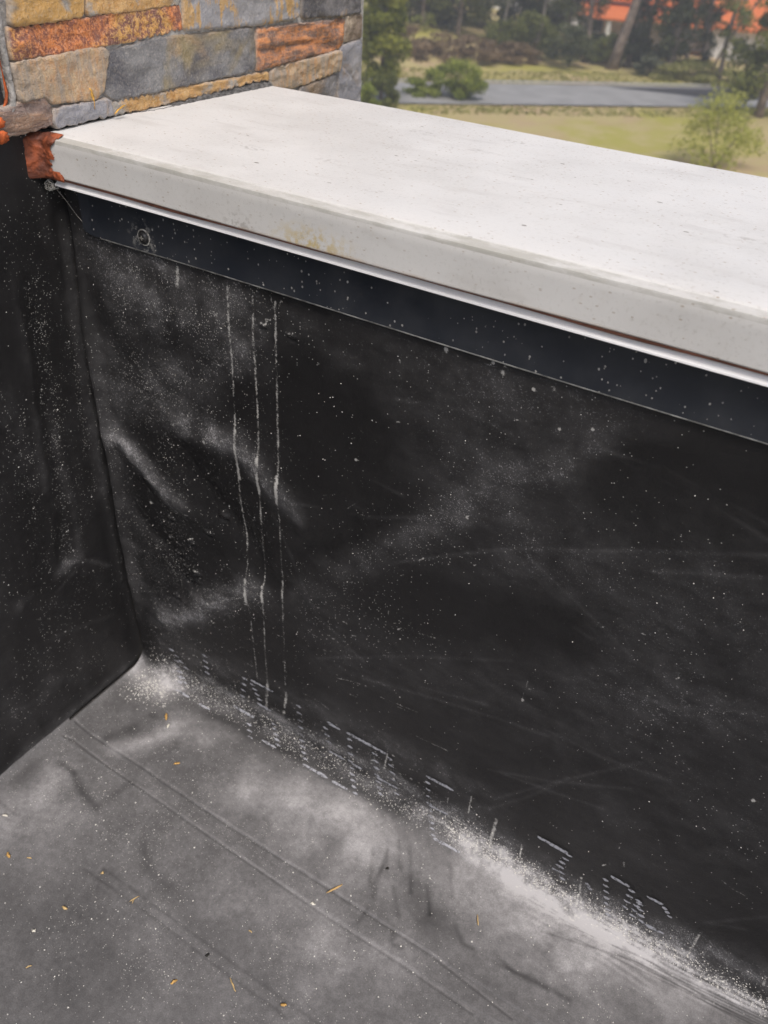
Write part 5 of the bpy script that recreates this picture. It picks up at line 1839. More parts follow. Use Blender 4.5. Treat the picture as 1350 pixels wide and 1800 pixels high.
# roof floor
X = axis(-.0052, .96, .0013, .97, .99, 1.03, 1.1, 1.3, 1.7, 2.3, 3.0)
T = np.concatenate([np.array([-2.5, -1.8, -1.2, -.9, -.7, -.58, -.5, -.47]), np.arange(-.46, -.125, .0013), np.array([-.1, -.05, -.004])])
GX, GT = np.meshgrid(X, T, indexing='ij'); ch = paint(STROKES, X, T)
Z = ch['h']*.001 + .0007*fbm(GX/.09, GT/.09, 4, 11) + .0012*vnoise(GX/.25, GT/.2, 12) + cove_left(GX)
Z = Z + .0011*sstep(LAP2-.0012+.0006*vnoise(GX/.03, GT*0, 6), LAP2+.0006, GT)
Z = np.where(GT > LAP1+.004, -.004, Z)
me = mesh_np('roof_floor', np.stack([GX, GT, Z], -1).reshape(-1, 3), grid_faces(len(X), len(T)), True, sheet_attrs(ch, GX, GT))
floor = link('roof_floor', me, M_MEM); tag(floor, 'dusty grey flat roof floor covered in black rubber membrane', kind='structure')

# parapet wall: masonry core + membrane upturn that runs down the wall and laps over the floor
parapet = empty('parapet_wall', (0, 0, 0))
tag(parapet, 'low parapet wall wrapped in dusty black rubber membrane under the white coping', 'wall')
M_RENDER = simple('wall_render', (.62, .60, .56), .85, .2, var=.1, scale=4, bump=.4)
MB().box((-.4, .012, -7.6), (3.0, .300, .685)).build('masonry_core', M_RENDER, parapet)
X = axis(.0055, .96, .0013, .97, .99, 1.03, 1.1, 1.3, 1.7, 2.3, 3.0)
T = np.concatenate([np.arange(LAP1, .626, .0013), np.array([.64, .66])])
GX, GT = np.meshgrid(X, T, indexing='ij'); ch = paint(STROKES, X, T)
ang = np.clip((GT+RC)/(2*RC), 0, 1)*math.pi/2
Y = np.where(GT <= -RC, GT, np.where(GT >= RC, 0, -RC+RC*np.sin(ang)))
Zz = np.where(GT <= -RC, 0, np.where(GT >= RC, GT, RC-RC*np.cos(ang)))
nY = -np.sin(ang); nZ = np.cos(ang)
h = ch['h']*.0021*sstep(.62, .55, GT) + .0006*fbm(GX/.08, GT/.08, 4, 21) + .0016*vnoise(GX/.3, GT/.22, 22)*sstep(.63, .5, GT)*sstep(-.14, 0, GT) + .0024
edge = np.exp(-((GX-.0055)/.011)**2)*sstep(.02, .2, GT)*sstep(.62, .5, GT)
h = h + .0095*edge*(.8+.5*vnoise(GT/.09, GX*0, 9)+.5*sstep(.4, .1, GT))
h = np.where(GT < LAP1+.001, .0004, h)
jit = .0007*vnoise(GX/.02, GX*0, 31)*sstep(LAP1+.02, LAP1, GT)
Xo = GX + edge*(.0025+.003*vnoise(GT/.12, GX*0, 8)+.0045*sstep(.34, .10, GT)*sstep(.0, .05, GT)+.0022*vnoise(GT/.018, GX*0, 19)*sstep(.30, .15, GT))
lift = np.where(GT < RC, cove_left(GX)*np.clip((RC-GT)/RC, 0, 1), 0)
V = np.stack([Xo, Y+nY*h+jit, Zz+nZ*h+lift], -1).reshape(-1, 3)
me = mesh_np('membrane', V, grid_faces(len(X), len(T)), True, sheet_attrs(ch, GX, GT))
link('membrane', me, M_MEM, parapet)
# printed marks on the membrane: short bars and dot columns laid on the sheet
M_INK = NT('faded_white_print')
_n = M_INK.noise(300, 4); M_INK.out(M_INK.mix(M_INK.ramp(_n, .30, .56), (.08, .08, .083), (.40, .405, .44)), .8, .2)
M_INK = M_INK.m
hgrid = {'X': X, 'T': T, 'V': V.reshape(len(X), len(T), 3)}
def on_sheet(x, t, off=.0014):
    i = min(max(np.searchsorted(X, x), 1), len(X)-2); j = min(max(np.searchsorted(T, t), 1), len(T)-2)
    p = hgrid['V'][i, j]; a = hgrid['V'][i+1, j]-hgrid['V'][i-1, j]; b = hgrid['V'][i, j+1]-hgrid['V'][i, j-1]
    n = np.cross(a, b); n /= np.linalg.norm(n)+1e-12
    if n[1] > 0 and abs(n[1]) > abs(n[2]): n = -n
    if n[2] < 0 and abs(n[2]) >= abs(n[1]): n = -n
    # exact position inside the sheet
    base = p + np.array([x-X[i], 0, 0])
    return base + n*off
for a, b, w in PRINT:
    a = np.array(a)/1e4; b = np.array(b)/1e4; L = np.linalg.norm(b-a); d = (b-a)/L; nrm = np.array([-d[1], d[0]]); hw = w*.00064*.64
    n = max(3, int(L/.003)); Vv = []; Ff = []
    for k in range(n+1):
        f = k/n; e = min(1, 3.5*min(f, 1-f)*L/hw/4+.45); q = a+(b-a)*f
        ww = hw*e*(1.12+.3*random.uniform(-1, 1))
        Vv.append(on_sheet(*(q+nrm*ww))); Vv.append(on_sheet(*(q-nrm*ww)))
        if k: Ff.append((2*k-2, 2*k-1, 2*k+1, 2*k))
    link('printed_mark', mesh_py('printed_mark', Vv, Ff), M_INK, parapet)

# side wall under the stone: same rubber sheet, vertical wrinkles
side = empty('side_wall', (0, 0, 0))
tag(side, 'short black membrane wall under the stone cladding, left of the corner', 'wall')
MB().box((-.4, -2.5, -.3), (-.012, .010, .70)).build('masonry_core', simple('dark_underlay', (.015, .015, .015), .9, .1), side)
Yx = np.concatenate([np.array([-2.5, -1.6, -1.0, -.7, -.5, -.4]), np.arange(-.36, .0101, .0014)]); T2 = np.concatenate([np.arange(.006, .73, .0016)])
GY, GZ = np.meshgrid(Yx, T2, indexing='ij'); ch = paint(SIDE_STROKES, Yx, T2)
hx = ch['h']*.0025 + .0012*fbm(GY/.05, GZ/.35, 4, 41) + .0007*fbm(GY/.05, GZ/.05, 3, 42)
hx = hx + .0022*np.exp(-((GZ-.012)/.01)**2)
dst = .018+.05*fbm(GY/.025, GZ/.5, 4, 43)+ch['d']
me = mesh_np('membrane', np.stack([hx, GY, GZ], -1).reshape(-1, 3), grid_faces(len(Yx), len(T2))[:, ::1], True,
             {'dust': ('POINT', np.clip(dst, .01, 1)), 'white': ('POINT', np.clip(ch['w'], 0, 1)), 'speck': ('POINT', np.clip(.10+ch['s'], 0, 1.2)), 'grain': ('POINT', np.ones(dst.shape))})
link('membrane', me, M_MEM, side)

# ------------------------------------------------------------------ termination bar, drip edge, coping
def sweep(name, prof, xs, mat, parent, wob=None, smooth=False, closed=False):
    n = len(prof); V = []
    for x in xs:
        for (y, z) in prof:
            dy, dz = wob(x, y, z) if wob else (0, 0); V.append((x, y+dy, z+dz))
    F = []
    m = n if closed else n-1
    for i in range(len(xs)-1):
        for k in range(m):
            a = i*n+k; b = i*n+(k+1) % n; F.append((a, a+n, b+n, b))
    if closed: F.append(tuple(range(n))); F.append(tuple(range((len(xs)-1)*n, len(xs)*n))[::-1])
    return link(name, mesh_py(name, V, F, smooth), mat, parent)
XS = [.0]+[.01*k for k in range(1, 100)]+[1.05, 1.2, 1.6, 2.2, 3.0]
bar = empty('termination_bar', (.028, 0, .62)); tag(bar, 'black metal strip screwed along the top of the membrane under the white drip edge', 'metal strip')
xb = [.0285, .031]+[x for x in XS if x > .034]
def wobb(x, y, z):
    return (-.0015*math.exp(-((x-.03)/.008)**2), .0006*math.sin(x*9)+(.006*math.exp(-((x-.0285)/.003)**2) if z < .64 else 0))
sweep('strip', [(-.0022, .621), (-.0052, .6195), (-.0060, .6205), (-.0060, .672), (-.0022, .672)], xb, M_BAR, bar, wobb, closed=True)
M_EDGE = simple('highlight_aluminium', (.42, .42, .40), .45, .5, .6, var=.5, scale=90)
sweep('worn_highlight_edge', [(-.0044, .6192), (-.0057, .6190), (-.0064, .6198), (-.0063, .6204), (-.0050, .6202)], [x for x in xb if x > .04], M_EDGE, bar, wobb, closed=True)  # lower edge highlight put in as a light strip of worn aluminium
scr = empty('tmp'); bpy.data.objects.remove(scr)
M_STEEL = simple('dusty_steel', (.55, .53, .48), .42, .5, .7, var=.5, scale=400)
M_DARK = simple('dark_recess', (.012, .012, .012), .7, .2)
def disc_solid(name, c, prof, mat, parent, sides=24):
    """turned about the y axis through c; prof = (radius, y offset)"""
    V = []; F = []
    for (r, dy) in prof:
        for k in range(sides):
            a = 2*math.pi*k/sides; V.append((c[0]+r*math.cos(a), c[1]+dy, c[2]+r*math.sin(a)))
    for i in range(len(prof)-1):
        for k in range(sides):
            q = i*sides+k; r_ = i*sides+(k+1) % sides; F.append((q, r_, r_+sides, q+sides))
    F.append(tuple(range((len(prof)-1)*sides, len(prof)*sides)))
    return link(name, mesh_py(name, V, F, True), mat, parent)
sc = (.1095, -.0060, .6345)
screw = disc_solid('screw', sc, [(.0068, .001), (.0068, -.0009), (.0062, -.0014), (.0050, -.0014), (.0046, -.0022), (.0036, -.0030), (.0015, -.0034)], simple('screw_black', (.05, .05, .05), .35, .5, .5, var=.5, scale=500), bar)
ring = [(sc[0]+.0072*math.cos(a*.2618), sc[1]-.0004, sc[2]+.0072*math.sin(a*.2618)) for a in range(25)]
MB().tube(ring, .0007, 6, False).build('dusty_rim', simple('caked_dust', (.36, .35, .32), .9, .1, var=.6, scale=300), screw, True)
mb = MB(); mb.box((sc[0]-.0022, sc[1]-.0037, sc[2]-.0005), (sc[0]+.0022, sc[1]-.0030, sc[2]+.0005)); mb.box((sc[0]-.0005, sc[1]-.00375, sc[2]-.0022), (sc[0]+.0005, sc[1]-.0029, sc[2]+.0022))
mb.build('cross_recess', M_STEEL, screw)
drip = sweep('drip_edge', [(-.0068, .694), (-.0085, .688), (-.0190, .6692), (-.0207, .6676), (-.0210, .6664), (-.0203, .6658), (-.0070, .6668)], [.0150, .018]+[x for x in XS if x >= .02],
             simple('white_gloss_metal', (.87, .865, .86), .45, .4, var=.02), None, lambda x, y, z: (.0, .0005*math.sin(x*7+1)), smooth=False)
drip.data.materials.clear(); drip.data.materials.append(bpy.data.materials['white_gloss_metal'])
# cut the left end on a slant, as it was snipped
for v in drip.data.vertices:
    if v.co.x < .0165: v.co.x += (-.0200-v.co.y)*-.9 if v.co.y > -.02 else 0
tag(drip, 'narrow clean white drip edge between the black strip and the white coping lip', 'flashing')

cop = empty('coping', (.012, -.023, .7115)); tag(cop, 'weathered white metal coping on top of the parapet, rust painted at its left end', 'coping')
YF, ZT, ZB, YR = -.0231, .7115, .6752, .3144
prof = [(YR-.002, ZT-.045), (YR, ZT-.045), (YR, ZT-.002), (YR-.0015, ZT)]
prof += [(YR-.0015+(-.0125-YR+.0015)*k/12, ZT+.0006*math.sin(math.pi*k/12)) for k in range(1, 13)]
prof += [(-.0133, ZT-.0003), (-.0142, ZT-.0012), (-.0215, ZT-.0022), (-.0226, ZT-.0027), (-.0231, ZT-.0042), (YF, ZT-.012), (YF, ZB+.012), (YF-.0004, ZB+.001), (YF+.0002, ZB), (YF+.0050, ZB+.0004)]
def wobc(x, y, z):
    k = .0007*math.sin(x*11.3+.4)+.0005*math.sin(x*23.1)
    return (k*.6 if y < 0 else 0, (.0004*math.sin(x*13+y*17) if y > -.012 else .0004*math.sin(x*13)))
cap = sweep('cap', prof, [.0045, .0125]+[x for x in XS if x >= .02], M_COP, cop, wobc, smooth=False)
for pl in cap.data.polygons: pl.use_smooth = True
mod = cap.modifiers.new('es', 'EDGE_SPLIT'); mod.split_angle = D2R(28)
# red-brown bead along the hem
M_RUST = NT('red_brown_primer'); _a = M_RUST.noise(60, 5); _b = M_RUST.noise(220, 4)
M_RUST.out(M_RUST.mix(M_RUST.ramp(_a, .35, .65), (.13, .045, .028), (.40, .105, .042)), M_RUST.ramp(_b, .3, .7, .4, .7), .35, M_RUST.bump(_a, 1, .004, M_RUST.bump(_b, .9, .0014)))
M_RUST = M_RUST.m
pts = [(x, -.0195+.0003*math.sin(x*31), .6744+.0002*math.sin(x*19+1)) for x in XS if .012 < x]
M_BEAD = simple('brown_sealant', (.24, .105, .07), .7, .25, var=.3, scale=40)
MB().tube(pts, [.0019+.0002*math.sin(p[0]*47)+.0002*math.sin(p[0]*13) for p in pts], 7).build('sealant_bead', M_BEAD, cop, True)
# lumpy primer patch wrapping the left end of the lip
def patch(name, x0, x1, z0, z1, yb, mat, parent, nx=40, nz=44):
    V = []; F = []; keep = {}
    for i in range(nx+1):
        for j in range(nz+1):
            u = i/nx; v = j/nz; x = x0+(x1-x0)*u; z = z0+(z1-z0)*v
            lim = .80+.10*math.sin(v*7+1)+.12*float(fbm(v*6.0, 3.3, 4, 2)) - (.34 if .22 < v < .42 else 0)*float(.5+.5*vnoise(v*22, 1.5, 3)) + .20*max(0, .18-v)/.18
            inside = u < lim
            e = min(1, max(0, (lim-u)/.12))*min(1, (1-v)/.06+.3)*min(1, v/.06+.2)
            th = .0003+.0022*e*(.7+.9*float(fbm(u*6, v*8, 4, 5)))+.003*max(0, .35-u)*max(0, 1-v)
            y = yb-th; zz = z
            if z > ZT-.0035:                       # roll over the top edge
                y = yb+(z-(ZT-.0035))*1.6; zz = ZT-.0035+ .0035*min(1, (z-(ZT-.0035))/.004)+th*.8
            if u < .38: y -= (.38-u)**1.5*.055    # fillet out to the side wall
            V.append((x, y, zz)); keep[(i, j)] = inside
    for i in range(nx):
        for j in range(nz):
            if keep[(i, j)] and keep[(i+1, j+1)] and keep[(i, j+1)] and keep[(i+1, j)]:
                a = i*(nz+1)+j; F.append((a, a+nz+1, a+nz+2, a+1))
    me = mesh_py(name, V, F, True); return link(name, me, mat, parent)
patch('primer_patch', -.0015, .033, ZB-.002, ZT+.004, YF, M_RUST, cop)
# fibres left hanging where the drip edge stops short
M_FIB = simple('grey_fibre', (.42, .41, .38), .8, .2)
fib = MB(); random.seed(5)
for k in range(16):
    p = Vector((.006+random.random()*.012, -.012, .668)); pts = []
    a = random.uniform(0, 6.28); r = random.uniform(.003, .007)
    c = p+Vector((0, -.004, random.uniform(-.004, .001)))
    n = random.randint(5, 11)
    for j in range(n): pts.append(c+Vector((math.cos(a+j*.55)*r, -.006-.002*math.sin(j), math.sin(a+j*.55)*r*.6)))
    fib.tube(pts, .00016, 4, False)
p = Vector((.013, -.018, .662)); fib.tube([p+Vector((.0030*j+.0008*math.sin(j), .0015*j, -.0048*j)) for j in range(7)], .00011, 4, False)
f_ = fib.build('fibre_tuft', M_FIB); tag(f_, 'small tangle of grey fibres hanging at the left end of the drip edge', 'fibres')

# ------------------------------------------------------------------ stone-clad wall
stonewall = empty('stone_wall', (0, .2, .70)); tag(stonewall, 'wall clad in split slate ledge stones, orange, tan and grey', 'wall')
M_MORTAR = simple('grey_mortar', (.33, .315, .295), .9, .15, var=.35, scale=160, bump=.8, bscale=400, bdist=.002)
bk = MB(); bk.box((-.4, -.046, .722), (.0082, .520, 2.0)); bk.box((-.4, .302, -.6), (.0082, .520, .7215)); bk.box((-.4, -2.5, .722), (-.006, -.0465, 2.0)); bk.build('backing', M_MORTAR, stonewall)
KM = {}
def stone_piece(kind, poly, seed, cut_bottom=False):
    rs = random.Random(seed)
    P = [Vector((a, b)) for a, b in poly]
    # resample the outline about every 4 mm with a chipped edge
    out = []
    for i, p in enumerate(P):
        q = P[(i+1) % len(P)]; n = max(1, int((q-p).length/.0035))
        for k in range(n): out.append(p+(q-p)*(k/n))
    # round the corners a little
    for it in range(1): out = [(out[i-1]+out[i]*3+out[(i+1) % len(out)])/5 for i in range(len(out))]
    c = sum(out, Vector((0, 0)))/len(out)
    for i, q in enumerate(out):
        jag = .0008
        if cut_bottom and q.y < .728 and q.y < c.y: jag = .0011
        q += Vector((rs.uniform(-jag, jag), rs.uniform(-jag, jag)*(1.2 if jag > .001 else 1)))
    for i, q in enumerate(out):                     # grow to a tight joint
        d_ = (out[(i+1) % len(out)]-out[i-1]); nn = Vector((d_.y, -d_.x)).normalized()
        if nn.dot(q-c) < 0: nn = -nn
        q += nn*.0013
    ys = [q.x for q in out]; half = .5*min(max(q.y for q in out)-min(q.y for q in out), max(ys)-min(ys))
    # medial segment following the tilt of the piece
    A = Vector((min(ys)+half*.9, 0)); B = Vector((max(ys)-half*.9, 0))
    def midz(y):
        near = sorted(out, key=lambda q: abs(q.x-y))[:6]; return (max(n.y for n in near)+min(n.y for n in near))/2
    if B.x <= A.x: A = B = Vector((c.x, c.y))
    else: A.y = midz(A.x); B.y = midz(B.x)
    prx = rs.uniform(-.0012, .0022); tilt = (rs.uniform(-.02, .02), rs.uniform(-.03, .03))
    rings = [(0, -.010), (0, .0), (.06, .55), (.14, .85), (.24, 1), (.36, 1), (.5, 1), (.64, 1), (.78, 1), (.9, 1), (1.0, 1)]
    V = []; rim = []; n = len(out)
    for (s, hh) in rings:
        for q in out:
            ab = B-A; L = ab.length_squared
            t = 0 if L == 0 else max(0, min(1, (q-A).dot(ab)/L)); m = A+ab*t
            r = q+(m-q)*s; d = s*(m-q).length
            if hh < 0: V.append((-.0, r.x, r.y)); rim.append(0); continue
            hgt = .0020*(1-math.exp(-d/.0007)) if s > 0 else 0
            rgh = .0022*float(fbm(r.x/.022+seed, r.y/.014, 4, seed))+.0022*float(fbm(r.x/.008, r.y/.006+seed, 4, seed+3))
            if kind == 'rust_ridge': rgh += .0016*math.sin(r.y/.0052+3*float(vnoise(r.x/.03, r.y/.02, seed)))*min(1, d/.004)
            V.append(((.0100 if s > 0 else .0075)+prx+hgt+rgh*min(1, .25+d/.003)+tilt[0]*(r.x-c.x)+tilt[1]*(r.y-c.y), r.x, r.y))
            rim.append(math.exp(-d/.0011))
    F = []
    for i in range(len(rings)-1):
        for k in range(n):
            a = i*n+k; b = i*n+(k+1) % n; F.append((a, b, b+n, a+n))
    me = mesh_py('stone', V, F, True)
    at = me.attributes.new('rim', 'FLOAT', 'POINT'); at.data.foreach_set('value', np.array(rim, dtype=np.float32))
    if kind not in KM: KM[kind] = mat_stone(kind)
    o = link('stone', me, KM[kind], stonewall)
    return o
for i, (kind, poly) in enumerate(STONES):
    stone_piece(kind, [(a/1e4, b/1e4) for a, b in poly], 100+i, True)
# further courses above the picture and down the outer face
rs = random.Random(3); kinds = ['ochre', 'grey', 'rust_speckle', 'olive', 'tan', 'dark', 'grey_ochre', 'brown', 'rust_ridge']
z = .868
while z < 1.30:
    hgt = rs.uniform(.034, .05); y = -.042
    while y < .50:
        w = min(rs.uniform(.07, .2), .518-y)
        if .518-y-w < .04: w = .518-y
        stone_piece(rs.choice(kinds), [(y+.0006, z), (y+.0006, z+hgt-.001), (y+w-.0006, z+hgt-.001), (y+w-.0006, z)], int(y*1000+z*9000)+5); y += w
    z += hgt
z = .62
while z > .30:
    for (a, b) in ((.318, .44), (.441, .518)): stone_piece(rs.choice(kinds), [(a, z), (a, z+.036), (b, z+.036), (b, z)], int(a*1000+z*900))
    z -= .037
# ragged mortar line where the stones were cut above the coping
V = []; F = []; n = 170
for i in range(n+1):
    y = -.020+.334*i/n; j1 = .0012*float(fbm(i*.35, .5, 3, 1)); j2 = .0014*float(fbm(i*.5, 7.5, 3, 2)); w = -.0050+.0087*sstep(.08, .20, y)
    V += [(.003, y, ZT+w+.006), (.0105+j2, y, ZT+w+j1*1.6), (.0150+j2*1.5-.008*(1-sstep(.07, .13, y)), y, ZT+.0016+j1*.5), (.0158+j2*2-.008*(1-sstep(.07, .13, y)), y, ZT-.0008), (.006, y, ZT-.004)]
    if i:
        for k in range(4): a = (i-1)*5+k; F.append((a, a+1, a+6, a+5))
link('mortar_joint', mesh_py('mortar_joint', V, F, True), simple('dark_joint_mortar', (.13, .125, .12), .95, .1, var=.5, scale=260, bump=1, bscale=500, bdist=.002), stonewall)
# dark framed opening at the left edge with orange sealant
vent = empty('dark_panel', (0, -.3, .738)); tag(vent, 'dark panel set in the stone wall, edged with orange sealant', 'panel')
M_PANEL = simple('dark_grey_sheet', (.03, .031, .034), .6, .35, var=.2)
y0, y1, z0, z1 = -.55, -.0485, .737, 1.5
MB().box((-.005, y0, z0), (.002, y1, z1)).build('sheet', M_PANEL, vent)
M_OR = simple('orange_sealant', (.52, .115, .03), .6, .35, var=.5, scale=90, bump=.9, bscale=220, bdist=.002)
rp = [(y1+.0005+.0006*math.sin(k*1.3), z1-(z1-z0-.012)*k/40) for k in range(41)]
rp += [(y1-.010+.010*math.cos(a*math.pi/12), z0+.010-.010*math.sin(a*math.pi/12)) for a in range(1, 7)] + [(y1-.010-k*.02, z0+.0008*math.sin(k)) for k in range(1, 25)]
MB().tube([(.0065, a, b) for a, b in rp], [.0011+.0005*math.sin(i*1.1)+.0003*math.sin(i*2.7) for i in range(len(rp))], 7).build('sealant_bead', M_OR, vent, True)
MB().tube([(.009, a+.0042, b-.0030) for a, b in rp], [.0030+.0005*math.sin(i*.9) for i in range(len(rp))], 7).build('grout_edge', M_MORTAR, vent, True)
# orange smears on the stone below the panel
def blob(c, ry, rz, seed):
    V = [(c[0]+.0005, c[1], c[2])]; n = 22
    for ring in (.55, 1.0):
        for k in range(n):
            a = 2*math.pi*k/n; r = ring*(1+.35*float(fbm(k*.9, ring, 3, seed))); V.append((c[0]+(.0003+.0006*float(vnoise(k*1.1, ring*3, seed)) if ring < 1 else -.0016), c[1]+ry*r*math.cos(a), c[2]+rz*r*math.sin(a)))
    F = [(0, 1+k, 1+(k+1) % n) for k in range(n)]+[(1+k, 1+n+k, 1+n+(k+1) % n, 1+(k+1) % n) for k in range(n)]
    return mesh_py('sealant_smear', V, F, True)
link('sealant_smear', blob((.0150, -.0665, .7285), .0070, .0050, 3), M_OR, vent); link('sealant_smear', blob((.0150, -.0665, .7165), .0080, .0055, 4), M_OR, vent)
# bits of straw caught on the stone
M_STRAW = simple('yellow_straw', (.62, .34, .07), .7, .3, var=.3, scale=300)
def flake(name, p, q, w, mat, n, th=.0005, curl=.0008, seed=1, up_=Vector((0, 0, 1))):
    """slim dry leaf/straw fragment: tapered, curled solid strip from p to q"""
    p = Vector(p); q = Vector(q); d = q-p; sd_ = d.cross(up_).normalized(); rs_ = random.Random(seed); V = []; F = []
    for k in range(n+1):
        f = k/n; wd = w*(math.sin(math.pi*min(max(f*.86+.07, 0), 1))**.6)*(1+.15*rs_.uniform(-1, 1)); c = p+d*f+up_*(curl*math.sin(math.pi*f)+th)+sd_*rs_.uniform(-.2, .2)*w
        V += [tuple(c-sd_*wd*.5), tuple(c+up_*th*.9), tuple(c+sd_*wd*.5), tuple(c-up_*th)]
        if k:
            a = 4*(k-1)
            for j in range(4): F.append((a+j, a+(j+1) % 4, a+4+(j+1) % 4, a+4+j))
    F.append((3, 2, 1, 0)); e = 4*n; F.append((e, e+1, e+2, e+3))
    return link(name, mesh_py(name, V, F, True), mat)
xw = Vector((1, 0, 0))
o = flake('straw', (.0185, .0345, .7440), (.0175, .0385, .7255), .0035, M_STRAW, 7, .0005, .0006, 2, xw); tag(o, 'yellow straw stuck upright on the stone above the coping', 'straw')
for k, v in enumerate(o.data.vertices):
    if v.co.z < .735: v.co.y = .0372+(v.co.y-.0372)*.35
o = flake('straw', (.0195, .0600, .7175), (.0215, .0730, .7240), .0040, M_STRAW, 6, .0006, .001, 3); tag(o, 'orange straw chip lying in the joint between stone and coping', 'straw')

# ------------------------------------------------------------------ loose bits on the roof floor
M_LEAF = {'stick': simple('pale_stick', (.60, .39, .16), .65, .3, var=.2, scale=300), 'needle': simple('dry_needle', (.58, .41, .19), .65, .3, var=.25, scale=300),
          'leaf': simple('dry_leaf', (.52, .31, .10), .7, .3, var=.3, scale=300), 'chip': simple('pale_chip', (.72, .69, .60), .8, .2, var=.2, scale=300),
          'dark': simple('dark_chip', (.03, .028, .025), .8, .2)}
LBL = ['long tan stick lying across the lap seam on the floor', 'small orange leaf scrap nearest the corner of the roof floor', 'orange oval leaf scrap beside the round fixing plate bump',
       'white chip just below the leaf scrap nearest the corner', 'tan leaf scrap at the left edge of the floor, upper one', 'tiny tan needle right of the leaf scrap at the left edge',
       'square tan chip on the left floor left of the forked needle', 'thin tan forked needle on the left part of the floor', 'tiny yellow chip above the thin forked needle',
       'crumpled tan leaf scrap near the bottom left of the floor', 'upright tan needle near the bottom of the floor', 'oval tan leaf scrap nearest the bottom edge of the floor',
       'orange needle alone on the pale dusty floor right of the seam', 'pale sliver near the lower left edge of the floor', 'white chip on the floor left of the long tan stick',
       'pale chip on the left floor below the square tan chip', 'dark leaf scrap on the lower floor seam', 'white chip at the left edge of the floor under the side wall',
       'tiny orange needle on the middle of the floor', 'small cream chip on the dark drying cracks']
for i, (k, a, b) in enumerate(DEBRIS_AT):
    a = Vector((a[0]/1e4, a[1]/1e4)); b = Vector((b[0]/1e4, b[1]/1e4))
    zz = .0034 if (a.y+b.y)/2 > LAP1 else .0016
    w = {'stick': .0026, 'needle': .0016, 'leaf': .0036, 'chip': .0036}[k]
    mt = M_LEAF['dark'] if 'dark' in LBL[i] else (M_LEAF['leaf'] if i in (8,) else M_LEAF[k])
    if i in (6, 8): mt = M_LEAF['needle']
    o = flake({'stick': 'stick', 'needle': 'pine_needle', 'leaf': 'leaf_scrap', 'chip': 'chip'}[k], (a.x, a.y, zz), (b.x, b.y, zz), w, mt, 6, .0005, .0008, i)
    tag(o, LBL[i], {'stick': 'stick', 'needle': 'needle', 'leaf': 'leaf', 'chip': 'chip'}[k], 'dry bits on the roof floor')
    if i == 7:
        c = (a+b)/2; d = (b-a)
        V0 = len(o.data.vertices)
        fk = flake('fork', (c.x, c.y, zz+.0005), (c.x+d.x*.15+.001, c.y-.005, zz), .0011, mt, 4, .0004, .0003, 77); fk.parent = o
# white grit: scattered crumbs
V = []; F = []
def crumb(p, r, n_):
    b = len(V); q = [(1,0,0),(-1,0,0),(0,1,0),(0,-1,0),(0,0,1),(0,0,-1)]
    for c in q: V.append(tuple(p[i]+c[i]*r*random.uniform(.6, 1.2) for i in range(3)))
    for f in ((0,2,4),(2,1,4),(1,3,4),(3,0,4),(2,0,5),(1,2,5),(3,1,5),(0,3,5)): F.append(tuple(b+i for i in f))
random.seed(12)
for k in range(650):
    x = random.uniform(.02, .93); y = -random.uniform(.035, .45)
    crumb((x, y, .0030 if y > LAP1 else .0016), random.choice([.0004, .0005, .0006, .0008, .0011]), 0)
for k in range(260):
    x = random.gauss(.045, .018); y = random.gauss(-.040, .013)
    if x > .015 and y < -.02: crumb((x, y, .0032), random.choice([.0005, .0007, .0009, .0012]), 0)
def stick(x, t, r):
    if .012 < x < .94 and -.13 < t < .6: crumb(tuple(on_sheet(x, t, .0003)), r, 0)
for k in range(1500):          # crumbs splashed against the foot of the wall
    x = random.uniform(.02, .56); t_ = random.gauss(.004+.012*math.sin(x*40)*.4, .017); stick(x, t_, random.choice([.0003, .0004, .0005, .0006, .0008]))
for k in range(1700):
    x = random.uniform(.50, .93); t_ = abs(random.gauss(0, .020))-.004; stick(x, t_, random.choice([.0003, .0004, .0005, .0007, .0009]))
for k in range(420):
    x = abs(random.gauss(.10, .10))+.01; t_ = random.uniform(.06, .6); stick(x, t_, random.choice([.00025, .0003, .0004, .0006]))
for k in range(160):
    stick(random.uniform(.2, .9), random.uniform(.05, .6), random.choice([.0003, .0004, .0007]))
g = link('grit', mesh_py('grit', V, F), simple('white_grit', (.72, .70, .65), .85, .2, var=.2, scale=500)); tag(g, 'white crumbs of grit scattered over the roof floor', 'grit', kind='stuff')

# ------------------------------------------------------------------ land beyond the roof
GZ0 = -7.6; HG = CAM.z-GZ0
def at(az, dist): return Vector((CAM.x+dist*math.sin(D2R(az)), CAM.y+dist*math.cos(D2R(az)), GZ0))
t = NT('dry_grass_ground'); n1 = t.noise(.16, 5, rough=.6); n2 = t.noise(.7, 6, rough=.7); n3 = t.noise(9, 4, rough=.7)
gcol = t.mix(t.ramp(n1, .45, .60), (.44, .33, .19), (.37, .34, .085)); gcol = t.mix(t.ramp(n2, .40, .62), gcol, (.44, .37, .17)); gcol = t.mix(t.ramp(n3, .5, .8, 0, .3), gcol, (.25, .21, .10))
M_GROUND = t.out(gcol, .95, .1, t.bump(n3, .5, .08))
xs = np.concatenate([np.array([-300, -200, -140]), np.arange(-90, 31, 1.5), np.array([60, 100])]); ys = np.concatenate([np.array([-70, -30, -10]), np.arange(0, 121, 1.5), np.array([150, 220, 300])])
GX, GY = np.meshgrid(xs, ys, indexing='ij')
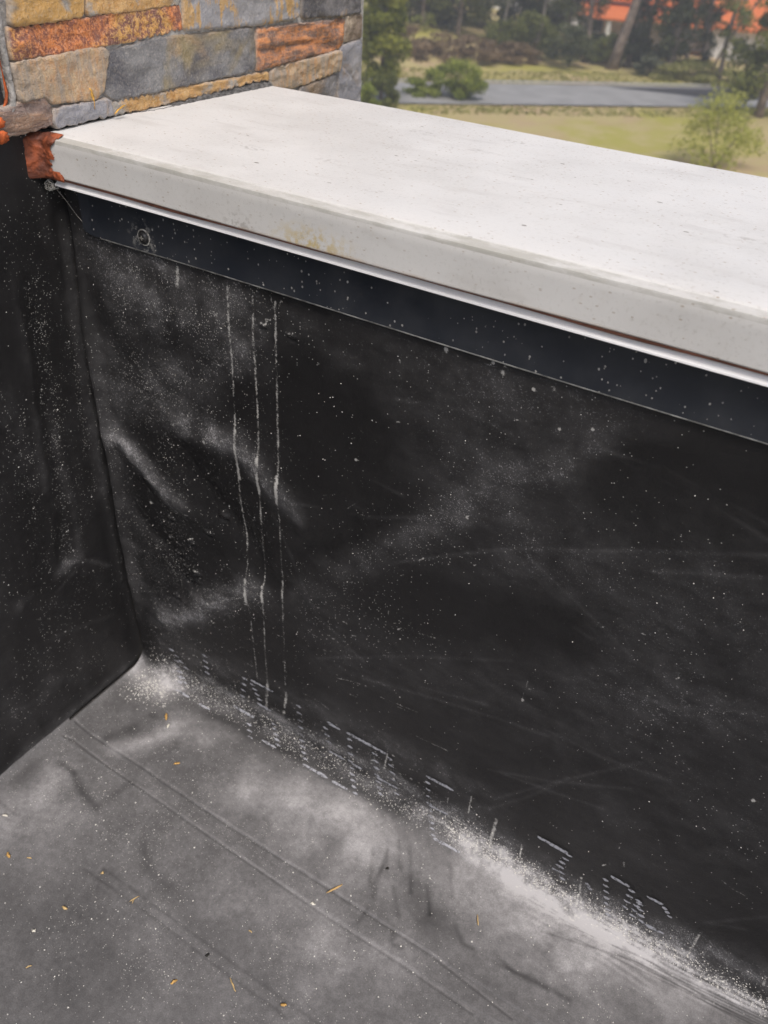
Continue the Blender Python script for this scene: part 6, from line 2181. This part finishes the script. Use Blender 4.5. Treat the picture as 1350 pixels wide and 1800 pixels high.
# road axis: points measured on its two edges
RA = Vector((at(-29.7, 5.87*HG).x, at(-29.7, 5.87*HG).y)); RB = Vector((at(-10.1, 6.82*HG).x, at(-10.1, 6.82*HG).y)); RD = (RB-RA).normalized(); RN = Vector((-RD.y, RD.x))   # RN points away from the roof
off = (GX-RA.x)*RN.x+(GY-RA.y)*RN.y
GZ = GZ0 + .22*fbm(GX/9, GY/9, 3, 51)*sstep(2, 6, np.abs(off+2.6)) + 1.1*sstep(1.2, 7, off)*sstep(-22, -34, GX) - .05
link_ = link('ground', mesh_np('ground', np.stack([GX, GY, GZ], -1).reshape(-1, 3), grid_faces(len(xs), len(ys))), M_GROUND); tag(link_, 'rough dry grass field below the building', kind='structure')
def strip(name, d0, d1, s0, s1, z, mat, n=40):
    V = []; F = []
    for i in range(n+1):
        s_ = s0+(s1-s0)*i/n
        for d in (d0, d1): p = RA+RD*s_+RN*d; V.append((p.x, p.y, z))
        if i: a = 2*i-2; F.append((a, a+2, a+3, a+1))
    return link(name, mesh_py(name, V, F), mat)
M_ASPH = simple('old_asphalt', (.29, .285, .275), .9, .2, var=.12, scale=.8, bump=.3, bscale=30)
rd = strip('road', -5.3, 0, -120, 160, GZ0+.03, M_ASPH); tag(rd, 'grey asphalt road crossing behind the field', kind='structure')
vg = strip('road_verge', 0, .45, -120, 160, GZ0+.10, simple('concrete_edge', (.36, .355, .34), .9, .2)); tag(vg, 'pale concrete edge of the road', kind='structure')
# darker wedge on the road
def rp_(s_, d): p = RA+RD*s_+RN*d; return (p.x, p.y, GZ0+.036)
MB().quad(rp_(11.2, -.5), rp_(16.5, -3.4), rp_(30, -4.0), rp_(40, -3.8), rp_(40, -.55), rp_(25, -.5)).build('dark_wedge', simple('dark_asphalt', (.065, .065, .07), .9, .2), rd)

def leaf_mat(name, a, b, c):
    t = NT(name); v = t.attr('tint'); col = t.mix(t.ramp(v, 0, .5), a, b); col = t.mix(t.ramp(v, .5, 1), col, c)
    t.put(t.b.inputs['Base Color'], col); t.b.inputs['Roughness'].default_value = .65; t.b.inputs['Specular IOR Level'].default_value = .25
    tr = t.new('ShaderNodeBsdfTranslucent'); t.put(tr.inputs['Color'], col); mx = t.new('ShaderNodeMixShader'); mx.inputs[0].default_value = .45
    o = [x for x in t.n if x.type == 'OUTPUT_MATERIAL'][0]; t.l.new(t.b.outputs[0], mx.inputs[1]); t.l.new(tr.outputs[0], mx.inputs[2]); t.l.new(mx.outputs[0], o.inputs[0])
    return t.m
LM = {'pine': leaf_mat('pine_green', (.10, .12, .025), (.25, .27, .05), (.40, .40, .08)), 'dark': leaf_mat('dark_green', (.045, .055, .03), (.095, .11, .05), (.17, .19, .08)),
      'mid': leaf_mat('mid_green', (.08, .095, .03), (.18, .20, .05), (.29, .31, .09)), 'bright': leaf_mat('bright_green', (.15, .19, .03), (.30, .35, .06), (.42, .46, .11)),
      'dry': leaf_mat('dry_brown', (.13, .09, .05), (.28, .20, .12), (.40, .30, .19)), 'yellow': leaf_mat('yellow_green', (.28, .30, .05), (.46, .47, .11), (.58, .57, .19)),
      'grey': leaf_mat('grey_green', (.07, .08, .05), (.15, .165, .10), (.26, .27, .19)), 'straw': leaf_mat('straw_grass', (.25, .26, .07), (.32, .31, .10), (.40, .36, .17))}
M_BARK = simple('grey_brown_bark', (.21, .165, .135), .9, .15, var=.4, scale=4, bump=.8, bscale=14, bdist=.03)
M_BARK2 = simple('pale_bark', (.36, .31, .25), .9, .15, var=.3, scale=5, bump=.6, bscale=14, bdist=.02)
def leaves(clumps, per, size, seed, needle=False):
    """leaf faces scattered through ellipsoid clumps; returns verts, faces, tint"""
    r = np.random.default_rng(seed); Vs = []; tn = []
    for (c, rad, tint) in clumps:
        n = per; d = r.normal(size=(n, 3)); d /= np.linalg.norm(d, axis=1)[:, None]
        rr = r.random(n)**.45; P = np.array(c)+d*rr[:, None]*np.array(rad)
        a = r.normal(size=(n, 3)); a[:, 2] *= .6; a += d*.5; a /= np.linalg.norm(a, axis=1)[:, None]
        b = np.cross(a, r.normal(size=(n, 3))); b /= np.linalg.norm(b, axis=1)[:, None]
        s = size*r.uniform(.6, 1.4, n)[:, None]; w = s*(.22 if needle else .5)
        Vs.append(np.stack([P-a*s*.5, P+b*w*.5, P+a*s*.5, P-b*w*.5], 1))
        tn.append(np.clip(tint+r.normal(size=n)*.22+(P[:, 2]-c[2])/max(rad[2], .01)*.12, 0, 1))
    V = np.concatenate(Vs).reshape(-1, 3); F = np.arange(len(V)).reshape(-1, 4)
    return V, F, np.concatenate(tn)
def crown(name, clumps, per, size, seed, mat, parent, needle=False):
    V, F, tn = leaves(clumps, per, size, seed, needle)
    return link(name, mesh_np(name, V, F, False, {'tint': ('FACE', tn)}), mat, parent)
def shrub(label, az, dist, h, w, mat, seed, per=110, size=.16, name='shrub', cat='shrub', n=14, group=None, needle=False):
    p = at(az, dist); r = random.Random(seed); o = empty(name, p); cl = []
    for k in range(n):
        a = r.uniform(0, 6.28); q = math.sqrt(r.random()); zz = r.uniform(.12, .92); ww = w*.5*(1-.55*zz*zz)
        cl.append(((p.x+math.cos(a)*q*ww, p.y+math.sin(a)*q*ww, GZ0+h*zz), (w*.2*r.uniform(.7, 1.3), w*.2*r.uniform(.7, 1.3), h*.16*r.uniform(.7, 1.3)), r.uniform(.2, .75)))
    crown('crown', cl, per, size, seed, mat, o, needle)
    tb = MB()
    for k in range(4): a = r.uniform(0, 6.28); tb.tube([(p.x, p.y, GZ0-.1), (p.x+math.cos(a)*w*.12, p.y+math.sin(a)*w*.12, GZ0+h*.35), (p.x+math.cos(a)*w*.25, p.y+math.sin(a)*w*.25, GZ0+h*.75)], [.035, .025, .01], 5)
    tb.build('trunk', M_BARK, o, True); tag(o, label, cat, group); return o
def tree(label, az, dist, h, lean, tr, mat, seed, low=.25, spread=1.6, n=26, per=120, size=.22, bark=None, name='tree', clumps_extra=None, group='trees across the road'):
    """trunk with limbs; lean = sideways shift of the top in metres (to the right as seen)"""
    p = at(az, dist); r = random.Random(seed); o = empty(name, p); rgt = Vector((math.cos(D2R(az)), -math.sin(D2R(az)), 0)); cl = []
    axis_ = [p+Vector((0, 0, -.2))]+[p+rgt*(lean*f**1.1+.08*math.sin(f*9+seed))+Vector((0, 0, h*f)) for f in (.12, .25, .4, .55, .7, .85, 1)]
    tb = MB(); tb.tube(axis_, [tr*1.25]+[tr*(1-.8*f) for f in (.12, .25, .4, .55, .7, .85, 1)], 10)
    for k in range(n):
        f = low+(1-low)*(k+r.random())/n; c0 = p+rgt*(lean*f**1.1)+Vector((0, 0, h*f)); a = r.uniform(0, 6.28); L = spread*(1-.6*f)*r.uniform(.45, 1.1)
        tip = c0+Vector((math.cos(a)*L, math.sin(a)*L, r.uniform(-.15, .4)*L)); mid = (c0+tip)/2+Vector((0, 0, .12*L))
        tb.tube([c0, mid, tip], [tr*.22*(1-.6*f)+.012, tr*.13*(1-.6*f)+.01, .008], 5)
        cl.append((tuple(tip*.75+c0*.25), (L*.42+.15, L*.42+.15, L*.3+.15), r.uniform(.15, .8)))
    tb.build('trunk', bark or M_BARK, o, True)
    for (dx, z_, rx, rz_, ti) in (clumps_extra or []):
        q = p+rgt*dx+Vector((0, 0, z_)); cl.append((tuple(q), (rx, rx, rz_), ti))
    crown('crown', cl, per, size, seed, mat, o); tag(o, label, 'tree', group); return o

# near side of the road
o = tree('young olive green pine beside the end of the stone wall', -31.4, 45, 5.3, .1, .09, LM['pine'], 21, .16, 1.5, 46, 200, .20, name='pine_tree', group=None)
shrub('low green shrub under the young pine, touching the stone wall end', -32.2, 42, 1.2, 1.3, LM['bright'], 31, 130, .14)
shrub('green shrub just right of the young pine foot', -30.9, 43.5, 1.5, 1.2, LM['mid'], 32, 140, .14)
shrub('rounded bright green bush at the right of the roadside cluster', -26.4, 46.5, 1.75, 2.0, LM['bright'], 33, 240, .13, 'bush', 'bush', 20)
shrub('bright green bush in the middle of the roadside cluster', -27.7, 47, 1.35, 1.9, LM['bright'], 34, 170, .13, 'bush', 'bush')
shrub('low spreading green bush at the left of the roadside cluster', -28.8, 47, .75, 2.0, LM['bright'], 35, 150, .13, 'bush', 'bush')
shrub('loose yellow green sapling standing alone in the field', -10.6, 38, 2.7, 3.4, LM['yellow'], 36, 75, .15, 'sapling', 'sapling', 38)
tree('leafy green tree at the right edge, nearest of the roadside trees', -9.0, 50, 7.5, -.2, .22, LM['mid'], 37, .10, 2.4, 50, 190, .2, group=None)
shrub('small yellow green sprig by the road at the right', -10.4, 47, 1.1, .5, LM['yellow'], 38, 60, .12, 'sprig', 'plant', 6)
# far side: dry bank, shrubs, trunks
for i, (az, ds, h, w, m, lb) in enumerate([(-28.6, 57, 1.5, 3.4, 'dry', 'brown dry thicket on the bank behind the bush cluster'), (-25.9, 58, 1.3, 3.6, 'dry', 'wide brown thicket on the bank left of the dark shrubs'), (-30.6, 58, 1.8, 3.0, 'dry', 'brown thicket on the bank right behind the young pine'),
     (-23.6, 58.5, 1.1, 3.0, 'dry', 'low brown thicket in front of the dark shrubs'),
     (-20.3, 59, 2.3, 3.3, 'dark', 'rounded dark green shrub left of the leaning trunk'), (-22.5, 61, 2.8, 2.6, 'mid', 'tall green shrub between the thin pale trunks'), (-24.6, 61, 2.2, 2.4, 'mid', 'green shrub above the brown bank'),
     (-17.9, 62, 1.6, 2.4, 'mid', 'green shrub right of the leaning trunk foot'), (-15.6, 58.5, 1.2, 1.6, 'grey', 'grey green shrub between the ivy trunks'), (-13.4, 59, 1.0, 4.2, 'straw', 'yellowed grass clump in front of the house porch'), (-11.0, 58, .9, 4.0, 'straw', 'yellowed grass clump at the right end of the road bank')]):
    shrub(lb, az, ds, h, w, LM[m], 60+i, 170, .19, 'thicket' if m == 'dry' else 'shrub', 'thicket' if m == 'dry' else 'shrub', 18)
tree('big leaning bare pine trunk in front of the orange roof', -17.75, 60, 11, 2.2, .34, LM['dark'], 81, .55, 2.4, 22, 100, .26, name='pine_tree')
tree('dark ivy covered tree with a thick dense column of leaves', -14.6, 59, 11, .1, .32, LM['dark'], 82, .08, 1.35, 60, 190, .2, clumps_extra=[(0, z, .95, .6, .25) for z in (.8, 1.5, 2.3, 3.1, 3.9)])
tree('dark leafy tree before the right half of the orange roof', -13.7, 63, 8, .2, .15, LM['dark'], 93, .22, 1.2, 26, 110, .2)
tree('dark spreading tree between leaning trunk and ivy tree', -16.9, 62, 9, .2, .18, LM['dark'], 94, .2, 1.5, 34, 120, .2)
tree('dark tree covering the left end of the orange roof', -19.4, 62, 9, -.2, .17, LM['dark'], 95, .24, 1.5, 30, 110, .2)
tree('dark tree in front of the gable at the right', -11.7, 58, 8.5, .1, .15, LM['mid'], 96, .26, 1.4, 26, 110, .2)
tree('slim dark tree right of the ivy covered one', -12.75, 60, 9, -.5, .2, LM['dark'], 83, .12, 1.2, 30, 110, .2)
tree('thin leaning bare trunk before the white porch', -12.3, 61, 8, 3.6, .09, LM['grey'], 84, .6, 1.4, 16, 80, .22)
tree('thin pale trunk left among the roadside trees', -24.3, 62, 9, .2, .12, LM['grey'], 85, .30, 1.8, 30, 90, .22, M_BARK2)
tree('straight slim grey trunk in the middle of the roadside trees', -22.2, 63, 10, .25, .13, LM['mid'], 86, .28, 1.8, 30, 90, .22, M_BARK2)
tree('slender dark tree over the brown bank', -27.0, 64, 9, .1, .16, LM['mid'], 87, .2, 2.1, 40, 130, .22)
tree('dense olive green tree behind the brown bank', -29.2, 65, 8, .1, .18, LM['mid'], 88, .14, 2.4, 46, 150, .22)
tree('dark green tree between the two thin pale trunks', -23.3, 66, 8.5, -.2, .16, LM['dark'], 89, .18, 1.7, 34, 110, .22)
tree('bushy dark tree in front of the left end of the house', -20.6, 64, 8, .3, .17, LM['dark'], 90, .16, 1.7, 22, 80, .22)
tree('leafy tree right behind the young pine', -31.8, 63, 8, .1, .18, LM['mid'], 91, .12, 2.3, 44, 140, .22)
tree('dark tree just left of the ivy covered one', -16.1, 63, 9, .2, .17, LM['dark'], 92, .22, 1.3, 26, 110, .2)

for i, (az, ds, h, w, m, lb) in enumerate([(-31.0, 66, 4.2, 4.0, 'mid', 'tall green shrub mass behind the young pine'), (-28.0, 67, 4.0, 4.0, 'grey', 'tall grey green shrub mass above the brown bank'), (-25.6, 68, 4.2, 3.6, 'mid', 'tall green shrub mass left of the thin pale trunk'),
     (-23.4, 66, 3.4, 3.2, 'dark', 'dark shrubs between the pale trunks'), (-21.3, 67, 3.6, 3.0, 'mid', 'green shrubs left of the house roof'), (-19.2, 64, 1.3, 2.6, 'dark', 'dark shrubs under the left end of the orange roof'), (-16.4, 62, 2.0, 2.2, 'dark', 'dark shrubs between leaning trunk and ivy tree')]):
    shrub(lb, az, ds, h, w, LM[m], 160+i, 210, .24, 'tall_shrub', 'shrub', 24)
# the house with the orange roof
hp = at(-14.2, 72); hs_ = empty('house', hp); tag(hs_, 'white house with bright orange tiled roof and yellow plinth behind the trees', 'house')
ca = D2R(14.2-8); ex = Vector((math.cos(ca), math.sin(ca), 0)); ey = Vector((-math.sin(ca), math.cos(ca), 0))      # ex: along the facade to the right
def hv(x, y, z): q = hp+ex*x+ey*y; return (q.x, q.y, GZ0-.62+z)
def hbox(name, x0, x1, y0, y1, z0, z1, mat, parent=hs_):
    V = [hv(*c) for c in ((x0,y0,z0),(x1,y0,z0),(x1,y1,z0),(x0,y1,z0),(x0,y0,z1),(x1,y0,z1),(x1,y1,z1),(x0,y1,z1))]
    return link(name, mesh_py(name, V, [(0,3,2,1),(4,5,6,7),(0,1,5,4),(1,2,6,5),(2,3,7,6),(3,0,4,7)]), mat, parent)
M_WHITE = simple('white_render', (.74, .73, .71), .85, .2, var=.05, scale=2); M_YEL = simple('yellow_paint', (.70, .46, .10), .8, .2, var=.1, scale=2); M_GLASS = simple('window_glass', (.04, .05, .06), .1, .5)
t = NT('orange_roof_tiles'); w = t.new('ShaderNodeTexWave', wave_type='BANDS', bands_direction='X'); t.l.new(t.mapping((1, 1, 1), rot=(0, 0, -ca)), w.inputs['Vector']); w.inputs['Scale'].default_value = 1.4
M_ROOF = t.out(t.mix(t.noise(3, 4), (.62, .15, .045), (.78, .23, .08)), .8, .2, t.bump(w.outputs['Fac'], .6, .06))
hbox('wall', -9, 2.2, 0, 8, -.5, 3.3, M_WHITE); hbox('wall', 2.3, 11, -2.0, 8, -.5, 2.45, M_WHITE)
hbox('plinth', -9.03, 2.25, -.04, 8, -.5, .55, M_YEL); hbox('plinth', 2.25, 11.03, -2.04, 8, -.5, .5, M_YEL)
def hip(name, x0, x1, y0, y1, z0, z1, ov=.5):
    x0 -= ov; x1 += ov; y0 -= ov; y1 += ov; m = (y0+y1)/2; k = (y1-y0)/2*.9
    V = [hv(*c) for c in ((x0,y0,z0),(x1,y0,z0),(x1,y1,z0),(x0,y1,z0),(x0+k,m,z1),(x1-k,m,z1),(x0,y0,z0-.16),(x1,y0,z0-.16),(x1,y1,z0-.16),(x0,y1,z0-.16))]
    return link(name, mesh_py(name, V, [(0,1,5,4),(1,2,5),(2,3,4,5),(3,0,4),(6,7,1,0),(7,8,2,1),(8,9,3,2),(9,6,0,3),(9,8,7,6)]), M_ROOF, hs_)
hip('roof', -9, 2.2, 0, 8, 3.3, 6.2); hip('roof', 2.3, 11, -2.0, 8, 2.46, 6.0)
V = [hv(*c) for c in ((-7.5, -2.4, 2.25), (2.2, -2.4, 2.25), (2.2, .02, 2.95), (-7.5, .02, 2.95), (-7.5, -2.4, 2.13), (2.2, -2.4, 2.13), (2.2, .02, 2.8), (-7.5, .02, 2.8))]
link('porch_roof', mesh_py('porch_roof', V, [(0,1,2,3),(4,7,6,5),(0,4,5,1),(3,2,6,7),(0,3,7,4),(1,5,6,2)]), M_ROOF, hs_)
for x in (-7.3, -5.0, -2.7, -.4, 1.9):
    hbox('column', x, x+.28, -2.3, -2.02, 0, 2.14, M_WHITE); hbox('column_base', x-.06, x+.34, -2.36, -1.96, -.3, .6, M_YEL)
for x in (-6.2, -3.6, -.9):
    wnd = hbox('window', x-.55, x+.55, -.07, .01, 1.0, 2.1, M_WHITE); hbox('pane', x-.44, x+.44, -.09, -.05, 1.1, 2.0, M_GLASS, wnd)
for x in (4.2, 6.6):
    wnd = hbox('window', x-.5, x+.5, -2.07, -1.99, .95, 1.95, M_WHITE); hbox('pane', x-.4, x+.4, -2.09, -2.05, 1.05, 1.85, M_GLASS, wnd)
# arch with an orange rim on the right wing
arch = MB()
arch.tube([hv(8.6+1.1*math.cos(a), -2.12, .75+1.1*math.sin(a)) for a in [math.pi*k/14 for k in range(15)]], .16, 8); arch.build('arch', M_YEL, hs_, True)
# white boundary wall seen through the trees
bw = MB().box((0, 0, 0), (24, .25, 2.9)).build('boundary_wall', M_WHITE); bw.location = at(-31.5, 78); bw.rotation_euler = (0, 0, D2R(24)); tag(bw, 'white wall seen in patches through the trees left of the house', 'wall')
# distant wood behind everything: one mass of foliage
r = random.Random(4); cl = []
for k in range(260):
    az = r.uniform(-42, 4); ds = r.uniform(88, 112); p = at(az, ds); cl.append(((p.x, p.y, GZ0+r.uniform(.5, 8)), (r.uniform(1.5, 3), r.uniform(1.5, 3), r.uniform(1, 2.2)), r.uniform(.1, .7)))
V, F, tn = leaves(cl, 130, .55, 9); wd = link('woodland', mesh_np('woodland', V, F, False, {'tint': ('FACE', tn)}), LM['grey']); tag(wd, 'distant grey green wood closing the view behind the house', 'wood', kind='stuff')
# field grass and roadside growth
r = np.random.default_rng(3); n = 26000
az = r.uniform(-36, -3, n); ds = 26+34*r.random(n)**.8; px_ = CAM.x+ds*np.sin(np.radians(az)); py_ = CAM.y+ds*np.cos(np.radians(az)); of = (px_-RA.x)*RN.x+(py_-RA.y)*RN.y
ok = ((of < -5.6) & (of > -7.4)) | ((of > .6) & (of < 4)); px_, py_, of = px_[ok], py_[ok], of[ok]; n = len(px_)
hh = r.uniform(.04, .13, n); a = r.uniform(0, 6.28, n); wv = .05+.07*r.random(n); gz = GZ0+.22*fbm(px_/9, py_/9, 3, 51)*sstep(2, 6, np.abs(of+2.6))+1.1*sstep(1.2, 7, of)*sstep(-22, -34, px_)-.07
B = np.stack([px_, py_, gz], 1); sd2 = np.stack([np.cos(a), np.sin(a), a*0], 1)*wv[:, None]; tp = B+np.stack([r.normal(size=n)*.08, r.normal(size=n)*.08, hh], 1)
V = np.stack([B-sd2, B+sd2, tp+sd2*.35, tp-sd2*.35], 1).reshape(-1, 3); tn = np.clip(.5+.35*vnoise(px_/3.5, py_/3.5, 3)+r.normal(size=n)*.1, 0, 1)
gr = link('field_grass', mesh_np('field_grass', V, np.arange(len(V)).reshape(-1, 4), False, {'tint': ('FACE', tn)}), LM['straw']); tag(gr, 'rough yellow green grass of the field and road bank', 'grass', kind='stuff')


# thin haze volume, added to lighten and soften the far view
hz = MB().box((-330, -80, GZ0-1.6), (110, 330, 6.0)).build('haze', None); tag(hz, 'thin pale haze added to lighten the far view', 'haze', kind='stuff')
m = bpy.data.materials.new('thin_haze'); m.use_nodes = True; nt = m.node_tree
for n_ in list(nt.nodes):
    if n_.type == 'BSDF_PRINCIPLED': nt.nodes.remove(n_)
pv = nt.nodes.new('ShaderNodeVolumePrincipled'); pv.inputs['Color'].default_value = (.95, .94, .92, 1); pv.inputs['Density'].default_value = .0034; pv.inputs['Anisotropy'].default_value = .2
nt.links.new(pv.outputs[0], [x for x in nt.nodes if x.type == 'OUTPUT_MATERIAL'][0].inputs['Volume']); hz.data.materials.append(m)
